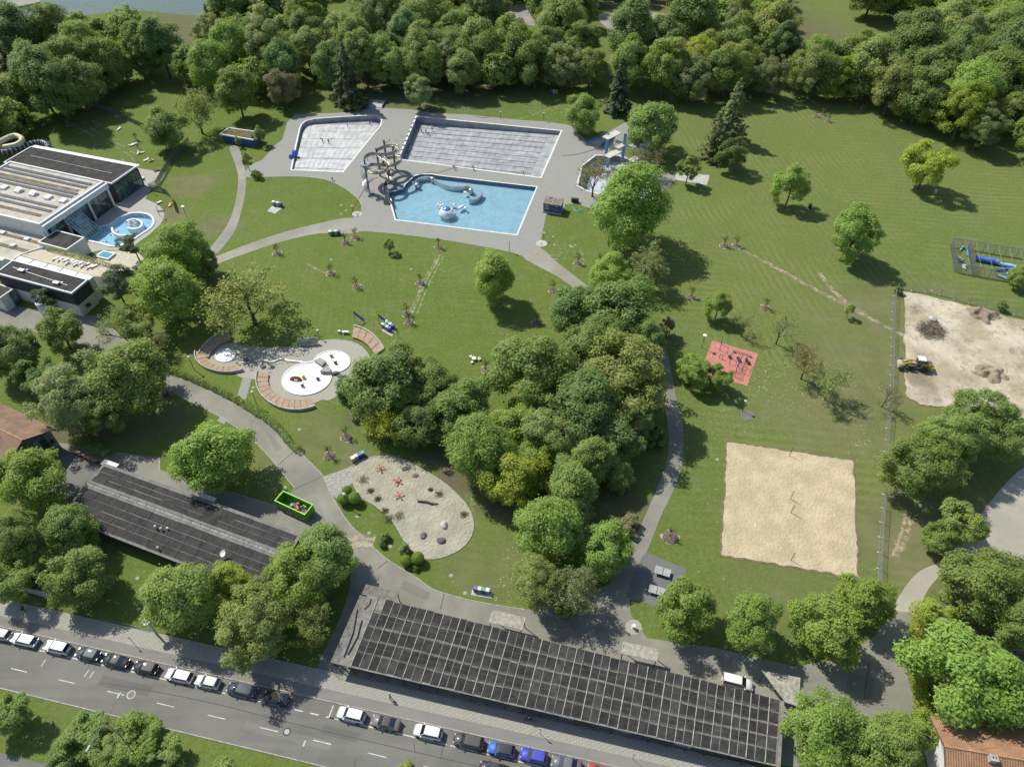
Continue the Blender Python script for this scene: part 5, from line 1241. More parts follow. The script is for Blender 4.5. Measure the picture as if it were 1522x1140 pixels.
for u in (.18, .33, .36, .56, .8):
    mb = MB(); a, b = lerp2(*qc, u, .44), lerp2(*qc, u + .005, .98); mb.tube([(a.x, a.y, roof_z(.44) + .16), (b.x, b.y, roof_z(.98) + .16)], .03, 4); mb.build('lightning_wire', M_POLISH, rf, world=True)
for px, py in ((334, 824),):
    p = P(px, py + 3, zc + .3); f = MB().tube([p, p + Vector((0, 0, 1.0))], .05, 6).build('dish_mast', M_POLISH, e, world=True); mb = MB(); mb.lathe([(.05, -.15), (.5, -.05), (.62, .08), (.6, .1), (.4, 0), (0, -.08)], n=16); o = mb.build('satellite_dish', M_TRIM, f); o.location = p + Vector((0, 0, 1.1)) - e.location; o.rotation_euler = (.5, -.4, 0)
for px, py, h in ((233, 786, .9), (241, 788, .7), (236, 816, .6), (250, 787, .5)):
    p = P(px, py, zc + .2); mb = MB(); mb.lathe([(.14, 0), (.14, h), (.22, h), (.22, h + .12), (0, h + .18)], tuple(p), 10); mb.build('vent_pipe', M_CONC, e, world=True)
for px0, py0 in ((148, 686), (291, 736)):        # small pale canopies over the doors
    a = P(px0, py0, 2.6); d = (UR - UL).normalized(); n_ = Vector((-d.y, d.x, 0)); ff = empty('door_canopy'); ff.parent = e
    for k in range(8): p = a + d * (k * .46 + .8) + n_ * .2; MB().box((p.x, p.y, 2.65), (.4, 1.3, .08), math.atan2(d.y, d.x)).build('slat', M_TRIM, ff, world=True)
for k in range(14):
    p = lerp2(*qc, (k + .5) / 14, .94); d = (UR - UL).normalized(); n_ = Vector((d.y, -d.x, 0)); MB().box((p.x + n_.x * .05, p.y + n_.y * .05, 1.9), (2.0, .08, .6), math.atan2(d.y, d.x)).build('window', M_GLASS, e, world=True)

# --- long timber pergola roof building beside the street
zp = 3.3
qp = [P(546, 884, zp), P(1166, 1042, zp), P(1160, 1140, zp), P(503, 987, zp)]
e = empty('timber_roof_hall', tuple(g0(sum(qp, Vector()) / 4)), 0, 'long flat roofed timber hall with dark roof panels under pale battens', 'building')
M_SLAT = plain('grey_timber_slat', (.20, .19, .165), .22, 1.2, .9); M_BATTEN = plain('pale_batten', (.35, .33, .275), .25, 1.5, .85); M_PANEL = plain('dark_roof_panel', (.045, .043, .042), .22, .8, .95, spec=.08, bump=.7, bscale=4); M_BROWN = plain('brown_timber', (.075, .058, .045), .2, 1.5, .85)
dU = (qp[1] - qp[0]); au = math.atan2(dU.y, dU.x); dV = (qp[3] - qp[0]); LU, LV = dU.length, dV.length
mb = MB(); mb.prism([lerp2(*qp, u, v) for u, v in ((.02, .05), (.985, .05), (.985, .9), (.02, .9))], 0, zp - .3); mb.build('wall', M_BROWN, e, world=True)
rf = empty('roof'); rf.parent = e
mb = MB(); mb.prism(qp, zp - .16, zp); mb.build('roof_deck', M_SLAT, rf, world=True)
def pbox(u0, u1, v0, v1, z0, z1, mat, name, parent, tilt=0.0):
    loop = [lerp2(*qp, u, v) for u, v in ((u0, v0), (u1, v0), (u1, v1), (u0, v1))]; mb = MB(); mb.prism(loop, z0, z1, zf1=lambda p: z1 + random.uniform(-tilt, tilt)); return mb.build(name, mat, parent, world=True)
rowsP = [(.005, .185), (.215, .385), (.425, .585), (.62, .775), (.805, .972)]
ub = [0.03]; 
while ub[-1] < .985: ub.append(ub[-1] + (.0195 if len(ub) % 2 else .0212) * random.uniform(.88, 1.12))
ub[-1] = .99
wav = [0, .012, .014, .014, .012, 0]; PANELS = [M_PANEL, M_PANEL, plain('dark_roof_panel_grey', (.055, .053, .051), .25, .8, .95, spec=.08, bump=.7, bscale=4), plain('dark_roof_panel_black', (.036, .035, .035), .22, .8, .95, spec=.08, bump=.7, bscale=4)]
for r_, (v0, v1) in enumerate(rowsP):
    for k in range(len(ub) - 1):
        if k == 0 and r_ == 0: continue
        pbox(ub[k] + .0004, ub[k + 1] - .0004, v0 - .004 + wav[r_] * math.sin(k * .31 + r_) + random.uniform(-.006, .006), v1 + .004 + wav[r_ + 1] * math.sin(k * .31 + r_ + 1) + random.uniform(-.006, .006), zp + .005, zp + .05, random.choice(PANELS), 'roof_panel', rf, .03)
for k, u in enumerate(ub):
    w = (.0008 if k % 2 == 0 else .0004) * random.uniform(.8, 1.15); pbox(u - w, u + w, .0, .985, zp + .06, zp + (.14 if k % 2 == 0 else .10), M_BATTEN, 'batten', rf)
for v in (.185, .40, .60, .78):
    mb = MB()                                   # loose lath ends along the gaps
    for k in range(330):
        u = .03 + .955 * k / 330; a = lerp2(*qp, u, v - .018 + random.uniform(-.01, .01)); b = lerp2(*qp, u + .0002, v + .02 + random.uniform(-.01, .012)); a.z = b.z = zp + .075; mb.tube([a, b], .03, 4)
    o = mb.build('lath_ends', M_SLAT, rf, world=True); o['kind'] = 'stuff'
for v in (.29, .69): pbox(.03, .99, v - .001, v + .001, zp + .07, zp + .09, M_EAVE, 'long_batten', rf)
# slatted porches
def slat_porch(px, z, n, label, slatm=None, posts=True, cross=True):
    w = [P(a, b, z) for a, b in px]; c = g0(sum(w, Vector()) / 4); f = empty('slat_porch', tuple(c), 0, label, 'porch')
    for k in range(n):
        t0, t1 = (k + .08) / n, (k + .86) / n; loop = [w[0].lerp(w[1], t0), w[0].lerp(w[1], t1), w[3].lerp(w[2], t1), w[3].lerp(w[2], t0)]
        mb = MB(); zz = z + random.uniform(-.012, .012); mb.prism(loop, zz - .07, zz); mb.build('slat', slatm or M_SLAT, f, world=True)
    for t in (.06, .94):
        a, b = w[0].lerp(w[3], t), w[1].lerp(w[2], t); mb = MB(); mb.tube([a - Vector((0, 0, .16)), b - Vector((0, 0, .16))], .07, 4); mb.build('beam', M_BROWN, f, world=True)
        for q_ in (a.lerp(b, .04), a.lerp(b, .96)): mb = MB(); mb.tube([g0(q_), q_ - Vector((0, 0, .2))], .08, 6); mb.build('post', M_BROWN, f, world=True)
    return f
slat_porch([(544, 868), (593, 879.5), (586, 894), (537, 883)], zp, 26, 'slatted porch at the rear left corner of the timber hall')
slat_porch([(732, 906), (782, 918), (776, 936), (726, 925)], zp, 24, 'slatted porch in the middle of the timber hall rear', M_BATTEN); slat_porch([(926, 953), (980, 965), (977, 983), (923, 971)], zp, 24, 'slatted porch beside the drinking fountain', M_BATTEN); slat_porch([(1132, 996), (1190, 1007), (1187, 1050), (1167, 1043)], zp, 28, 'weathered slatted porch at the drive end of the timber hall', M_BATTEN)
slat_porch([(535, 884), (546, 887), (503, 987), (491, 984)], zp + .02, 7, 'narrow slatted edge roof at the service road side')
for a, b, r_ in (((531, 905), (511, 976), .09), ((538, 921), (517, 972), .09), ((551, 889), (541, 905), .07)):
    mb = MB(); A, B = P(*a, zp + .15), P(*b, zp + .15); mb.tube([A, A.lerp(B, .5) + Vector((.4, 0, 0)), B], r_, 6); mb.build('roof_cable', M_DARKLINE, rf, world=True)
# street side: posters, doors and signs
d = dU.normalized(); n_ = Vector((d.y, -d.x, 0))
def front(u, z, w, h, mat, name, off=.08, lab=None):
    p = lerp2(*qp, u, .9) + n_ * off; o = MB().box((p.x, p.y, z), (w, .08, h), au).build(name, mat, e, world=True)
    if lab: o['label'] = lab
    return o
t = NT('graffiti'); ob = t.P(); c = t.mix(t.mr(t.noise(.9, 3, .6), .45, .5), (.06, .10, .42), (.55, .42, .06)); c = t.mix(t.mr(t.noise(1.7, 3, .6), .55, .58), c, (.5, .08, .05)); c = t.mix(t.mr(t.noise(2.6, 2, .5), .6, .62), c, (.7, .7, .68)); t.col(c); M_GRAF = t.m
front(.07, 1.7, 9.5, 1.7, M_GRAF, 'mural', lab='colourful painted mural panel'); front(.15, 1.6, 2.0, 1.5, plain('blue_panel', (.06, .08, .35), .1), 'panel')
for u in (.27, .41, .54, .67, .80): f = front(u, 1.15, 2.4, 2.2, M_CONC, 'door')
front(.345, 2.2, 1.2, .5, M_TRIM, 'sign'); front(.64, 1.8, 4.5, 1.2, plain('poster_a', (.35, .33, .36), .3, 3, .5), 'poster'); front(.73, 1.8, 3.5, 1.2, plain('poster_b', (.20, .08, .32), .3, 2, .5), 'poster', lab='purple poster'); front(.47, 1.8, 3.0, 1.0, plain('poster_c', (.30, .08, .07), .4, 3, .5), 'poster')
for k in range(24): p = lerp2(*qp, .03 + .94 * k / 23, .97); mb = MB(); mb.tube([(p.x, p.y, 0), (p.x, p.y, zp - .16)], .09, 6); mb.build('post', M_BROWN, e, world=True)

# --- graffiti shed
qd = [P(29.5, 870, 2.5), P(45, 858, 2.5), P(77, 865.5, 2.5), P(72, 881, 2.5)]
e = empty('shed', tuple(g0(sum(qd, Vector()) / 4)), 0, 'small graffiti covered shed with dark flat roof under the trees', 'shed')
t = NT('tagged_wall'); t.col(t.mix(t.mr(t.noise(2.2, 2, .5, dist=2.5), .52, .56), (.55, .54, .52), (.12, .12, .14))); M_TAG = t.m
mb = MB(); mb.prism([p.lerp(sum(qd, Vector()) / 4, .06) for p in qd], 0, 2.4); mb.build('wall', M_TAG, e, world=True); mb = MB(); mb.prism(qd, 2.4, 2.55); mb.build('roof', M_BITU, e, world=True)

# --- tiled houses
def tile_roof(name, a, b, c, d, mat, parent, ribs, rows=22, amp=.05):
    """corrugated tiled slope: a-b ridge, d-c eave; ribs run down the slope"""
    n = ribs * 4; vs = []; fs = []
    nrm = (b - a).cross(d - a).normalized(); nrm = nrm if nrm.z > 0 else -nrm
    for j in range(rows * 2 + 1):
        jj = j // 2; v = min(1, (jj + (j % 2) * .999) / rows); lift = amp * .8 * (0 if j % 2 == 0 else 1)
        for i in range(n + 1):
            u = i / n; p = a.lerp(b, u).lerp(d.lerp(c, u), v); vs.append(p + nrm * (amp * (math.cos(i * PI / 2) * .5 + .5) + lift))
    m = n + 1
    for j in range(rows * 2):
        for i in range(n): fs.append((j * m + i, (j + 1) * m + i, (j + 1) * m + i + 1, j * m + i + 1))
    mb = MB(); mb.add(vs, fs); o = mb.build(name, mat, parent, world=True); o['kind'] = 'stuff'; return o
def tiled_house(R0, R1, E0, zr_, ze, label, tile, wallm, over=.8, chimney=None):
    """R0,R1 ridge ends (R0 = visible gable end), E0 = upper eave corner at the gable"""
    r0, r1 = R0.copy(), R1.copy(); d = (r1 - r0); off = g0(E0) - g0(r0); along = d.normalized(); off = off - along * off.dot(along)
    c = g0((r0 + r1) / 2); e = empty('tiled_house', tuple(c), 0, label, 'house')
    up = Vector((0, 0, ze)); e0, e1 = g0(r0) + off + up, g0(r1) + off + up; f0, f1 = g0(r0) - off + up, g0(r1) - off + up
    rf = empty('roof'); rf.parent = e
    L = d.length; tile_roof('tile_slope', r0, r1, e1, e0, tile, rf, int(L / .34)); tile_roof('tile_slope', r1, r0, f0, f1, tile, rf, int(L / .34))
    mb = MB(); mb.tube([r0 + Vector((0, 0, .05)), r1 + Vector((0, 0, .05))], .14, 6); mb.build('ridge_tiles', plain('ridge_tile', (.42, .24, .12), .15, 2, .7), rf, world=True)
    mb = MB()
    for x in (0,):
        i0 = g0(r0) + along * over; i1 = g0(r1) - along * over; k = .88
        loop = [i0 + off * k, i1 + off * k, i1 - off * k, i0 - off * k]; mb.prism(loop, 0, ze + .1)
        for g in (i0, i1): mb.add([g + off * k + up, g - off * k + up, Vector((g.x, g.y, zr_ - .15))], [(0, 1, 2), (2, 1, 0)])
    mb.build('wall', wallm, e, world=True)
    mb = MB(); an_ = math.atan2(along.y, along.x)
    for s in (1, -1):
        for (p, q_) in ((r0, r0 + off * s + up - Vector((0, 0, r0.z)) ),): mb.tube([r0 - Vector((0, 0, .08)), g0(r0) + off * s + up - Vector((0, 0, .08))], .1, 4)
    mb.build('barge_board', M_BROWN, rf, world=True)
    return e, rf, r0, r1, off, along
t = NT('old_tile'); c = t.mix(t.mr(t.noise(.5, 5, .6), .3, .7), (.20, .125, .085), (.30, .19, .125)); c = t.mix(t.mr(t.noise(4, 3, .7), .5, .75, 0, .6), c, (.10, .07, .055)); t.col(c); t.rough(.85); M_TILE1 = t.m
t = NT('orange_tile'); c = t.mix(t.mr(t.noise(.5, 5, .6), .3, .7), (.27, .145, .08), (.36, .20, .11)); c = t.mix(t.mr(t.noise(3.3, 4, .7), .5, .72, 0, .7), c, (.13, .08, .055)); t.col(c); t.rough(.85); M_TILE2 = t.m
zr_, ze = 8.0, 5.0
r0 = P(33.5, 654.5, zr_); dr = (P(0, 638, zr_) - r0).normalized(); 
e, rf, *_x = tiled_house(r0, r0 + dr * 26, P(77, 635.6, ze), zr_, ze, 'house with brown tiled gable roof and timber balcony', M_TILE1, plain('grey_render', (.24, .24, .23), .1))
r0_, r1_, off, along = _x
g = g0(r0_) + along * .3; MB().box((g.x, g.y, 3.0), (1.6, off.length * 1.5, .15), math.atan2(along.y, along.x)).build('balcony_floor', M_BROWN, e, world=True)
for k in range(9): p = g + off.normalized() * (off.length * (-.72 + 1.44 * k / 8)) - along * .75; mb = MB(); mb.tube([(p.x, p.y, 3.0), (p.x, p.y, 4.0)], .04, 4); mb.build('baluster', M_EAVE, e, world=True)
for k in (-.6, 0, .6): p = g + off * k - along * .7; mb = MB(); mb.tube([(p.x, p.y, 0), (p.x, p.y, 5.6)], .1, 6); mb.build('post', M_EAVE, e, world=True)
for k in (-.45, .1, .5): p = g0(r0_) + along * .74 + off * k; MB().box((p.x, p.y, 4.1), (.1, 1.3, 1.5), math.atan2(along.y, along.x)).build('window', M_GLASS, e, world=True)
zr_, ze = 7.8, 5.4
r0 = P(1404, 1109, zr_); dr = (P(1473, 1121, zr_) - r0).normalized()
e, rf, *_x = tiled_house(r0, r0 + dr * 16, P(1392, 1066, ze), zr_, ze, 'house with weathered orange tiled roof and white gable', M_TILE2, plain('white_gable', (.72, .71, .68), .05))
p = P(1476, 1127, 8.0); f = MB().box((p.x, p.y, 7.5), (.95, .8, 1.7), math.atan2(dr.y, dr.x)).build('chimney', M_CONC, rf, world=True); MB().box((p.x, p.y, 8.4), (1.1, .95, .1), math.atan2(dr.y, dr.x)).build('cap', M_KERB, f, world=True)
for k in (-.18, .18): MB().lathe([(.12, 0), (.12, .06), (0, .06)], (p.x + k * dr.x, p.y + k * dr.y, 8.45), 8).build('flue', M_DARKLINE, f, world=True)
mb = MB(); a = P(1456, 1110, 8.0); mb.tube([a, P(1478, 1096, 8.6)], .03, 4); mb.build('antenna', M_POLISH, rf, world=True)
structure(sheet('house_terrace', W([(70, 690), (105, 662), (160, 684), (100, 745), (60, 720)]), asphalt('terrace_asphalt', (.16, .155, .15), .2), .03), 'dark paved terrace beside the tiled house')
for k, (px, py, c) in enumerate(((115, 675, (.4, .28, .12)), (125, 679, (.3, .14, .09)), (133, 683, (.35, .22, .12)), (141, 687, (.28, .16, .1)), (79, 681, (.4, .06, .05)))):
    p = P(px, py); e = empty('beer_table', (p.x, p.y, .03), -.3, 'wooden bench table on the house terrace', 'table', 'bench tables on the house terrace')
    MB().box((0, 0, .72), (2.0, .6, .06)).build('top', plain('table_' + str(k), c, .1), e)
    for s in (-.7, .7): MB().box((s, 0, .35), (.08, .5, .7)).build('leg', M_BROWN, e)
# individual trees: crown centre and width in the photograph, kind, tint, label, group
G1 = 'trees of the central grove'; G2 = 'trees beside the street'; G3 = 'trees round the left buildings'; G4 = 'trees by the bottom right drive'
LT = [
 # left side, around the pool hall and the service road
 (12, 522, 84, 'B0', 'dark', 'dark round tree between sauna building and tiled house', G3), (88, 490, 66, 'M0', 'mid', 'round green tree in front of the sauna building wall', G3),
 (72, 438, 44, 'N0', 'pine', 'open pine growing against the white sauna wall', G3), (170, 420, 56, 'N1', 'pine', 'dark bushy pine at the end of the sauna building', G3), (196, 362, 42, 'N0', 'pine', 'small pine in front of the whirlpool terrace', G3),
 (247, 432, 100, 'B1', 'bright', 'large fresh green tree below the terrace of loungers', G3), (264, 374, 96, 'B0', 'bright', 'broad green tree between whirlpool lawn and curved path', G3),
 (303, 392, 42, 'M2', 'mid', 'small leafy tree beside the end of the curved path', G3),
 (364, 436, 140, 'X0', 'olive', 'big open crowned tree with thin young leaves above the splash area', G3),
 (172, 474, 72, 'X1', 'olive', 'loose half leafy tree beside the sauna driveway', G3), (225, 505, 50, 'X1', 'brown', 'brownish thin leaved tree above the hedge', G3), (205, 488, 55, 'M2', 'olive', 'olive shrubby tree between driveway and hedge', G3),
 (108, 588, 125, 'W0', 'grey', 'wide grey green willow beside the tiled house', G3), (192, 562, 118, 'B2', 'mid', 'wide maple like tree over the end of the service road', G3), (150, 610, 80, 'W0', 'olive', 'olive tree in the shade behind the tiled house', G3), (58, 560, 62, 'M2', 'deep', 'dark bushy tree behind the grey willow', G3),
 (318, 678, 108, 'B2', 'bright', 'isolated round bright green tree behind the changing rooms', None), (266, 676, 26, 'U1', 'purple', 'small purple leaved shrub tree beside the round bright tree', None),
 (46, 708, 102, 'B5', 'bright', 'bright green tree in front of the tiled house gable', G2), (102, 786, 80, 'B1', 'mid', 'green tree touching the low wall side of the changing rooms', G2), (24, 800, 90, 'B4', 'mid', 'tree standing behind the graffiti covered shed', G2), (14, 865, 70, 'M2', 'mid', 'low tree beside the graffiti covered shed', G2),
 (118, 855, 92, 'B0', 'mid', 'tree on the street lawn beside the graffiti shed', G2), (270, 885, 112, 'B1', 'mid', 'large tree on the street lawn below the satellite dish', G2), (342, 862, 60, 'B3', 'yel', 'slim yellow green tree at the changing room eaves', G2),
 (378, 925, 128, 'W0', 'olive', 'broad feathery olive tree overhanging the street pavement', G2), (440, 860, 100, 'B0', 'bright', 'green tree over the end of the changing rooms', G2), (482, 826, 92, 'B2', 'mid', 'tree beside the service road at the changing room end', G2), (462, 920, 78, 'X0', 'olive', 'olive tree with pale branches beside the service road exit', G2),
 (14, 1062, 62, 'M2', 'mid', 'bushy tree on the green verge of the street', G2),
 # central grove
 (577, 570, 116, 'B5', 'dark', 'dark round tree beside the white splash basins', G1), (524, 585, 52, 'M2', 'deep', 'dark shrubby tree leaning over the splash paving', G1), (572, 628, 72, 'X0', 'yel', 'yellow green airy tree above the playground', G1),
 (640, 570, 82, 'B0', 'mid', 'tree on the lawn edge of the central grove', G1), (688, 605, 88, 'B2', 'mid', 'tree on the lawn edge of the central grove', G1), (630, 632, 74, 'B5', 'dark', 'dark tree behind the yellow green airy tree', G1),
 (790, 552, 122, 'B2', 'mid', 'large tree at the lawn corner of the central grove', G1), (715, 668, 112, 'B1', 'bright', 'bright green tree standing over the bare soil patch', G1), (764, 712, 98, 'B5', 'yel', 'yellow green round tree at the playground side of the grove', G1),
 (812, 645, 104, 'W0', 'olive', 'feathery olive tree in the middle of the grove', G1), (872, 605, 120, 'B1', 'dark', 'tall dark tree in the middle of the grove', G1), (930, 560, 150, 'W0', 'olive', 'very wide olive tree leaning over the curved path', G1),
 (612, 600, 72, 'B0', 'mid', 'tree of the grove behind the dark round tree', G1), (770, 640, 84, 'B2', 'bright', 'fresh green tree in the middle of the grove', G1), (905, 640, 96, 'B2', 'dark', 'dark tree filling the middle of the grove', G1), (885, 515, 104, 'B0', 'dark', 'dark tree filling the middle of the grove', G1), (790, 690, 80, 'B0', 'bright', 'fresh green tree behind the yellow green round tree', G1), (960, 505, 70, 'B4', 'mid', 'mid green tree at the upper end of the curved path', G1),
 (858, 462, 84, 'B2', 'dark', 'dark tree at the upper tip of the grove', G1), (928, 462, 108, 'B5', 'dark', 'dark broad tree beside the birch', G1), (906, 408, 64, 'B0', 'bright', 'fresh green tree behind the upper tip of the grove', G1),
 (968, 388, 62, 'X3', 'grey', 'grey green birch with drooping twigs and a dark trunk', None),
 (880, 682, 84, 'B4', 'mid', 'tree in the thick of the grove near the curved path', G1), (915, 700, 56, 'B2', 'mid', 'small crowned tree at the path edge of the grove', G1), (848, 725, 84, 'B3', 'mid', 'tree in the thick of the grove near the curved path', G1), (820, 782, 106, 'B1', 'bright', 'light green tree at the lower end of the grove', G1), (850, 770, 70, 'W0', 'grey', 'grey green tree at the lower end of the grove', G1),
 (900, 815, 82, 'B0', 'bright', 'green round tree above the table tennis yard', G1), (800, 862, 88, 'W1', 'olive', 'olive tree beside the pale birch above the timber roof', G1), (858, 872, 78, 'X3', 'grey', 'pale birch above the timber roof', G1), (838, 905, 32, 'U1', 'bright', 'small green shrub under the pale birch', G1), (925, 720, 30, 'U0', 'olive', 'low shrub beside the curved path', G1), (935, 778, 34, 'U0', 'brown', 'brownish low shrub beside the curved path', G1),
 (975, 650, 36, 'U1', 'deep', 'dark shrub in the bend of the curved path', G1), (950, 625, 60, 'B4', 'dark', 'dark tree hanging over the bend of the curved path', G1),
 # meadow trees
 (733, 410, 70, 'B3', 'bright', 'isolated tall tree on the sunbathing lawn', None), (940, 302, 124, 'B1', 'bright', 'very large tree in front of the diving pool', None), (968, 190, 78, 'B2', 'mid', 'round tree behind the diving tower', None), (868, 168, 58, 'B5', 'mid', 'round tree at the corner of the lane pool deck', None),
 (1024, 250, 36, 'S0', 'mid', 'small round tree on the concrete slab lawn', None), (1090, 172, 58, 'C1', 'larch', 'tall larch on the meadow edge', None), (1064, 205, 48, 'C1', 'larch', 'second tall larch beside the dark round shrub tree', None), (1090, 228, 46, 'M0', 'deep', 'dark round shrub tree between the larches', None),
 (922, 132, 44, 'C2', 'conif', 'dark drooping spruce in front of the wood', None), (515, 118, 58, 'C0', 'conif', 'dark blue green spruce above the empty leisure pool', None), (622, 136, 46, 'M2', 'grey', 'round grey green bush tree at the ramp', None),
 (1177, 276, 55, 'M1', 'bright', 'egg shaped green tree alone on the striped meadow', None), (1274, 344, 78, 'B6', 'bright', 'tall broken crowned tree alone on the striped meadow', None), (1380, 246, 70, 'M2', 'yel', 'yellow green round tree alone on the striped meadow', None),
 (1068, 454, 42, 'M1', 'bright', 'young full leaved tree above the red fitness court', None), (1030, 550, 50, 'M0', 'bright', 'green tree covering the left edge of the fitness court', None), (1070, 562, 42, 'M2', 'bright', 'green tree in front of the fitness court', None), (992, 484, 24, 'S0', 'brown', 'small dark brownish round tree beside the grove', None),
 (1163, 484, 58, 'X2', 'olive', 'nearly bare forked tree right of the fitness court', None), (1203, 532, 60, 'X1', 'brown', 'brownish half bare tree on the meadow', None), (1240, 562, 64, 'X1', 'olive', 'olive half bare tree with a long branching shadow', None), (1108, 478, 46, 'X2', 'olive', 'nearly bare tree above the fitness court', None), (1263, 459, 18, 'S1', 'bright', 'little leafy tree beside the dirt track', None),
 (1322, 585, 46, 'X2', 'brown', 'bare thin tree leaning over the site fence', None),
 # right
 (1372, 690, 118, 'W0', 'mid', 'broad feathery tree beside the site fence', G4), (1462, 628, 118, 'W0', 'mid', 'tall feathery tree between building site and drive', G4), (1428, 778, 66, 'M2', 'mid', 'low tree at the edge of the pale drive', G4), (1395, 800, 50, 'M2', 'mid', 'low tree at the edge of the pale drive', G4), (1516, 412, 34, 'M0', 'mid', 'tree at the end of the wire cage', None),
 (1490, 455, 18, 'U1', 'dark', 'small dark bush below the wire cage', None), (1336, 432, 14, 'U1', 'dark', 'small dark bush at the corner of the site fence', None),
 (1020, 908, 92, 'M0', 'bright', 'lime tree beside the table tennis yard', 'lime trees behind the timber roof'), (1118, 926, 92, 'M1', 'bright', 'lime tree in the row behind the timber roof', 'lime trees behind the timber roof'), (1226, 932, 100, 'M0', 'bright', 'lime tree in the row behind the timber roof', 'lime trees behind the timber roof'), (1287, 892, 84, 'M1', 'bright', 'lime tree at the corner of the sand court', 'lime trees behind the timber roof'),
 (1465, 868, 124, 'B0', 'mid', 'large tree between pale drive and orange roofed house', G4), (1500, 920, 90, 'B4', 'mid', 'tree behind the large pale green tree', G4), (1436, 1006, 160, 'B2', 'bright', 'very large pale green tree behind the orange roofed house', G4), (1392, 915, 50, 'M2', 'yel', 'yellow green bush tree at the top of the hedge', G4), (1416, 940, 44, 'M2', 'grey', 'grey green bush tree behind the hedge', G4),
 (1415, 655, 100, 'W1', 'mid', 'feathery tree between the two broad feathery trees', G4),
 (1216, 1085, 112, 'B5', 'bright', 'bright maple at the end of the timber roof', G4), (1278, 1100, 92, 'B0', 'mid', 'green tree beside the bright maple', G4), (1330, 1100, 90, 'B1', 'mid', 'green tree beside the white gable of the orange roofed house', G4), (1372, 1085, 60, 'M2', 'bright', 'small green tree against the white gable', G4), (1505, 1030, 80, 'B4', 'dark', 'dark tree at the ridge of the orange roofed house', G4),
 # upper left lawn
 (246, 192, 64, 'B2', 'mid', 'wide tree beside the lawn fence', None), (288, 158, 70, 'X0', 'olive', 'open crowned tree behind the lawn fence', None), (350, 132, 66, 'B6', 'mid', 'tall leaning tree behind the green roofed kiosk', None), (420, 130, 54, 'B0', 'brown', 'brownish round tree behind the pools', None), (366, 236, 22, 'S1', 'olive', 'small thin tree beside the kiosk path', None), (381, 260, 16, 'U1', 'bright', 'small round bush at the kiosk path junction', None), (384, 200, 22, 'S0', 'mid', 'small tree against the green roofed kiosk', None), (353, 209, 12, 'S1', 'mid', 'little tree before the blue kiosk doors', None),
 (578, 364, 19, 'S0', 'mid', 'small round tree alone on the sunbathing lawn', None),
 (884, 252, 62, 'X1', 'brown', 'brownish budding tree beside the diving pool', None), (963, 230, 50, 'X1', 'brown', 'brownish shrub tree right of the diving tower', None),
]
for a in LT:
    cx, cy, w, kind, colr, label, grp = a
    tree(cx, cy, w, kind, colr, label, grp, 'shrub' if kind[0] in 'UK' else 'tree', 'shrub' if kind[0] in 'UK' else 'tree', .7 if w == 140 else 1.0)
# verge bushes along the street
for cx, cy, w, k, c in ((125, 1085, 74, 'M2', 'mid'), (165, 1110, 60, 'M0', 'mid'), (205, 1088, 78, 'M2', 'bright'), (240, 1112, 60, 'M2', 'mid'), (95, 1118, 50, 'M0', 'dark'), (330, 1139, 46, 'U1', 'mid'), (605, 1140, 36, 'S0', 'yel'), (370, 1150, 40, 'U1', 'mid')):
    tree(cx, cy + 8, w, k, c, 'leafy bush tree on the verge between the carriageways', 'bush trees on the street verge', zs=.65)

# the wood behind the pools
FRONT = [(-80, 245), (0, 228), (60, 205), (110, 190), (140, 160), (190, 128), (240, 122), (300, 138), (345, 150), (385, 150), (430, 150), (480, 142), (560, 140), (600, 146), (660, 146), (760, 144), (840, 142), (900, 132), (955, 150), (1010, 158), (1050, 160), (1110, 150), (1180, 156), (1300, 160), (1335, 190), (1385, 205), (1430, 232), (1480, 246), (1620, 262)]
WOOD = FRONT + [(1800, -62), (-300, -62)]
CLEAR = [[(-200, 104), (95, 104), (120, 62), (210, 66), (218, 100), (305, 100), (345, 40), (345, -80), (-200, -80)], [(1135, 92), (1160, 112), (1300, 116), (1362, 100), (1385, 60), (1380, 40), (1280, 36), (1285, -70), (1135, -70)], [(865, 108), (1012, 108), (1012, 8), (865, 8)],
         [(462, 88), (548, 88), (548, -8), (462, -8)], [(728, 92), (806, 92), (806, 4), (728, 4)]]
def to_px(x, y, z=0.0):
    v = Vector((x, y, z - CAM_H)); zc = v.y * math.cos(PITCH) - v.z * math.sin(PITCH); yc = v.y * math.sin(PITCH) + v.z * math.cos(PITCH)
    return IW / 2 + FPX * v.x / zc, IH / 2 - FPX * yc / zc
wood = []
# a row along the wood's edge, then the mass behind it
fr = [P(a, b) for a, b in FRONT]
for i in range(len(fr) - 1):
    L = (fr[i + 1] - fr[i]).length; n = max(1, round(L / 11.5))
    for k in range(n):
        q = fr[i].lerp(fr[i + 1], (k + random.uniform(.2, .8)) / n); q = q + Vector((random.uniform(-2, 2), random.uniform(3, 8), 0))
        px, py = to_px(q.x, q.y)
        if -45 < px < 1565 and not any((q.x - a) ** 2 + (q.y - b) ** 2 < (4.5 + c * .6) ** 2 for a, b, c in TREE_SPOTS) and not any((q.x - a) ** 2 + (q.y - b) ** 2 < 36 for a, b, c in wood): wood.append((q.x, q.y, random.uniform(6.4, 9.6)))
tries = 0
while tries < 60000:
    tries += 1
    x, y = random.uniform(-330, 330), random.uniform(195, 470); px, py = to_px(x, y)
    if not (-45 < px < 1570 and py > -52): continue
    if not inside((px, py), WOOD) or any(inside((px, py), c) for c in CLEAR): continue
    r = random.uniform(7.2, 11.4)
    if any((x - a) ** 2 + (y - b) ** 2 < (4.2 + (r + c) * .42) ** 2 for a, b, c in wood): continue
    if any((x - a) ** 2 + (y - b) ** 2 < (3.5 + c * .7) ** 2 for a, b, c in TREE_SPOTS): continue
    wood.append((x, y, r))
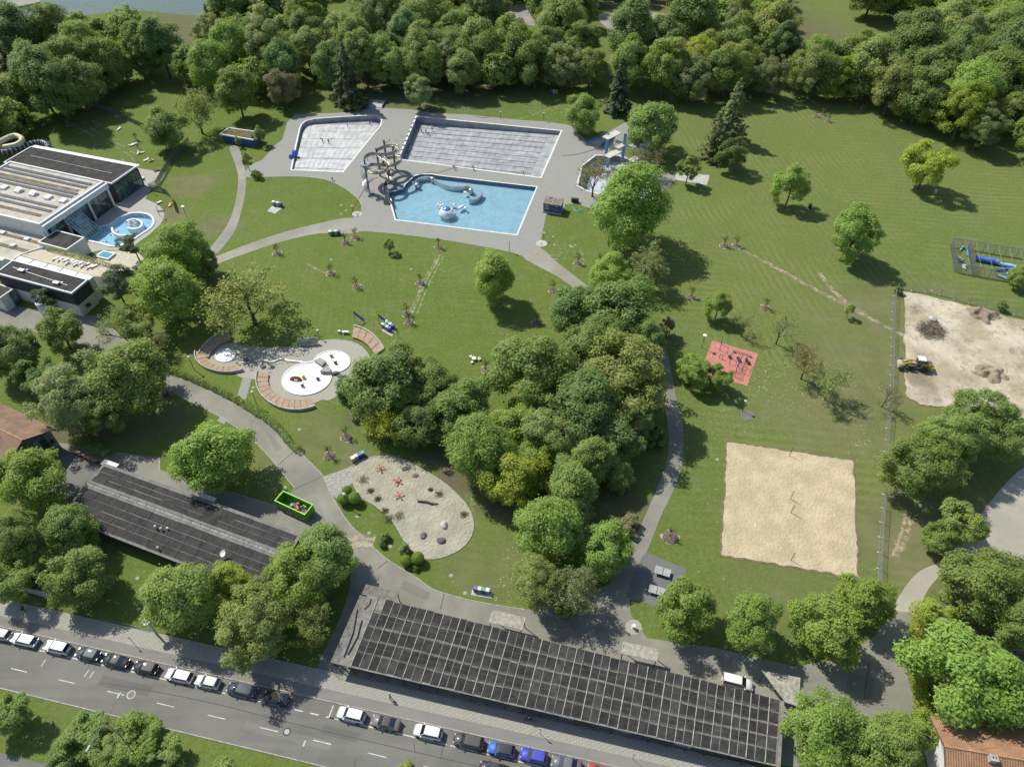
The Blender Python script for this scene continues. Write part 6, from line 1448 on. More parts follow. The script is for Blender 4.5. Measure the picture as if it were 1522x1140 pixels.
for px, py, r in ((1320, 20, 8), (1345, 28, 7), (1300, 10, 7), (1362, 34, 8), (1290, 4, 7), (1010, 20, 8), (850, 20, 7), (845, 60, 7), (1030, 8, 8), (1125, 10, 7), (420, 30, 8), (440, 8, 8), (390, 15, 8), (560, 8, 8), (590, 20, 8), (340, 50, 8), (720, 12, 7), (812, 14, 7), (110, 92, 7), (160, 80, 7)):
    p = P(px, py)
    if not any((p.x - a) ** 2 + (p.y - b) ** 2 < 30 for a, b, c in wood): wood.append((p.x, p.y, r))
wood.sort(key=lambda t: (Vector((t[0], t[1], -CAM_H))).length / t[2])
WK = [('B0', 'mid', 1.05), ('B1', 'mid', 1.1), ('B2', 'olive', 1.1), ('B3', 'dark', 1.0), ('B4', 'dark', 1.05), ('B5', 'olive', 1.1), ('B6', 'mid', 1.0), ('W0', 'grey', 1.15), ('W1', 'grey', 1.1), ('B1', 'bright', 1.1), ('B5', 'dark', 1.15), ('B2', 'mid', 1.15), ('X0', 'brown', 1.1), ('C0', 'conif', 1.0), ('B4', 'yel', 1.0), ('B3', 'olive', .95)]
WL = {'mid': 'mid green broadleaf tree in the wood behind the pools', 'olive': 'olive green broadleaf tree in the wood behind the pools', 'dark': 'dark green broadleaf tree in the wood behind the pools', 'grey': 'grey green feathery tree in the wood behind the pools', 'bright': 'fresh green broadleaf tree in the wood behind the pools', 'brown': 'brownish thinly leaved tree in the wood behind the pools', 'conif': 'dark spruce in the wood behind the pools', 'yel': 'yellow green tree in the wood behind the pools'}
WW = [6, 6, 5, 5, 5, 6, 4, 5, 4, 3, 5, 5, 1.6, 1.0, 1.2, 3]
WHERE = [(120, 'behind the pool hall'), (240, 'behind the bathers lawn'), (430, 'behind the kiosk'), (590, 'behind the leisure pool'), (720, 'behind the water slide'), (850, 'behind the lane pool'), (960, 'behind the diving tower'), (1060, 'behind the larches'), (1200, 'beyond the striped meadow'), (1345, 'beyond the wood edge saplings'), (1440, 'behind the bright meadow tree'), (9999, 'beyond the wire cage')]
print('WOOD TREES', len(wood))
for x, y, r in wood[:158]:
    k, c, zs = random.choices(WK, WW)[0]
    if k == 'C0': r = r * .6
    px, py = to_px(x, y); wh = [w for lim, w in WHERE if px < lim][0]; fy = np.interp(px, [a for a, b in FRONT], [b for a, b in FRONT])
    lab = WL[c].replace(' in the wood behind the pools', '') + (' at the edge of the wood ' if py > fy - 22 else ' inside the wood ' if py > fy - 62 else ' deep in the wood ') + wh
    place_tree((x, y), r, k, c, lab, lab.split(' tree ')[-1] + ': ' + c, zs=zs * random.uniform(.88, 1.12))
rest = wood[158:]
if rest:                                                        # the farthest crowns read as one mass
    rng = np.random.default_rng(99); tot = []; nn = []
    for x, y, r in rest:
        cm = TT[random.choice(['B0', 'B1', 'B5'])]; co = np.empty(len(cm[0].vertices) * 3); cm[0].vertices.foreach_get('co', co); co = co.reshape(-1, 4, 3).mean(1)
        sel = rng.choice(len(co), 3500, replace=False); co = co[sel]; cen = np.array([0, 0, cm[2]])
        d = co - cen; d /= np.linalg.norm(d, axis=1, keepdims=True)
        tot.append(co * (r / cm[3]) + np.array([x, y, 0])); nn.append(d + rng.normal(0, .4, d.shape) + np.array([0, 0, .2]))
    o = link('far_woodland', leaf_quads('far_woodland', np.concatenate(tot), np.concatenate(nn), .95, rng)); o.color = (*COLR['mid'], 1)
    tag(o, 'far woodland canopy at the back of the park', 'woodland', kind='stuff')

# hedges: clipped or loose rows of leaves
def hedge(px, width, height, label, colr, z=0.0, dens=95, leaf=.2, wob=.25, group=None):
    rng = np.random.default_rng(int(px[0][0]) + 5); pts = smooth_poly([tuple(P(a, b, z)) for a, b in px], 4, False)
    segs = [(Vector(pts[i]), Vector(pts[i + 1])) for i in range(len(pts) - 1)]; Ls = [(b - a).length for a, b in segs]; tot = sum(Ls); n = int(tot * dens)
    pos = []; nr = []
    wv = rng.uniform(.7, 1.25, int(tot / .7) + 3)
    cum = np.cumsum([0] + Ls)
    for s in rng.uniform(0, tot, n):
        i = min(int(np.searchsorted(cum, s) - 1), len(segs) - 1); i = max(i, 0); a, b = segs[i]; q = a.lerp(b, (s - cum[i]) / max(Ls[i], 1e-5))
        d = (b - a).normalized(); nrm = Vector((-d.y, d.x, 0)); f = s / .7; k = wv[int(f)] * (1 - f % 1) + wv[int(f) + 1] * (f % 1); k = 1 + (k - 1) * wob * 3
        t = rng.uniform(0, math.pi); rr = rng.uniform(.8, 1.06)
        off = math.cos(t) * width / 2 * k * rr; zz = abs(math.sin(t)) ** .6 * height * k * rr
        if rng.random() < .25: zz *= rng.uniform(.2, 1)
        pos.append(q + nrm * off + Vector((0, 0, zz))); nr.append(nrm * math.cos(t) + Vector((0, 0, abs(math.sin(t)) + .1)) + Vector(rng.normal(0, .4, 3)))
    pos = np.array([tuple(p) for p in pos]); o0 = pos.mean(0); o0[2] = z
    e = empty('hedge', o0, 0, label, 'hedge', group)
    c = link('foliage', leaf_quads('foliage', pos - o0, np.array([tuple(p) for p in nr]), leaf, rng), e); c.color = (*COLR[colr], 1)
    mb = MB()
    for i in range(0, len(pts) - 1, 2):
        q = Vector(pts[i]) - Vector(o0); mb.tube([(q.x, q.y, 0), (q.x + .05, q.y, height * .6)], .04, 5)
    mb.build('stem', M_BARK, e); return e
hedge([(215, 532), (240, 547), (272, 558), (305, 572), (340, 589), (375, 609), (405, 629), (422, 647), (434, 662), (446, 672)], 1.7, 1.5, 'loose hedge along the service road beside the splash area', 'mid', dens=230)
hedge([(1362, 900), (1358, 950), (1362, 1000), (1366, 1045), (1372, 1075)], 2.2, 2.2, 'tall bright green hedge beside the asphalt drive', 'yel', dens=240)
hedge([(70, 371), (120, 384), (179, 401)], 1.3, 1.1, 'green hedge along the roof terrace of loungers', 'olive', z=4.0, dens=110)
hedge([(108, 655), (130, 662), (150, 672), (166, 680)], 2.4, 1.6, 'clipped hedge at the house terrace', 'mid', dens=220)
# clipped balls beside the playground
for cx, cy, w in ((516, 729, 14.5), (510, 741, 17), (527, 740, 17.5), (621, 829, 18), (603, 833, 16)):
    tree(cx, cy, w, 'K0', 'bright', 'clipped ball shrub beside the playground path', 'clipped ball shrubs', 'shrub', 'shrub')
for cx, cy, w, c in ((572, 797, 16, 'dark'), (600, 815, 20, 'grey'), (568, 808, 13, 'deep'), (618, 845, 10, 'deep')):
    tree(cx, cy, w, 'U1', c, 'loose shrub at the lower edge of the playground', 'loose playground shrubs', 'shrub', 'shrub')
# ------------------------------------------------------------------ worn tracks in the lawns
ribbon('worn_track', [(1088, 362), (1110, 376), (1150, 396), (1200, 424), (1250, 450), (1300, 476), (1345, 500)], 2.6, M_TRACK, .012, 'dirt track worn across the meadow to the building site')
ribbon('worn_track', [(1218, 405), (1235, 428), (1262, 452), (1290, 468)], 2.4, M_TRACK, .009, 'faint branch of the dirt track')
ribbon('worn_track', [(653, 378), (645, 395), (634, 412), (624, 436), (612, 462), (606, 478)], 2.4, M_WORN, .010, 'worn strip between the saplings on the sunbathing lawn')
ribbon('worn_track', [(660, 380), (650, 398), (640, 418), (630, 440), (620, 466)], .8, M_WORN, .011, 'second worn wheel track on the sunbathing lawn')
ribbon('worn_track', [(455, 392), (475, 402), (500, 410)], 1.6, M_WORN, .011, 'worn patch beside a sapling on the sunbathing lawn')
for a in ([(804, 381), (830, 379)], [(812, 386), (842, 384.5)], [(109, 186), (124, 195), (141, 203)], [(121, 181), (136, 191), (150, 200)], [(156, 211), (168, 218), (181, 223)], [(172, 213), (185, 218)], [(184, 226), (194, 232), (200, 242)], [(862, 372), (866, 380)], [(700, 740), (702, 760)], [(193, 224), (206, 231)], [(182, 237), (184, 240)]):
    ribbon('worn_track', a, 1.2, M_WORN, .010, 'short worn strip in the turf')
ribbon('worn_patch', [(846, 366), (857, 365.5)], 3.0, M_WORN, .012, 'bare pale patch beside the deck path'); ribbon('worn_patch', [(372, 392), (380, 390)], 2.4, M_WORN, .012, 'bare patch beside the open crowned tree'); ribbon('worn_patch', [(1330, 830), (1345, 790), (1350, 760)], 4.0, M_TRACK, .012, 'dry strip outside the site fence')
ribbon('worn_track', [(770, 200 - 22), (800, 168), (830, 158), (870, 156)], .8, M_TRACK, .01, 'narrow footpath along the wood edge')

for a, b in (((411, 693), (442, 667)), ((438, 727), (479, 708)), ((515, 803), (543, 797)), ((560, 846), (578, 832)), ((655, 905), (660, 882)), ((1284, 1040), (1292, 985))):
    ribbon('tar_seam', [a, b], .14, M_TAR, .022, 'dark joint across the service road')
ribbon('worn_patch', [(516, 806), (535, 803), (556, 806)], 4.5, worn_material('beige_stain', (.36, .32, .23), .12, .3), .024, 'beige stained patch of the service road')
for q, c in (([(395, 640), (408, 650), (420, 666), (410, 672)], .19), ([(470, 735), (488, 752), (500, 778), (482, 770)], .24), ([(600, 862), (640, 880), (634, 892), (594, 874)], .18), ([(1050, 968), (1090, 976), (1086, 992), (1046, 984)], .19), ([(1262, 1000), (1300, 1008), (1296, 1040), (1256, 1030)], .18), ([(290, 590), (312, 598), (306, 604), (284, 596)], .24), ([(300, 742), (330, 752), (324, 760), (294, 750)], .25)):
    structure(sheet('asphalt_patch', W(q), asphalt('patch_%d' % (c * 1000 + q[0][0]), (c, c * .96, c * .82), .25), .0195), 'rectangular repair patch in the service road')
for s_, d_, L_, w_, c in ((22, 3.6, 9, 1.6, .125), (48, 5.4, 14, 1.2, .18), (60, 3.3, 6, 1.4, .13), (-8, 6.2, 12, 1.5, .175)):
    structure(sheet('asphalt_patch', [street_pt(s_, d_), street_pt(s_ + L_, d_), street_pt(s_ + L_, d_ + w_), street_pt(s_, d_ + w_)], asphalt('street_patch_%d' % s_, (c, c * .97, c * .86), .25, ST_A), .008), 'rectangular repair patch in the street asphalt')
# ------------------------------------------------------------------ building site
SITE = [(1343, 433), (1372, 438), (1400, 446), (1440, 455), (1480, 468), (1530, 478), (1620, 495), (1620, 632), (1522, 622), (1490, 612), (1460, 606), (1430, 602), (1405, 606), (1372, 603), (1348, 590), (1344, 560), (1345, 535), (1344, 510), (1345, 470)]
wS = W(SITE); sw = [wS[i].lerp(wS[(i + 1) % len(wS)], k / 6) for i in range(len(wS)) for k in range(6)]; sw = [Vector((p[0] + random.uniform(-.25, .25), p[1] + random.uniform(-.25, .25), 0)) for p in sw]
mounds = [(P(1395, 500), 5.0, .4, .9), (P(1500, 520), 7, .6, .8), (P(1425, 470), 5, .3, .8), (P(1410, 560), 6, .25, .6)]
from mathutils import noise as mnoise
def site_z(x, y):
    z = .05 + .12 * mnoise.noise(Vector((x * .12, y * .12, 0))) + .05 * mnoise.noise(Vector((x * .6, y * .6, 3))) + .03 * abs(mnoise.noise(Vector((x * 1.7, y * .5, 7))))
    for c, r, h, k in mounds:
        d = math.hypot((x - c.x) * k, y - c.y) / r
        if d < 1: z += h * (1 - d * d) ** 2
    return max(.02, z + .06)
t = NT('site_soil'); n1 = t.noise(.09, 6, .65); n2 = t.noise(.55, 5, .7, dist=1.0); c = t.mix(t.mr(n1, .36, .64), (.40, .33, .225), (.60, .53, .41)); c = t.mix(t.mr(n2, .48, .75, 0, .75), c, (.22, .17, .11)); c = t.mix(t.mr(t.noise(.06, 3, .5), .58, .68, 0, .7), c, (.2, .165, .12)); c = t.mix(t.mr(t.noise(3, 4, .7), .5, .75, 0, .4), c, (.62, .56, .44)); t.col(c); t.rough(.95); t.spec(.1); t.bump(t.math('ADD', n2, t.noise(4, 4, .7)), .9, .25); M_SITE = t.m
structure(sheet('site_soil', sw, M_SITE, .02, grid=.55, zf=site_z, smooth=False), 'pale rutted soil of the building site')
def heap_mesh(cx, cy, r, h, mat, label, name, k=1.0, cat='heap'):
    p = P(cx, cy); bm = bmesh.new(); bmesh.ops.create_grid(bm, x_segments=34, y_segments=34, size=r * 1.5)
    for v in list(bm.verts):
        d = math.hypot(v.co.x * k, v.co.y) / r * (1 + .55 * mnoise.noise(Vector((math.atan2(v.co.y, v.co.x) * 1.1, cx, 0)))); v.co.z = -.3 - (d - 1) if d >= 1 else -.3 + (h * .9 + .3) * (1 - d * d) ** 2 * (1 + .8 * mnoise.noise(Vector((v.co.x * .7, v.co.y * .7, cx)))) + .07 * mnoise.noise(v.co * 2.3) 
    bmesh.ops.delete(bm, geom=[v for v in bm.verts if v.co.z <= -.5], context='VERTS')
    m = bpy.data.meshes.new(name); bm.to_mesh(m); bm.free(); m.materials.append(mat); e = empty(name, (p.x, p.y, -.1), -.25, label, cat); link('mound', m, e); return e
heap_mesh(1459, 468, 4.2, 1.3, plain('topsoil', (.24, .19, .135), .2, 1.2, .95, bump=.8, bscale=5), 'long brown topsoil heap on the building site', 'soil_heap', .6)
heap_mesh(1472, 556, 4.6, 1.3, plain('topsoil2', (.27, .215, .15), .2, 1.2, .95, bump=.8, bscale=5), 'large brown topsoil heap below the ruts of the building site', 'soil_heap', .8)
e = heap_mesh(1383, 494, 3.6, 1.6, plain('brush_soil', (.16, .13, .095), .3, 1.5, .95, bump=.9, bscale=4), 'heap of grey brushwood on the building site', 'brush_heap')
mb = MB(); rg = random.Random(5)
for k in range(520):
    a, d = rg.uniform(0, 6.28), 3.3 * math.sqrt(rg.random()); z = 1.7 * (1 - (d / 3.7) ** 2) + rg.uniform(-.1, .35); b = rg.uniform(0, 6.28); L = rg.uniform(.5, 1.5); s = Vector((math.cos(a) * d, math.sin(a) * d, z)); mb.tube([s, s + Vector((math.cos(b) * L, math.sin(b) * L, rg.uniform(-.25, .45)))], rg.uniform(.02, .05), 3, cap=False)
o = mb.build('twigs', plain('twig', (.20, .165, .125), .3, 3, .9), e); o['kind'] = 'stuff'
boulder(1385, 477, .9, .5, M_CONC, 'pale concrete block on the brushwood heap', 71, 'block', z=.6, name='concrete_block'); boulder(1357, 456, .7, .5, M_STONE, 'pale stone lump at the top of the building site', 72); boulder(1520, 489, .8, .5, M_STONE, 'pale stone lump at the edge of the building site', 73)

# wheel loader (x forward)
M_YEL = plain('loader_yellow', (.52, .39, .03), .1, 2, .5); M_TYRE = plain('tyre', (.045, .043, .04), .2, 3, .9); M_GREYM = plain('loader_grey', (.10, .10, .11), .15, 2, .6); M_BUCK = plain('bucket_steel', (.30, .28, .25), .2, 2, .6, .3)
a, b = P(1381, 551), P(1336, 545); p = (a + b) / 2; e = empty('wheel_loader', (p.x, p.y, .16), math.atan2((b - a).y, (b - a).x), 'yellow wheel loader with white cab roof and raised bucket', 'wheel loader')
f = MB().box((-2.1, 0, 1.55), (2.6, 1.7, 1.2), taper=.86).build('engine_cover', M_YEL, e); MB().box((-2.3, 0, 2.2), (1.5, 1.1, .12)).build('grille', M_GREYM, f)
MB().box((-3.35, 0, 1.2), (.5, 2.2, .9)).build('counterweight', M_YEL, e); MB().box((-.6, 0, .95), (4.4, 1.0, .5)).build('chassis', M_GREYM, e)
f = MB().box((-.55, 0, 2.35), (1.5, 1.45, 1.5), taper=.9).build('cab', M_GLASS, e); MB().box((-.55, 0, 3.18), (1.7, 1.65, .16)).build('cab_roof', M_SKYL, f)
for sx in (-.7, .7):
    for sy in (-.68, .68): MB().box((-.55 + sx, sy, 2.35), (.12, .12, 1.55)).build('cab_pillar', M_GREYM, f)
for x, y in ((1.35, .95), (1.35, -.95), (-1.75, .95), (-1.75, -.95)):
    f = empty('wheel', (x, y, .72)); f.parent = e; f.rotation_euler = (R(90), 0, 0)
    MB().lathe([(.38, -.27), (.66, -.27), (.72, -.18), (.72, .18), (.66, .27), (.38, .27)], n=18).build('tyre', M_TYRE, f); MB().lathe([(.37, -.2), (.37, .2), (.1, .22), (0, .22)], n=12).build('rim', M_YEL, f)
    MB().box((x, y, 1.52), (1.5, .6, .09)).build('mudguard', M_GREYM, e)
for sy in (-.5, .5): mb = MB(); mb.tube([(.3, sy, 1.9), (1.6, sy, 2.0), (3.0, sy, 1.3)], .16, 6); mb.build('lift_arm', M_YEL, e)
mb = MB(); mb.tube([(.6, 0, 1.6), (2.2, 0, 2.0), (3.0, 0, 1.75)], .12, 6); mb.build('tilt_linkage', M_YEL, e)
mb = MB(); prof = [(3.0, 1.9), (2.9, 1.2), (3.2, .75), (4.1, .72)]
for k in range(3): (x0, z0), (x1, z1) = prof[k], prof[k + 1]; mb.add([(x0, -1.3, z0), (x1, -1.3, z1), (x1, 1.3, z1), (x0, 1.3, z0), (x0 - .06, -1.3, z0 - .06), (x1 - .02, -1.3, z1 - .08), (x1 - .02, 1.3, z1 - .08), (x0 - .06, 1.3, z0 - .06)], [(0, 1, 2, 3), (7, 6, 5, 4), (0, 4, 5, 1), (3, 2, 6, 7)])
for sy in (-1.3, 1.3): mb.add([(x, sy, z) for x, z in prof] + [(x, sy + .06 * (1 if sy > 0 else -1), z) for x, z in prof], [(0, 1, 2, 3), (7, 6, 5, 4), (0, 3, 7, 4), (0, 4, 5, 1), (1, 5, 6, 2), (2, 6, 7, 3)])
mb.build('bucket', M_BUCK, e); MB().box((3.45, 0, 1.05), (.9, 2.3, .55), taper=.7).build('load', M_SITE, e)

# ------------------------------------------------------------------ fences
M_WIRE = plain('galvanised_wire', (.25, .26, .26), .08, 2, .6, .2); M_WIREG = plain('green_wire', (.13, .155, .13), .1, 2, .6)
FP = {}
def fence_panel(L, h, mat, step, rows, r=.012, fr=.03):
    key = (round(L, 1), h, mat.name)
    if key in FP: return FP[key]
    L = key[0]; mb = MB(); n = int(L / step)
    for k in range(1, n): x = -L / 2 + L * k / n; mb.tube([(x, 0, .15), (x, 0, h)], r, 3, cap=False)
    for k in range(rows): z = .2 + (h - .25) * k / (rows - 1); mb.tube([(-L / 2, 0, z), (L / 2, 0, z)], r, 3, cap=False)
    for x in (-L / 2 + .03, L / 2 - .03): mb.tube([(x, 0, 0), (x, 0, h + .02)], fr, 6)
    for z in (.14, h): mb.tube([(-L / 2, 0, z), (L / 2, 0, z)], fr * .8, 5)
    FP[key] = mb.mesh('panel', mat); return FP[key]
def fence(px, label, L=3.5, h=2.0, mat=None, step=.22, rows=7, feet=True, group=None, r=.010, n=3):
    mat = mat or M_WIRE; pts = smooth_poly([tuple(P(a, b)) for a, b in px], n, False); pts = [Vector(p) for p in pts]
    e = empty('fence', tuple(pts[len(pts) // 2]), 0, label, 'fence', group); tot = [0]
    for i in range(len(pts) - 1): tot.append(tot[-1] + (pts[i + 1] - pts[i]).length)
    def at(s):
        for i in range(len(pts) - 1):
            if s <= tot[i + 1] or i == len(pts) - 2: return pts[i].lerp(pts[i + 1], min(1, (s - tot[i]) / max(1e-6, tot[i + 1] - tot[i])))
    k = max(1, round(tot[-1] / L)); l = tot[-1] / k
    if 'foot' not in FP: FP['foot'] = MB().box((0, 0, .07), (.24, .7, .14)).mesh('foot', M_CONC)
    for i in range(k):
        a, b = at(i * l), at((i + 1) * l); c = (a + b) / 2 - e.location; m = fence_panel((b - a).length - .04, h, mat, step, rows, r)
        o = link('panel', m, e, c); o.rotation_euler.z = math.atan2((b - a).y, (b - a).x)
        if feet: o = link('foot', FP['foot'], e, a - e.location); o.rotation_euler.z = math.atan2((b - a).y, (b - a).x)
    return e
fence([(1333, 430), (1328, 445), (1326, 480), (1325, 520), (1324, 560), (1321, 610), (1317, 650), (1315, 690)], 'mobile wire fence between meadow and building site')
fence([(1313, 735), (1310, 770), (1307, 810), (1305, 850), (1305, 870)], 'mobile wire fence beside the sand court'); fence([(1334, 430), (1345, 432), (1385, 436), (1430, 449), (1475, 461), (1530, 474)], 'mobile wire fence along the top of the building site')
fence([(118, 151), (150, 163), (190, 180), (222, 195)], 'green wire mesh fence crossing the upper left lawn', 2.6, 2.0, M_WIREG, .12, 10, False, r=.025, n=1); fence([(282, 212), (262, 232), (247, 254), (234, 277), (223, 283)], 'wire mesh fence at the corner of the whirlpool terrace', 2.6, 2.0, M_WIREG, .12, 10, False, r=.025, n=1); fence([(224, 283), (240, 286), (252, 293), (259, 303), (262, 316)], 'curved wire mesh fence round the whirlpool lawn', 2.2, 2.0, M_WIREG, .12, 10, False, r=.025)
fence([(150, 908 + 14), (185, 928), (222, 938)], 'low rail fence along the street lawn', 3.0, .6, M_WIRE, .8, 2, False, n=1)

# wire cage with pool covers
b0 = P(1418, 404); b1 = P(1530, 424); ax = (b1 - b0).normalized(); ay = Vector((-ax.y, ax.x, 0)); Lc, Wc, Hc = 22.0, 12.5, 2.8
e = empty('wire_cage', tuple(b0), math.atan2(ax.y, ax.x), 'long wire mesh storage cage on the striped meadow', 'cage')
def mesh_side(o, L, rot, name='mesh_side'):
    mb = MB()
    for k in range(int(L / .13)): mb.tube([(k * .13, 0, .05), (k * .13, 0, Hc)], .014, 3, cap=False)
    for k in range(16): mb.tube([(0, 0, .1 + k * .2), (L, 0, .1 + k * .2)], .014, 3, cap=False)
    q = mb.build(name, M_WIRE, e); q.location = o; q.rotation_euler.z = rot; return q
mesh_side((0, 0, 0), Wc, R(90)); mesh_side((0, 0, 0), Lc, 0); mesh_side((0, Wc, 0), Lc, 0); mesh_side((4.3, 0, 0), Wc, R(90), 'mesh_partition'); mesh_side((Lc, 0, 0), Wc, R(90))
for k in range(9):
    for y in (0, Wc): MB().tube([(k * Lc / 8, y, 0), (k * Lc / 8, y, Hc + .05)], .06, 6).build('post', M_WIRE, e)
for y in (0, Wc): MB().tube([(0, y, Hc), (Lc, y, Hc)], .05, 6).build('rail', M_WIRE, e)
for k in range(1, 8): MB().tube([(k * Lc / 8, 0, Hc), (k * Lc / 8, Wc, Hc)], .045, 6).build('roof_bar', M_WIRE, e)
M_TARP = plain('blue_tarp', (.075, .17, .52), .15, 1.5, .5); M_TARPL = plain('light_blue_cover', (.30, .50, .68), .1, 1.5, .5)
def roll(a, b, r, mat, label):
    A, B = P(*a), P(*b); c = (A + B) / 2; o = empty('pool_cover', (c.x, c.y, 0), 0, label, 'pool cover'); d = (B - A)
    pts = [A + d * (i / 6) - c + Vector((0, 0, r + random.uniform(-.06, .06))) for i in range(7)]
    MB().tube(pts, [r * random.uniform(.85, 1.1) for _ in range(7)], 10).build('cover_roll', mat, o, smooth=True)
    MB().tube([pts[0] - d.normalized() * .4, pts[-1] + d.normalized() * .4], .09, 6).build('core_pipe', M_WIRE, o)
roll((1448, 387), (1480, 393), .8, M_TARP, 'thick blue rolled pool cover in the wire cage'); roll((1481, 393.5), (1508, 399), .5, M_TARPL, 'light blue rolled pool cover in the wire cage'); roll((1480, 403), (1502, 401), .4, M_TARP, 'thin blue folded cover in the wire cage'); roll((1482, 411), (1496, 416), .35, M_TARPL, 'pale blue folded sheet in the wire cage'); roll((1437, 369), (1438, 382), .3, M_TARP, 'upright blue strip cover against the cage partition'); roll((1494, 411), (1506, 403), .4, M_TARPL, 'crossed pale blue sheet in the wire cage'); roll((1426, 374), (1431, 368), .25, M_TARPL, 'grey blue sheet in the end bay of the cage')
for k, (x, y) in enumerate(((1.8, 5.2), (2.1, 6.6), (2.9, 2.6))):
    c = b0 + ax * x + ay * y; rg = random.Random(k); mb = MB()
    for j in range(7): mb.box((rg.uniform(-.6, .6), rg.uniform(-.6, .6), .2 + rg.uniform(0, .5)), (rg.uniform(.3, 1.0), rg.uniform(.2, .6), rg.uniform(.1, .4)), rg.uniform(0, 3))
    o = mb.build('scrap_pile', (M_GREYM, M_STONE, M_SKYL)[k], None); o.location = (c.x, c.y, 0); o['kind'] = 'stuff'; tag(o, ('dark scrap pile in the end bay of the cage', 'stony rubble pile in the end bay of the cage', 'pale board pile beside the cage mesh')[k], 'scrap')

# ------------------------------------------------------------------ cars
M_PAINT = objcolor('car_paint', .6, .8, 0, .02); M_CGLASS = glass_mat('car_glass', (.012, .015, .017)); M_HEAD = plain('lamp_glass', (.6, .62, .62), .05, 3, .1, .3); M_TAIL = plain('tail_lamp', (.32, .02, .02), .05, 3, .2); M_RIM = plain('alloy_rim', (.4, .4, .4), .08, 3, .3, .7); M_PLASTIC = plain('black_trim', (.03, .03, .03), .1, 3, .7)
def car_parts(kind):
    L, Wd, H, hood, belt, ws, rb, rs = {'hatch': (4.15, 1.78, 1.5, .98, .95, .75, -1.98, .45), 'suv': (4.5, 1.86, 1.66, 1.08, 1.05, .7, -2.1, .35), 'estate': (4.7, 1.82, 1.48, .98, .95, .75, -2.25, .5), 'sedan': (4.6, 1.82, 1.45, .97, .94, .8, -1.55, .85), 'van': (4.9, 1.85, 1.85, 1.15, 1.1, .9, -2.42, .12)}[kind]
    h = L / 2; w = Wd / 2; out = {}
    st = [(h, .62, .55), (h - .08, .80, .66), (h - .35, .92, hood - .14), (h - .9, .97, hood - .04), (h - 1.25, 1.0, hood), (0, 1.0, belt), (-h + .9, 1.0, belt + .02), (-h + .25, .95, belt), (-h + .06, .86, belt - .15), (-h, .74, .55)]
    mb = MB(); vs = []; K = 8
    for x, kx, zt in st:
        ww = w * kx
        for y, z in ((-ww * .86, .24), (-ww, .42), (-ww * .99, zt - .16), (-ww * .90, zt - .015), (ww * .90, zt - .015), (ww * .99, zt - .16), (ww, .42), (ww * .86, .24)): vs.append((x, y, z))
    fs = [(i * K + k, i * K + (k + 1) % K, (i + 1) * K + (k + 1) % K, (i + 1) * K + k) for i in range(len(st) - 1) for k in range(K)]
    fs += [tuple(range(K)), tuple(reversed(range((len(st) - 1) * K, len(st) * K)))]
    mb.add(vs, fs); out['body'] = (mb.mesh('body', M_PAINT, smooth=True), None)
    xf0, xb0 = h - 1.15, rb; xf1, xb1 = xf0 - ws, rb + rs; wb, wt = w * .9, w * .74; zb, zt = belt - .01, H - .05
    def quad(a, b, c, d, name, mat):
        A = [Vector(p) for p in (a, b, c, d)]; n = (A[1] - A[0]).cross(A[3] - A[0]).normalized() * .025; m_ = MB(); m_.add(A + [p - n for p in A], [(0, 1, 2, 3), (7, 6, 5, 4), (0, 4, 5, 1), (1, 5, 6, 2), (2, 6, 7, 3), (3, 7, 4, 0)]); out[name] = (m_.mesh(name, mat), None)
    quad((xf0, -wb, zb), (xf0, wb, zb), (xf1, wt, zt), (xf1, -wt, zt), 'windscreen', M_CGLASS); quad((xb0, wb, zb), (xb0, -wb, zb), (xb1, -wt, zt), (xb1, wt, zt), 'rear_window', M_CGLASS)
    for s, nm in ((1, 'side_window'), (-1, 'side_window2')):
        a, b, c, d = (xf0 - .06, s * wb, zb), (xb0 + .06, s * wb, zb), (xb1 + .02, s * wt, zt), (xf1 - .02, s * wt, zt); quad(*((a, b, c, d) if s > 0 else (d, c, b, a)), nm, M_CGLASS)
    mb = MB(); A = [(xf1 + .06, -wt, zt), (xf1 + .06, wt, zt), (xb1 - .05, wt, zt), (xb1 - .05, -wt, zt)]; B = [(xf1 - .15, -wt * .86, H), (xf1 - .15, wt * .86, H), (xb1 + .12, wt * .86, H), (xb1 + .12, -wt * .86, H)]
    N = 8; vs = []
    for i in range(N + 1):
        for j in range(N + 1):
            u, v = i / N * 2 - 1, j / N * 2 - 1; vs.append(((xf1 + xb1) / 2 + u * ((xf1 - xb1) / 2 + .07), v * wt * 1.01, zt + (H - zt) * (1 - .55 * abs(u) ** 2.5 - .45 * abs(v) ** 2.5) - .02))
    mb.add(vs, [(i * (N + 1) + j, (i + 1) * (N + 1) + j, (i + 1) * (N + 1) + j + 1, i * (N + 1) + j + 1) for i in range(N) for j in range(N)]); out['roof'] = (mb.mesh('roof', M_PAINT, smooth=True), None)
    out['pil'] = [MB().tube([a, b], r_, 4).mesh('pillar', M_PAINT) for s in (-1, 1) for a, b, r_ in (((xf0, s * wb, zb), (xf1, s * wt, zt), .045), ((xb0, s * wb, zb), (xb1, s * wt, zt), .06), (((xf0 + xb0) / 2 - .1, s * wb, zb), ((xf1 + xb1) / 2 - .1, s * wt, zt), .03))]
    ty = MB().lathe([(.2, -.11), (.31, -.11), (.33, -.07), (.33, .07), (.31, .11), (.2, .11)], n=16).mesh('tyre', M_TYRE); ri = MB().lathe([(.21, -.08), (.21, .09), (.06, .1), (0, .1)], n=10).mesh('rim', M_RIM)
    out['wheels'] = (ty, ri, [(h - .85, w - .08), (h - .85, -w + .08), (-h + .85, w - .08), (-h + .85, -w + .08)])
    out['head'] = MB().box((h - .17, 0, .66), (.28, .34, .14), taper=.8).mesh('headlight', M_HEAD); out['hy'] = w * .62
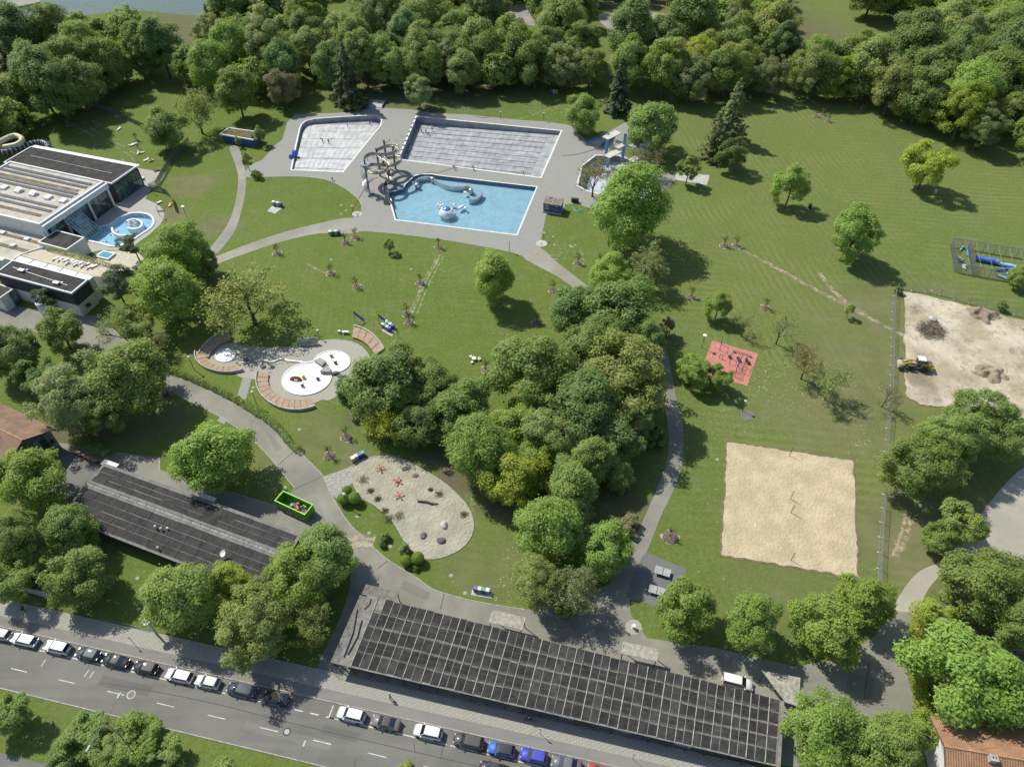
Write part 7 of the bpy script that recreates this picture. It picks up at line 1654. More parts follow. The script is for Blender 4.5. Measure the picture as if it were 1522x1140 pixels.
    out['tail'] = MB().box((-h + .03, 0, .80), (.12, .3, .2)).mesh('taillight', M_TAIL); out['mirror'] = MB().box((xf0 - .25, 0, belt + .05), (.16, .22, .14)).mesh('mirror', M_PAINT); out['my'] = w + .07
    out['bumper'] = MB().box((h - .02, 0, .38), (.1, Wd * .72, .18)).mesh('grille', M_PLASTIC); out['plate'] = MB().box((-h - .005, 0, .6), (.03, .5, .12)).mesh('plate', M_TRIM)
    return out
CK = {}
def car(loc, rz, kind, col, label, group='cars parked along the street', roofcol=None):
    if kind not in CK: CK[kind] = car_parts(kind)
    c = CK[kind]; e = empty('parked_car', loc, rz, label, 'car', group); cc_ = (*col, 1)
    for nm in ('body', 'windscreen', 'rear_window', 'side_window', 'side_window2', 'roof'):
        o = link(nm.rstrip('2'), c[nm][0], e); o.color = (*(roofcol or col), 1) if nm == 'roof' else cc_
    for m_ in c['pil']: link('pillar', m_, e).color = cc_
    ty, ri, ws = c['wheels']
    for x, y in ws:
        f = empty('wheel', (x, y, .33)); f.parent = e; f.rotation_euler = (R(90) if y < 0 else R(-90), 0, 0); link('tyre', ty, f); link('rim', ri, f)
    for s in (-1, 1):
        o = link('headlight', c['head'], e, (0, s * c['hy'], 0)); o = link('taillight', c['tail'], e, (0, s * c['hy'], 0)); o = link('mirror', c['mirror'], e, (0, s * c['my'], 0)); o.color = cc_
    link('grille', c['bumper'], e); link('plate', c['plate'], e); return e
CW = (.72, .72, .71); CS = (.50, .51, .50); CB = (.012, .013, .016); CD = (.035, .037, .042); CN = (.012, .018, .05)
CARS = [(-2, 943, 'hatch', (.45, .46, .46), 'silver car parked beside the first white estate'), (35, 951, 'estate', CW, 'white estate car parked beside a silver car'), (84, 962, 'suv', CW, 'white sport utility car parked beside a dark blue hatchback'), (130, 972, 'hatch', (.03, .045, .08), 'dark blue hatchback parked beside a white sport utility car'),
        (171, 982, 'sedan', CB, 'black saloon car parked between two dark hatchbacks'), (216, 992, 'hatch', CB, 'black hatchback parked beside a white estate car'), (266, 1004, 'estate', CW, 'white estate car parked beside a black hatchback'), (308, 1013, 'hatch', (.58, .60, .56), 'pale silver hatchback parked in tree shade'), (358, 1025, 'estate', CN, 'navy blue estate car parked in tree shade'), (409, 1038, 'hatch', CB, 'black hatchback parked at the driveway gap'),
        (522, 1061, 'suv', CW, 'white sport utility car parked first after the driveway gap'), (573, 1074, 'sedan', (.16, .145, .13), 'grey brown convertible parked beside a white car'), (636, 1088, 'suv', (.62, .62, .61), 'silver white car with roof rails parked by the timber hall'), (696, 1102, 'estate', (.05, .048, .05), 'dark grey estate car parked beside a bright blue car'), (745, 1113, 'hatch', (.03, .12, .50), 'bright blue car with black roof parked by the timber hall'), (793, 1124, 'hatch', (.035, .045, .42), 'violet blue hatchback parked beside a grey saloon'), (842, 1135, 'sedan', (.12, .125, .13), 'grey saloon parked beside a violet blue hatchback'), (893, 1147, 'hatch', (.40, .03, .02), 'red car parked beside a grey saloon')]
for px, py, kind, col, lab in CARS:
    s, d = street_s(*to_px(*P(px, py, .8).xy)); q = street_pt(s, 1.22 + random.uniform(-.08, .1))
    car((q.x, q.y, .008), ST_A + PI + random.uniform(-.015, .015), kind, col, lab, roofcol=CB if 'black roof' in lab else (.03, .028, .026) if 'convertible' in lab else None)
q = P(735, 1143, .7); car((q.x, q.y, .008), ST_A + PI, 'sedan', CB, 'black car driving on the street beside the parked blue cars', None)
q = P(1097, 1013, 1.0); e = car((q.x, q.y, .02), au, 'van', CW, 'white van parked behind the timber hall', None); e.name = 'white_van'; e['category'] = 'van'

# ------------------------------------------------------------------ street lamps and signs
M_GALV = plain('galvanised_pole', (.20, .205, .21), .08, 2, .75, 0, .2)
def street_lamp(tx, ty, label, h=10.0):
    p = P(tx, ty, h); e = empty('street_lamp', (p.x, p.y, 0), ST_A + PI / 2, label, 'street lamp', 'double armed street lamps'); MB().tube([(0, 0, 0), (0, 0, 1.2), (0, 0, h)], [.11, .09, .06], 8).build('mast', M_GALV, e)
    for s in (-1, 1):
        f = MB().tube([(0, 0, h - .1), (s * 1.2, 0, h + .15), (s * 3.2, 0, h + .35)], .05, 6).build('arm', M_GALV, e); MB().box((s * 3.6, 0, h + .36), (.95, .34, .16), taper=.75).build('lamp_head', plain('lamp_head', (.42, .43, .44), .06, 2, .7), f)
street_lamp(156, 1073, 'double armed street lamp on the bushy verge'); street_lamp(437, 1148, 'double armed street lamp further along the verge')
def sign_post(px, py, h, label, col=(.5, .52, .55), w=.5, hh=.5, round_=False):
    p = P(px, py); e = empty('road_sign', (p.x, p.y, .08), ST_A, label, 'sign'); MB().tube([(0, 0, 0), (0, 0, h)], .04, 6).build('pole', M_GALV, e); MB().box((0, -.05, h - hh / 2), (w, .04, hh)).build('plate', plain('sign_' + str(px), col, .06, 3, .4), e); return e
sign_post(803, 1091, 2.5, 'small grey parking sign beside the timber hall'); sign_post(200, 957, 2.6, 'small grey parking sign in tree shade', (.2, .2, .22)); sign_post(940, 1128, 2.5, 'small grey parking sign at the far end of the timber hall')
p = P(232, 941); e = empty('pillar_sign', (p.x, p.y, .08), ST_A, 'tall pillar sign with round top beside the street lawn', 'sign'); MB().box((0, 0, 1.9), (.45, .14, 3.8)).build('pillar', plain('sign_blue', (.35, .40, .48), .1, 2, .5), e); o = MB().lathe([(.75, -.05), (.75, .05), (0, .06)], n=18).build('disc', M_CONC, e); o.location = (0, 0, 4.3)
def park_lamp(px, py, h, label, head='cap'):
    p = P(px, py); e = empty('park_lamp', (p.x, p.y, 0), 0, label, 'lamp', 'slender park lamps'); MB().tube([(0, 0, 0), (0, 0, h)], .07, 7).build('pole', plain('lamp_pole', (.11, .11, .115), .1, 2, .5, .4), e); MB().lathe([(.12, 0), (.3, .02), (.3, .1), (0, .16)] if head == 'cap' else [(.1, -.3), (.45, -.05), (.48, .05), (0, .12)], (0, 0, h), 14).build('lamp_head', M_CONC if head == 'cap' else M_TRIM, e)
park_lamp(289, 550, 4.2, 'dark lamp post at the hedge above the small toddler basin'); park_lamp(382, 602, 4.2, 'dark lamp post at the hedge below the splash area'); park_lamp(1043, 517, 4.0, 'lamp with white disc head beside the fitness court', 'd'); park_lamp(1103, 611, 3.2, 'short lamp beside the round gravel pad'); park_lamp(757, 374, 3.5, 'thin lamp at the tip of the pool deck'); park_lamp(516, 752, 4.0, 'lamp beside the clipped ball shrubs'); park_lamp(279, 327, 4.5, 'lamp with white ball head on the whirlpool lawn', 'd'); park_lamp(238, 322, 3.6, 'thin lamp on the whirlpool terrace edge'); park_lamp(226, 287, 3.4, 'thin lamp at the terrace fence corner'); park_lamp(475, 503, 2.6, 'short shower post beside the splash paving'); park_lamp(525, 317, 2.4, 'short shower post beside the foot bath disc'); park_lamp(808, 357, 2.4, 'shower post at the right foot bath disc'); park_lamp(695, 153, 4.5, 'thin lamp at the edge of the wood'); park_lamp(744, 178, 2.8, 'thin post behind the lane pool'); park_lamp(808, 180, 2.8, 'thin post at the lane pool corner')
for px, py, h, lab in ((403, 472, 3.2, 'bare sail post above the splash paving'), (592, 502, 3.0, 'bare sail post right of the eight bins')):
    p = P(px, py); e = empty('sail_post', (p.x, p.y, 0), 0, lab, 'post'); MB().tube([(0, 0, 0), (0, 0, h)], .07, 7).build('pole', M_GALV, e); MB().lathe([(.09, 0), (.09, .06), (0, .08)], (0, 0, h), 8).build('cap', M_GALV, e)
M_SAIL = plain('blue_sail', (.05, .065, .33), .12, 2, .6)
for k, (px, py, lab) in enumerate(((528, 478, 'furled blue sun sail hanging from a post above the short bench'), (564, 482, 'furled blue sun sail hanging beside the eight bins'))):
    p = P(px, py); e = empty('sun_sail', (p.x, p.y, 0), 0, lab, 'sun sail'); MB().tube([(0, 0, 0), (0, 0, 3.2)], .07, 7).build('pole', M_GALV, e)
    mb = MB(); A = []; B = []
    for i in range(9): t_ = i / 8; x = .1 + 2.3 * t_; z = 3.1 - 2.6 * t_ ** .75; wd = .18 + .3 * math.sin(t_ * 2.6); A.append((x, -wd - .25 * t_, z - .1 * math.sin(t_ * 9))); B.append((x, wd - .25 * t_, z + .12))
    mb.strip(A, B); mb.strip([(a[0], a[1], a[2] - .04) for a in A][::-1], [(b[0], b[1], b[2] - .04) for b in B][::-1]); mb.build('cloth', M_SAIL, e, smooth=True)

# ------------------------------------------------------------------ bins
LID = {'white': (.66, .66, .62), 'cream': (.58, .53, .42), 'teal': (.10, .28, .28), 'blue': (.10, .12, .42), 'black': (.03, .03, .03)}
BODY = {'white': (.38, .38, .36), 'cream': (.36, .33, .27), 'teal': (.05, .10, .10), 'blue': (.05, .055, .20), 'black': (.03, .03, .03)}
M_BODYC = objcolor('bin_plastic', .55)
bb = MB().box((0, 0, .5), (.62, .68, .95), taper=1.08).mesh('body', M_BODYC); bl = MB().box((0, 0, 1.03), (.72, .78, .1), taper=.9).mesh('lid', M_BODYC); bw = MB().tube([(-.3, .36, .1), (.3, .36, .1)], .1, 8).mesh('wheel_axle', M_TYRE)
def bin_(px, py, c, where, rz=0.0, scl=1.0):
    p = P(px, py + 1.5); e = empty('waste_bin', (p.x, p.y, .03), rz, c + ' lidded waste bin ' + where, 'bin', c + ' bins ' + where); e.scale = (scl,) * 3
    a = link('body', bb, e); a.color = (*BODY[c], 1); b = link('lid', bl, e); b.color = (*LID[c], 1); link('wheel_axle', bw, e)
for px, py, c in ((525.3, 684, 'white'), (530, 681, 'cream'), (534.8, 678.5, 'blue'), (540, 676, 'teal')): bin_(px, py, c, 'in the row at the playground entrance', .5, 1.15)
for px, py, c in ((707, 876, 'blue'), (713, 877, 'cream'), (719, 878, 'teal'), (725, 879, 'white')): bin_(px, py, c, 'in the row on the lawn behind the timber hall', -.2)
for px, py, c in ((570, 485, 'white'), (573, 487, 'teal'), (576, 489, 'cream'), (579.5, 491, 'blue')): bin_(px, py, c, 'in the front row beside the furled sail', -.3, 1.15)
for px, py, c in ((574, 481, 'white'), (577, 483, 'teal'), (580.5, 485, 'cream'), (584, 487, 'blue')): bin_(px, py, c, 'in the rear row beside the furled sail', -.3, 1.15)
for px, py, c in ((407.5, 304, 'white'), (410.7, 304.6, 'teal'), (414, 305.2, 'cream'), (417.8, 306, 'blue')): bin_(px, py, c, 'on the island lawn', -.2, 1.25)
for px, py, c in ((491.6, 348, 'white'), (495.5, 348, 'teal'), (500, 347.6, 'cream'), (504, 347.4, 'blue')): bin_(px, py, c, 'beside the deck path', 0, 1.25)
for px, py, c, w in ((247, 586, 'blue', 'at the bend of the service road'), (982, 662, 'blue', 'in the bend of the curved path'), (1188, 284, 'blue', 'beside the egg shaped meadow tree'), (55, 512, 'blue', 'at the sauna driveway'), (1203, 308, 'black', 'under the egg shaped meadow tree'), (1389, 287, 'white', 'under the yellow green meadow tree'), (819, 138, 'blue', 'at the foot of the wood'), (823, 138, 'white', 'at the foot of the wood'), (827, 138, 'cream', 'at the foot of the wood'), (851, 299, 'black', 'beside the lifeguard hut'), (854.5, 299.5, 'black', 'beside the lifeguard hut'), (858, 300, 'black', 'beside the lifeguard hut')): bin_(px, py, c, w, -.2, 1.2)
for q in ([(700, 884), (731, 889), (733, 881), (702, 876)], [(567, 491), (582, 500), (590, 492), (575, 481)], [(397, 314), (409, 318), (420, 309), (406, 305)]): structure(sheet('bin_pad', W(q), M_CONC, .02), 'small paved pad under the bins')

# ------------------------------------------------------------------ green skip with junk
w = [P(421.3, 730.3, 2.3), P(465, 750.3, 2.3), P(453, 764.7, 2.3), P(408.4, 744.5, 2.3)]; c = sum(w, Vector()) / 4; d = (w[1] - w[0]); an = math.atan2(d.y, d.x)
Ls, Wsd = ((w[1] - w[0]).length + (w[2] - w[3]).length) / 2, ((w[3] - w[0]).length + (w[2] - w[1]).length) / 2
e = empty('skip_container', (c.x, c.y, .02), an, 'bright green open skip full of junk beside the yard', 'skip'); M_SKIP = plain('skip_green', (.14, .34, .03), .1, 1.5, .5)
f = MB().box((0, 0, .25), (Ls, Wsd * .9, .12)).build('floor', M_SKIP, e)
for x, y, sx, sy, nm in ((0, Wsd / 2, Ls, .09, 'side_wall'), (0, -Wsd / 2, Ls, .09, 'side_wall'), (Ls / 2, 0, .09, Wsd - .1, 'end_wall'), (-Ls / 2, 0, .09, Wsd - .1, 'end_wall')): MB().box((x, y, 1.25), (sx, sy, 2.1)).build(nm, M_SKIP, e)
for x, y, sx, sy in ((0, Wsd / 2, Ls + .2, .2), (0, -Wsd / 2, Ls + .2, .2), (Ls / 2, 0, .2, Wsd - .22), (-Ls / 2, 0, .2, Wsd - .22)): MB().box((x, y, 2.36), (sx, sy, .13)).build('rim', plain('skip_rim', (.26, .52, .05), .08, 2, .4), e)
for k in range(9):
    x = -Ls / 2 + .4 + (Ls - .8) * k / 8
    for s in (-1, 1): MB().box((x, s * (Wsd / 2 + .09), 1.2), (.12, .1, 1.9)).build('rib', M_SKIP, e)
for x in (-Ls / 2 + .5, Ls / 2 - .5): MB().box((x, 0, .1), (.3, Wsd * .7, .2)).build('runner', M_IRON, e)
rg = random.Random(8); JC = [(.55, .55, .53), (.45, .1, .06), (.12, .2, .5), (.04, .04, .04), (.3, .22, .12), (.05, .05, .06), (.6, .6, .62), (.25, .25, .26), (.4, .33, .1)]
for k in range(34):
    x = rg.uniform(-Ls * .22, Ls * .46); y = rg.uniform(-Wsd * .4, Wsd * .4); z = .5 + rg.uniform(0, .9); cidx = k % len(JC)
    rot = Matrix.Rotation(rg.uniform(0, 3), 3, 'Z') @ Matrix.Rotation(rg.uniform(-.5, .5), 3, 'X'); mb = MB()
    if k % 3 == 0: mb.tube([rot @ Vector((-.6, 0, 0)) + Vector((x, y, z)), Vector((x, y, z + .1)), rot @ Vector((.6, .2, 0)) + Vector((x, y, z))], .06, 5)
    else: mb.box((x, y, z), (rg.uniform(.3, 1.1), rg.uniform(.25, .6), rg.uniform(.08, .4)), rot=rot)
    o = mb.build('junk', plain('junk' + str(cidx), JC[cidx], .1, 3, .6), None, off=Vector((x, y, .5))); o.location = e.location + Matrix.Rotation(an, 3, 'Z') @ Vector((x, y, .5)); o.rotation_euler.z = an
    tag(o, ('bent white pipe', 'red junk piece', 'blue junk piece', 'black junk piece', 'brown board', 'dark junk piece', 'pale junk piece', 'grey junk piece', 'ochre junk piece')[cidx] + ' inside the green skip', 'junk', 'junk in the green skip: ' + str(cidx)); o.name = 'junk_piece'

# ------------------------------------------------------------------ table tennis, drinking fountain, picnic bench, deck items
for k, (px, py, lab) in enumerate(((985, 849, 'white lined table tennis table nearer the sand court'), (976, 877, 'white lined table tennis table in tree shade'))):
    p = P(px, py, .76); dv = P(px + 24, py + 7.5, .76) - p; e = empty('table_tennis_table', (p.x, p.y, .03), math.atan2(dv.y, dv.x), lab, 'table'); MB().box((0, 0, .76), (2.74, 1.52, .06)).build('top', plain('tennis_top', (.33, .34, .32), .1, 1.5, .6), e)
    for y, x, sx, sy in ((.74, 0, 2.74, .04), (-.74, 0, 2.74, .04), (0, 1.35, .04, 1.4), (0, -1.35, .04, 1.4), (0, 0, 2.6, .03)): MB().box((x, y, .797), (sx, sy, .008)).build('line', M_WHITE, e)
    MB().box((0, 0, .86), (.03, 1.6, .14)).build('net', M_WIRE, e)
    for x in (-.8, .8): MB().box((x, 0, .37), (.35, .9, .74)).build('leg', M_CONC, e)
structure(sheet('fountain_paving', ellipse(941.5, 932, 12, 11.5, 28), M_SPLASH, .034), 'round stone paving of the drinking fountain')
p = P(941, 933); e = empty('drinking_fountain', (p.x, p.y, .03), 0, 'stone drinking fountain on a round paved spot', 'fountain'); MB().lathe([(.3, 0), (.22, .15), (.2, .8), (.36, .95), (.34, 1.0), (.1, .92), (0, .92)], n=14).build('pillar', M_TRIM, e, smooth=False); MB().tube([(0, 0, .92), (0, 0, 1.15), (.1, 0, 1.2)], .03, 6).build('spout', M_POLISH, e)
for px, py, rx, ry, lab in ((531, 318.5, 7.5, 4, 'pale round foot bath disc at the island lawn tip'), (805, 362.5, 8.5, 5, 'pale round foot bath disc beside the deck path')):
    L = ellipse(px, py, rx, ry, 28); c = sum(L, Vector()) / 28; e = empty('foot_bath', tuple(c), 0, lab, 'foot bath'); mb = MB(); mb.prism(L, .0, .1); mb.build('slab', M_CONC, e, world=True); mb = MB(); mb.lathe([(.5, .1), (.5, .13), (.2, .13), (.2, .1)], tuple(c), 16); mb.build('drain', M_CONC, e, world=True)
p = P(505, 502); e = empty('picnic_bench', tuple(P(514, 496)), 0, 'small white bench table on the lawn above the splash area', 'bench'); MB().box((0, 0, .7), (1.6, .6, .08)).build('top', M_SKYL, e); MB().box((0, 0, .35), (.9, .3, .62)).build('stand', M_CONC, e); MB().box((-1.6, .3, .35), (.6, .5, .7)).build('stool', M_SKYL, e)
p = P(458, 513); e = empty('notice_board', tuple(P(459, 512)), .15, 'green and blue notice board at the splash paving', 'notice board'); MB().box((0, 0, 1.3), (4.6, .12, 1.5)).build('panel', plain('board_print', (.30, .40, .34), .35, 1.2, .5), e)
for x in (-2, 0, 2): MB().box((x, .08, .9), (.1, .1, 1.8)).build('post', M_GALV, e)
MB().box((0, -.35, .45), (4.4, .5, .1)).build('ledge', M_CONC, e)
for k in range(5):
    a = k * 2.2; p = P(704.5, 535.5)
    if k < 4: q = p + Vector((math.cos(a) * 1.3, math.sin(a) * 1.1, 0)); e = empty('stool', (q.x, q.y, 0), 0, 'pale round stool in the ring on the lawn', 'stool', 'ring of stools'); MB().lathe([(.22, 0), (.2, .35), (.34, .42), (.3, .5), (0, .5)], n=12).build('seat', M_SKYL, e, smooth=False); MB().lathe([(.3, 0), (.3, .04), (0, .04)], n=10).build('base', M_IRON, e)
    else: e = empty('round_table', tuple(p), 0, 'small round white table between the stools', 'table'); MB().lathe([(.55, .7), (.55, .76), (0, .77)], n=16).build('top', M_SKYL, e); MB().tube([(0, 0, 0), (0, 0, .7)], .06, 7).build('leg', M_IRON, e)
structure(sheet('gravel_pad', ellipse(1111, 617.5, 10.5, 7.2, 24), plain('dark_gravel', (.16, .15, .14), .3, 4, .95, bump=.7, bscale=20), .02), 'dark round gravel pad on the meadow')
for k, (px, py, r) in enumerate(((506.6, 305), (514, 313), (507, 318), (492, 386), (611, 400), (547, 508), (824, 364), (822, 352), (445, 639), (548.5, 792), (376, 608), (670, 855), (691, 881), (373, 575), (206, 905), (204, 859), (952, 934), (1167, 836), (1063, 683), (424, 724), (531.5, 767), (580, 812))) if False else enumerate([(a, b, .42) for a, b in ((506.6, 305), (514, 313), (507, 318), (492, 386), (611, 400), (547, 508), (824, 364), (822, 352), (376, 576), (548.5, 792), (670, 855), (691, 881), (206, 905), (204, 859), (952, 934), (424, 724), (580, 812), (1385, 432))]):
    manhole(px, py, .33, M_KERB, M_SPLASH, 'pale round sprinkler cover set in the lawn', .004)
for px, py, w_, h_ in ((531.5, 767.5, 8, 5), (445, 638.5, 6, 4), (1066, 683, 6, 4)):
    L = W([(px - w_ / 2, py), (px, py - h_ / 2), (px + w_ / 2, py), (px, py + h_ / 2)]); mb = MB(); mb.prism(L, 0, .05); o = mb.build('slab_cover', M_KERB, None, world=True); tag(o, 'square concrete cover set in the lawn', 'slab cover', 'square covers in the lawn')
M_HOSE = plain('orange_hose', (.48, .11, .04), .1, 2, .6); M_HOSEG = plain('green_hose', (.16, .42, .36), .1, 2, .6)
def hose(px, mat, label, r=.055):
    pts = smooth_poly([tuple(P(a, b)) for a, b in px], 5, False); mb = MB(); c = Vector(pts[len(pts) // 2]); mb.tube([Vector(p) - c + Vector((0, 0, .06 + r)) for p in pts], r, 5); o = mb.build('hose', mat); o.location = c; tag(o, label, 'hose')
hose([(521, 318), (531, 300), (541, 282), (553, 268), (562, 264)], M_HOSE, 'orange hose crossing from the island lawn to the slide'); hose([(622, 260), (640, 257), (652, 257), (662, 254), (672, 251), (680, 250)], M_HOSE, 'orange hose between the two large pools'); hose([(835, 232), (852, 231), (870, 227), (885, 222), (900, 218)], M_HOSE, 'red hose on the deck beside the diving pool'); hose([(705, 173), (718, 176), (730, 174), (735, 178)], M_HOSE, 'orange hose coiled behind the lane pool')
a = [(850, 306), (853, 312), (857, 315), (862, 314), (860, 310), (855, 311), (858, 315.5), (864, 316), (866, 313), (862, 311.5)]; hose(a, M_HOSEG, 'green hose coiled on the grass beside the lifeguard hut', .07)
p = P(434, 231); e = empty('tarp_heap', tuple(P(436, 232)), 0, 'crumpled blue tarp heap at the leisure pool edge', 'tarp'); rg = random.Random(2); mb = MB()
for k in range(9): mb.lathe([(.1, 0), (rg.uniform(.5, .9), .2), (rg.uniform(.2, .5), rg.uniform(.6, 1.4)), (0, rg.uniform(1.0, 1.7))], (rg.uniform(-1, 1), rg.uniform(-1.6, 1.6), .03), 6)
mb.build('folds', M_TARP, e)
for k, (px, py) in enumerate(((598, 203), (589, 209))):
    L = ellipse(px, py, 4, 2, 16); c = sum(L, Vector()) / 16; e = empty('drain_cover', (c.x, c.y, .03), 0, 'round greenish drain cover on the deck by the lane pool', 'drain cover', 'greenish drain covers'); MB().lathe([(.95, 0), (.95, .03), (.8, .04), (0, .04)], n=16).build('lid', plain('green_lid', (.22, .25, .22), .1), e); MB().lathe([(.12, .04), (.12, .07), (0, .07)], n=8).build('knob', M_IRON, e)
for k, (px, py, r) in enumerate(((742, 30, 3.2), (757, 26, 2.4), (770, 33, 2.2))): boulder(px, py, r, .8, M_STONE, 'grey boulder in the far clearing behind the wood', 90 + k, group='boulders in the far clearing')

# ------------------------------------------------------------------ young trees in mulch rings
M_MULCH = plain('bark_mulch', (.145, .12, .095), .35, 3, .95, bump=.9, bscale=9); M_PALE = plain('pale_subsoil', (.38, .35, .255), .2, 2, .95, bump=.6, bscale=6); M_STAKE = plain('fresh_stake', (.55, .43, .22), .12, 2, .8)
SAPC = []
for sd in (1, 2, 3):
    mm = branchy(300 + sd, 1.0, 3.6, 130, .16, .55, .42, M_BARK, 0, 3); SAPC.append(mm)
mulch = []
for sd in range(3):
    rg = random.Random(sd); n = 16; mb = MB(); prof = [(1.25, .02), (1.1, .16), (.7, .3), (.3, .26), (0, .24)]; vs = []; fs = []
    for r_, z in prof[:-1]:
        for k in range(n): a = 2 * PI * k / n; q = r_ * rg.uniform(.9, 1.1); vs.append((math.cos(a) * q, math.sin(a) * q, z * rg.uniform(.75, 1.2)))
    vs.append((0, 0, .22)); m = len(prof) - 1
    for i in range(m - 1):
        for k in range(n): fs.append((i * n + k, i * n + (k + 1) % n, (i + 1) * n + (k + 1) % n, (i + 1) * n + k))
    for k in range(n): fs.append(((m - 1) * n + k, (m - 1) * n + (k + 1) % n, len(vs) - 1))
    mb.add(vs, fs); pm = mb.mesh('mulch', M_MULCH); mb = MB(); loop = []
    for k in range(20): a = 2 * PI * k / 20; q = 1.25 / max(abs(math.cos(a)), abs(math.sin(a))) ** .7 * rg.uniform(.86, 1.1); loop.append((math.cos(a) * q, math.sin(a) * q))
    mb.prism(loop, 0, .05); mulch.append((pm, mb.mesh('soil_collar', M_PALE)))
stk = MB().tube([(0, 0, 0), (0, 0, 1.9)], .045, 6).mesh('stake', M_STAKE); brc = MB().box((0, 0, 1.75), (1.0, .06, .08)).mesh('cross_bar', M_STAKE)
def sapling(px, py, label, group, h=1.0, leafy=True, big=1.0):
    k = random.randrange(3); p = P(px, py); e = empty('young_tree', (p.x, p.y, 0), random.uniform(0, 6), label, 'young tree', group); link('mulch', mulch[k][0], e).scale = (big,) * 3; o = link('soil_collar', mulch[k][1], e); o.scale = (big, big, 1)
    t = link('trunk', SAPC[k][1], e); t.scale = (h,) * 3
    if leafy: c = link('crown', SAPC[k][0], e); c.scale = (h,) * 3; c.color = (.19, .22, .06, 1)
    for s in (-1, 1): link('stake', stk, e, (s * .42, .1, 0))
    link('cross_bar', brc, e, (0, .12, 0))
GS = 'young trees on the sunbathing lawn'
for px, py in ((412, 377), (492, 407), (530, 427), (513, 361), (528, 353.5), (625, 421.5), (652, 368), (605, 467), (608, 480), (822, 432), (859, 392), (891, 392), (722, 550)): sapling(px, py, 'freshly planted staked sapling in a mulch ring on the sunbathing lawn', GS)
sapling(798, 480, 'staked sapling in a mulch ring in the shade of the tall lawn tree', None); sapling(515, 650, 'staked sapling in a mulch ring below the splash area', None); sapling(490, 678, 'staked sapling in a mulch ring beside the service road', None); sapling(996, 798, 'staked sapling in a large mulch ring beside the curved path', None, .9, False, 1.25)
for px, py in ((1027, 442), (1137, 458), (1076, 366), (1094, 366)): sapling(px, py, 'staked sapling in a mulch ring on the meadow above the fitness court', 'young trees on the meadow')
for px, py in ((1213, 174), (1231, 181), (1222, 171), (1278, 167)): sapling(px, py, 'staked sapling in a mulch ring at the edge of the wood', 'young trees at the wood edge', .8)
for px, py in ((144.5, 186), (143, 219), (203, 209), (103, 186)): sapling(px, py, 'staked sapling in a mulch ring on the bathers lawn behind the hall', 'young trees on the bathers lawn', .9)

# ------------------------------------------------------------------ people
def person_mesh(name, joints, edges, rad, mats, zs):
    """continuous body grown with a skin modifier, coloured by height bands zs"""
    m = bpy.data.meshes.new(name); m.from_pydata(joints, edges, []); o = bpy.data.objects.new(name, m); COL.objects.link(o)
    md = o.modifiers.new('skin', 'SKIN'); sv = m.skin_vertices[0].data
    for i, r in enumerate(rad): sv[i].radius = (r, r)
    sv[0].use_root = True; o.modifiers.new('sub', 'SUBSURF').levels = 1
    dg = bpy.context.evaluated_depsgraph_get(); dg.update(); me = bpy.data.meshes.new_from_object(o.evaluated_get(dg)); bpy.data.objects.remove(o); return me
STAND = [(0, 0, .95), (0, 0, 1.2), (0, 0, 1.42), (0, .0, 1.55), (0, .02, 1.68), (-.19, 0, 1.4), (-.25, .02, 1.12), (-.24, .1, .88), (.19, 0, 1.4), (.25, .02, 1.12), (.24, .1, .88), (-.1, 0, .9), (-.11, .08, .5), (-.11, -.02, .08), (-.11, .12, .04), (.1, 0, .9), (.11, -.08, .5), (.11, -.16, .1), (.11, -.04, .04)]
BEND = [(0, 0, .92), (0, .22, 1.12), (0, .42, 1.25), (0, .52, 1.27), (0, .64, 1.24), (-.19, .42, 1.2), (-.22, .55, .95), (-.15, .68, .75), (.19, .42, 1.2), (.22, .55, .95), (.15, .68, .75), (-.1, 0, .88), (-.11, .06, .48), (-.11, -.04, .08), (-.11, .1, .04), (.1, 0, .88), (.11, .06, .48), (.11, -.04, .1), (.11, .1, .04)]
LIE = [(0, 0, .14), (0, .28, .15), (0, .5, .16), (0, .62, .16), (0, .75, .17), (-.19, .46, .13), (-.3, .2, .1), (-.3, -.02, .1), (.19, .46, .13), (.3, .2, .1), (.3, -.02, .1), (-.1, -.06, .12), (-.12, -.46, .14), (-.13, -.86, .1), (-.13, -.9, .2), (.1, -.06, .12), (.12, -.46, .2), (.13, -.84, .1), (.13, -.88, .2)]
PE = [(0, 1), (1, 2), (2, 3), (3, 4), (2, 5), (5, 6), (6, 7), (2, 8), (8, 9), (9, 10), (0, 11), (11, 12), (12, 13), (13, 14), (0, 15), (15, 16), (16, 17), (17, 18)]
PR = [.14, .15, .15, .065, .115, .075, .055, .045, .075, .055, .045, .1, .075, .055, .045, .1, .075, .055, .045]
M_SKINN = plain('skin_tone', (.46, .29, .2), .08, 3, .6); PM = {}
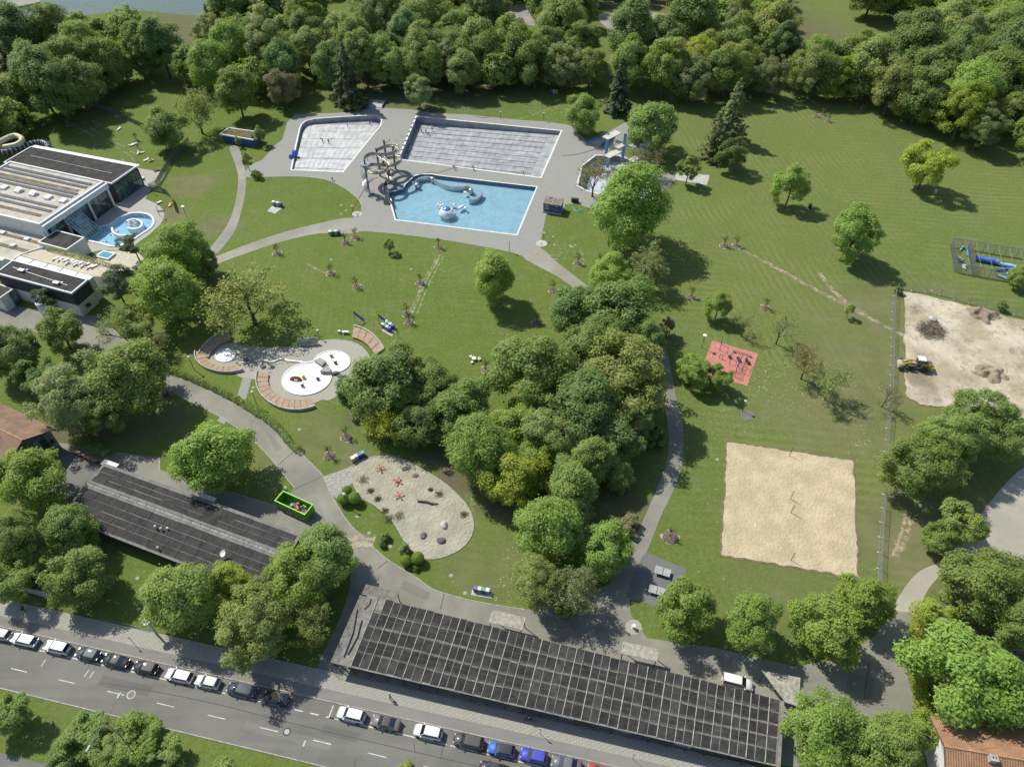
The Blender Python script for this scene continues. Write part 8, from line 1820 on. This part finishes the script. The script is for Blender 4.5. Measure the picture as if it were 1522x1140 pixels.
def person(px, py, pose, top, legs, label, rz=0.0, z=0.0, hair=(.06, .04, .03), p=None):
    J = {'stand': STAND, 'bend': BEND, 'lie': LIE}[pose]
    if pose not in PM: PM[pose] = person_mesh('person_' + pose, J, PE, PR, None, None)
    p = p or P(px, py); me = PM[pose].copy(); me.materials.clear()
    for nm, c in (('cloth', top), ('cloth', legs)): me.materials.append(plain('%s_%02d_%02d_%02d' % (nm, c[0] * 99, c[1] * 99, c[2] * 99), c, .1, 4, .8))
    me.materials.append(M_SKINN); J_ = [Vector(j) for j in J]
    for poly in me.polygons:
        k = min(range(len(J_)), key=lambda i: (J_[i] - poly.center).length); poly.material_index = 2 if k in (3, 4, 7, 10) else (1 if k in (0, 11, 12, 13, 14, 15, 16, 17, 18) else 0)
        poly.use_smooth = True
    e = empty('person', (p.x, p.y, z), rz, label, 'person'); link('body', me, e)
    h = J_[4]; up = (J_[4] - J_[3]).normalized(); MB().lathe([(.125, -.02), (.128, .05), (.08, .12), (0, .135)], n=12).build('hair', plain('hair_%02d' % (hair[0] * 99), hair, .1), e, smooth=True); o = e.children[-1]; o.location = h + up * .0; o.rotation_euler = Vector((0, 0, 1)).rotation_difference(up).to_euler(); return e
def on_lane(px, py):
    z = -2.0
    for _ in range(6):
        p = P(px, py, z); u = max(0, min(1, (p - TL).dot((TR - TL).normalized()) / (TR - TL).length)); z = floor_z(u)
    return p, z
for px, py, pose, top, legs, lab, rz in ((627, 198, 'bend', (.35, .33, .08), (.05, .06, .1), 'worker in yellow top bending over the lane pool floor', .5), (633.5, 199.5, 'stand', (.04, .05, .09), (.06, .05, .05), 'worker in dark clothes standing between two others on the lane pool floor', 1.2), (642.5, 195.5, 'stand', (.07, .10, .2), (.03, .03, .05), 'worker in dark blue standing at the deep end wall of the lane pool', 2.2), (637, 200.5, 'bend', (.5, .5, .5), (.1, .1, .12), 'worker in grey bending on the lane pool floor', 2.9), (606, 229, 'bend', (.05, .07, .16), (.04, .04, .06), 'worker in blue bending near the slide end of the lane pool', -.8)):
    p, z = on_lane(px, py); person(0, 0, pose, top, legs, lab, rz, z + .02, p=p)
for px, py, pose, top, legs, lab, rz in ((480, 212, 'bend', (.04, .04, .05), (.05, .05, .06), 'worker in black crouching on the leisure pool floor', 1.0), (489, 214, 'stand', (.04, .05, .07), (.03, .03, .04), 'worker in black standing on the leisure pool floor', .4), (517, 190, 'stand', (.1, .1, .11), (.04, .04, .05), 'worker in grey at the far end of the leisure pool', 2.0), (550, 186, 'stand', (.05, .05, .06), (.05, .04, .04), 'worker in shade at the corner of the leisure pool', 1.0)):
    z = -1.0
    for _ in range(5): p = P(px, py, z); z = leis_z(p)
    person(0, 0, pose, top, legs, lab, rz, z + .06, p=p)
person(581, 1039, 'stand', (.30, .33, .42), (.05, .06, .12), 'pedestrian in light blue top walking on the slab pavement', ST_A + PI / 2, .085); person(38, 909, 'stand', (.04, .04, .05), (.05, .05, .06), 'pedestrian in dark clothes in tree shade on the pavement', ST_A - PI / 2, .085, (.2, .15, .1))
person(676, 252, 'bend', (.05, .05, .06), (.06, .05, .05), 'worker kneeling on the deck with the orange hose', 2.0, .03); person(704, 254, 'bend', (.04, .04, .05), (.05, .05, .06), 'worker in black crouching at the lane pool edge', .4, .03); person(778, 259.5, 'bend', (.42, .50, .10), (.06, .06, .08), 'worker in high visibility vest at the lane pool edge', 1.4, .08); person(494.5, 269.5, 'bend', (.5, .5, .5), (.04, .04, .05), 'worker in grey crouching beside the leisure pool', .3, .03)
# cyclist in the shade of the hall
q = P(786, 1071); e = empty('bicycle', (q.x, q.y, .085), ST_A + .1, 'dark bicycle ridden along the shaded pavement', 'bicycle'); M_BK = M_PLASTIC
for x in (-.52, .52):
    f = MB().tube([(x + math.cos(a) * .34, 0, .35 + math.sin(a) * .34) for a in np.linspace(0, 2 * PI, 21)], .022, 5).build('wheel', M_TYRE, e)
    mb = MB(); [mb.tube([(x, 0, .35), (x + math.cos(a) * .33, 0, .35 + math.sin(a) * .33)], .006, 3) for a in np.linspace(0, 2 * PI, 9)[:-1]]; mb.build('spokes', M_WIRE, f)
mb = MB(); [mb.tube([a, b], .022, 6) for a, b in (((-.52, 0, .35), (-.15, 0, .32)), ((-.15, 0, .32), (-.28, 0, .85)), ((-.15, 0, .32), (.36, 0, .8)), ((-.27, 0, .8), (.36, 0, .82)), ((.36, 0, .9), (.52, 0, .35)), ((-.27, 0, .8), (-.52, 0, .35)))]; mb.build('frame', M_BK, e)
MB().box((-.28, 0, .9), (.26, .14, .06)).build('saddle', M_BK, e); MB().tube([(.3, -.28, 1.0), (.36, 0, .95), (.3, .28, 1.0)], .018, 5).build('handlebar', M_BK, e)
SIT = [(-.26, 0, .98), (-.12, 0, 1.2), (.02, 0, 1.42), (.08, 0, 1.54), (.13, 0, 1.66), (.02, .19, 1.38), (.2, .25, 1.16), (.32, .24, 1.02), (.02, -.19, 1.38), (.2, -.25, 1.16), (.32, -.24, 1.02), (-.2, .1, .95), (.14, .12, .74), (-.05, .13, .36), (.06, .13, .3), (-.2, -.1, .95), (.16, -.12, .86), (.0, -.13, .5), (.1, -.13, .44)]
STAND_, STAND = STAND, SIT; PM['stand_'] = PM.pop('stand'); e = person(0, 0, 'stand', (.05, .05, .06), (.06, .06, .08), 'cyclist in dark clothes riding through the hall shadow', ST_A + .1, .085, p=q); STAND = STAND_; PM['stand'] = PM.pop('stand_')
# bathers: loungers, towels and swimmers
def lounger(px, py, rz, lab, col):
    p = P(px, py); f = empty('garden_lounger', (p.x, p.y, .02), rz, lab, 'sun lounger'); m = plain('lounge_%02d%02d' % (col[0] * 99, col[1] * 99), col, .08, 3, .7); MB().box((.2, 0, .3), (1.35, .65, .08)).build('seat', m, f); MB().box((-.7, 0, .46), (.7, .65, .07), rot=Matrix.Rotation(.5, 3, 'Y')).build('backrest', m, f)
    for sx in (-.4, .75):
        for sy in (-.27, .27): MB().box((sx, sy, .13), (.05, .05, .26)).build('leg', M_TRIM, f)
for k, (px, py, col, lab) in enumerate(((196, 217, (.62, .62, .62), 'white lounger beside the mulch ring on the bathers lawn'), (200, 215, (.55, .6, .66), 'pale blue lounger beside the mulch ring on the bathers lawn'), (206, 228.5, (.5, .56, .66), 'pale blue lounger in the pair on the bathers lawn'), (211, 228, (.62, .45, .38), 'pink lounger in the pair on the bathers lawn'), (217.5, 239, (.66, .66, .68), 'white lounger nearest the mesh fence corner'), (225, 240, (.62, .36, .12), 'orange lounger nearest the mesh fence corner'), (177, 193, (.6, .62, .64), 'lone white lounger in the middle of the bathers lawn'), (253, 306, (.6, .3, .2), 'orange lounger on the whirlpool lawn'), (237, 302, (.66, .66, .64), 'white lounger on the whirlpool lawn'), (238, 314, (.3, .3, .33), 'dark lounger on the whirlpool terrace edge'), (233, 254.5, (.25, .17, .14), 'dark lounger on the upper terrace slabs'), (213, 266, (.55, .55, .6), 'white lounger near the glass end wall'))):
    lounger(px, py, random.uniform(0, 6), lab, col)
person(206, 222, 'stand', (.45, .18, .08), (.46, .29, .2), 'bather in orange top standing on the bathers lawn', 1.0); person(0, 0, 'lie', (.46, .29, .2), (.05, .06, .2), 'bather lying on the orange lounger at the fence corner', .6, .34, p=P(225, 240)); person(0, 0, 'lie', (.1, .1, .1), (.46, .29, .2), 'bather lying on the dark terrace lounger', 2.0, .34, p=P(233, 254.5))
for k, (px, py) in enumerate(((204, 323), (213, 333), (193, 340), (176, 345), (158, 360), (165, 350), (146, 357), (185, 328), (155, 333))):
    p = P(px, py); o = MB().lathe([(.0, -.25), (.2, -.2), (.24, -.05), (.09, .06), (.1, .1), (.125, .2), (.09, .31), (0, .34)], n=10).build('person', [M_SKINN], None, smooth=True); o.location = (p.x, p.y, .08); tag(o, 'bather in the whirlpool with head above the water', 'person', 'bathers in the whirlpool')
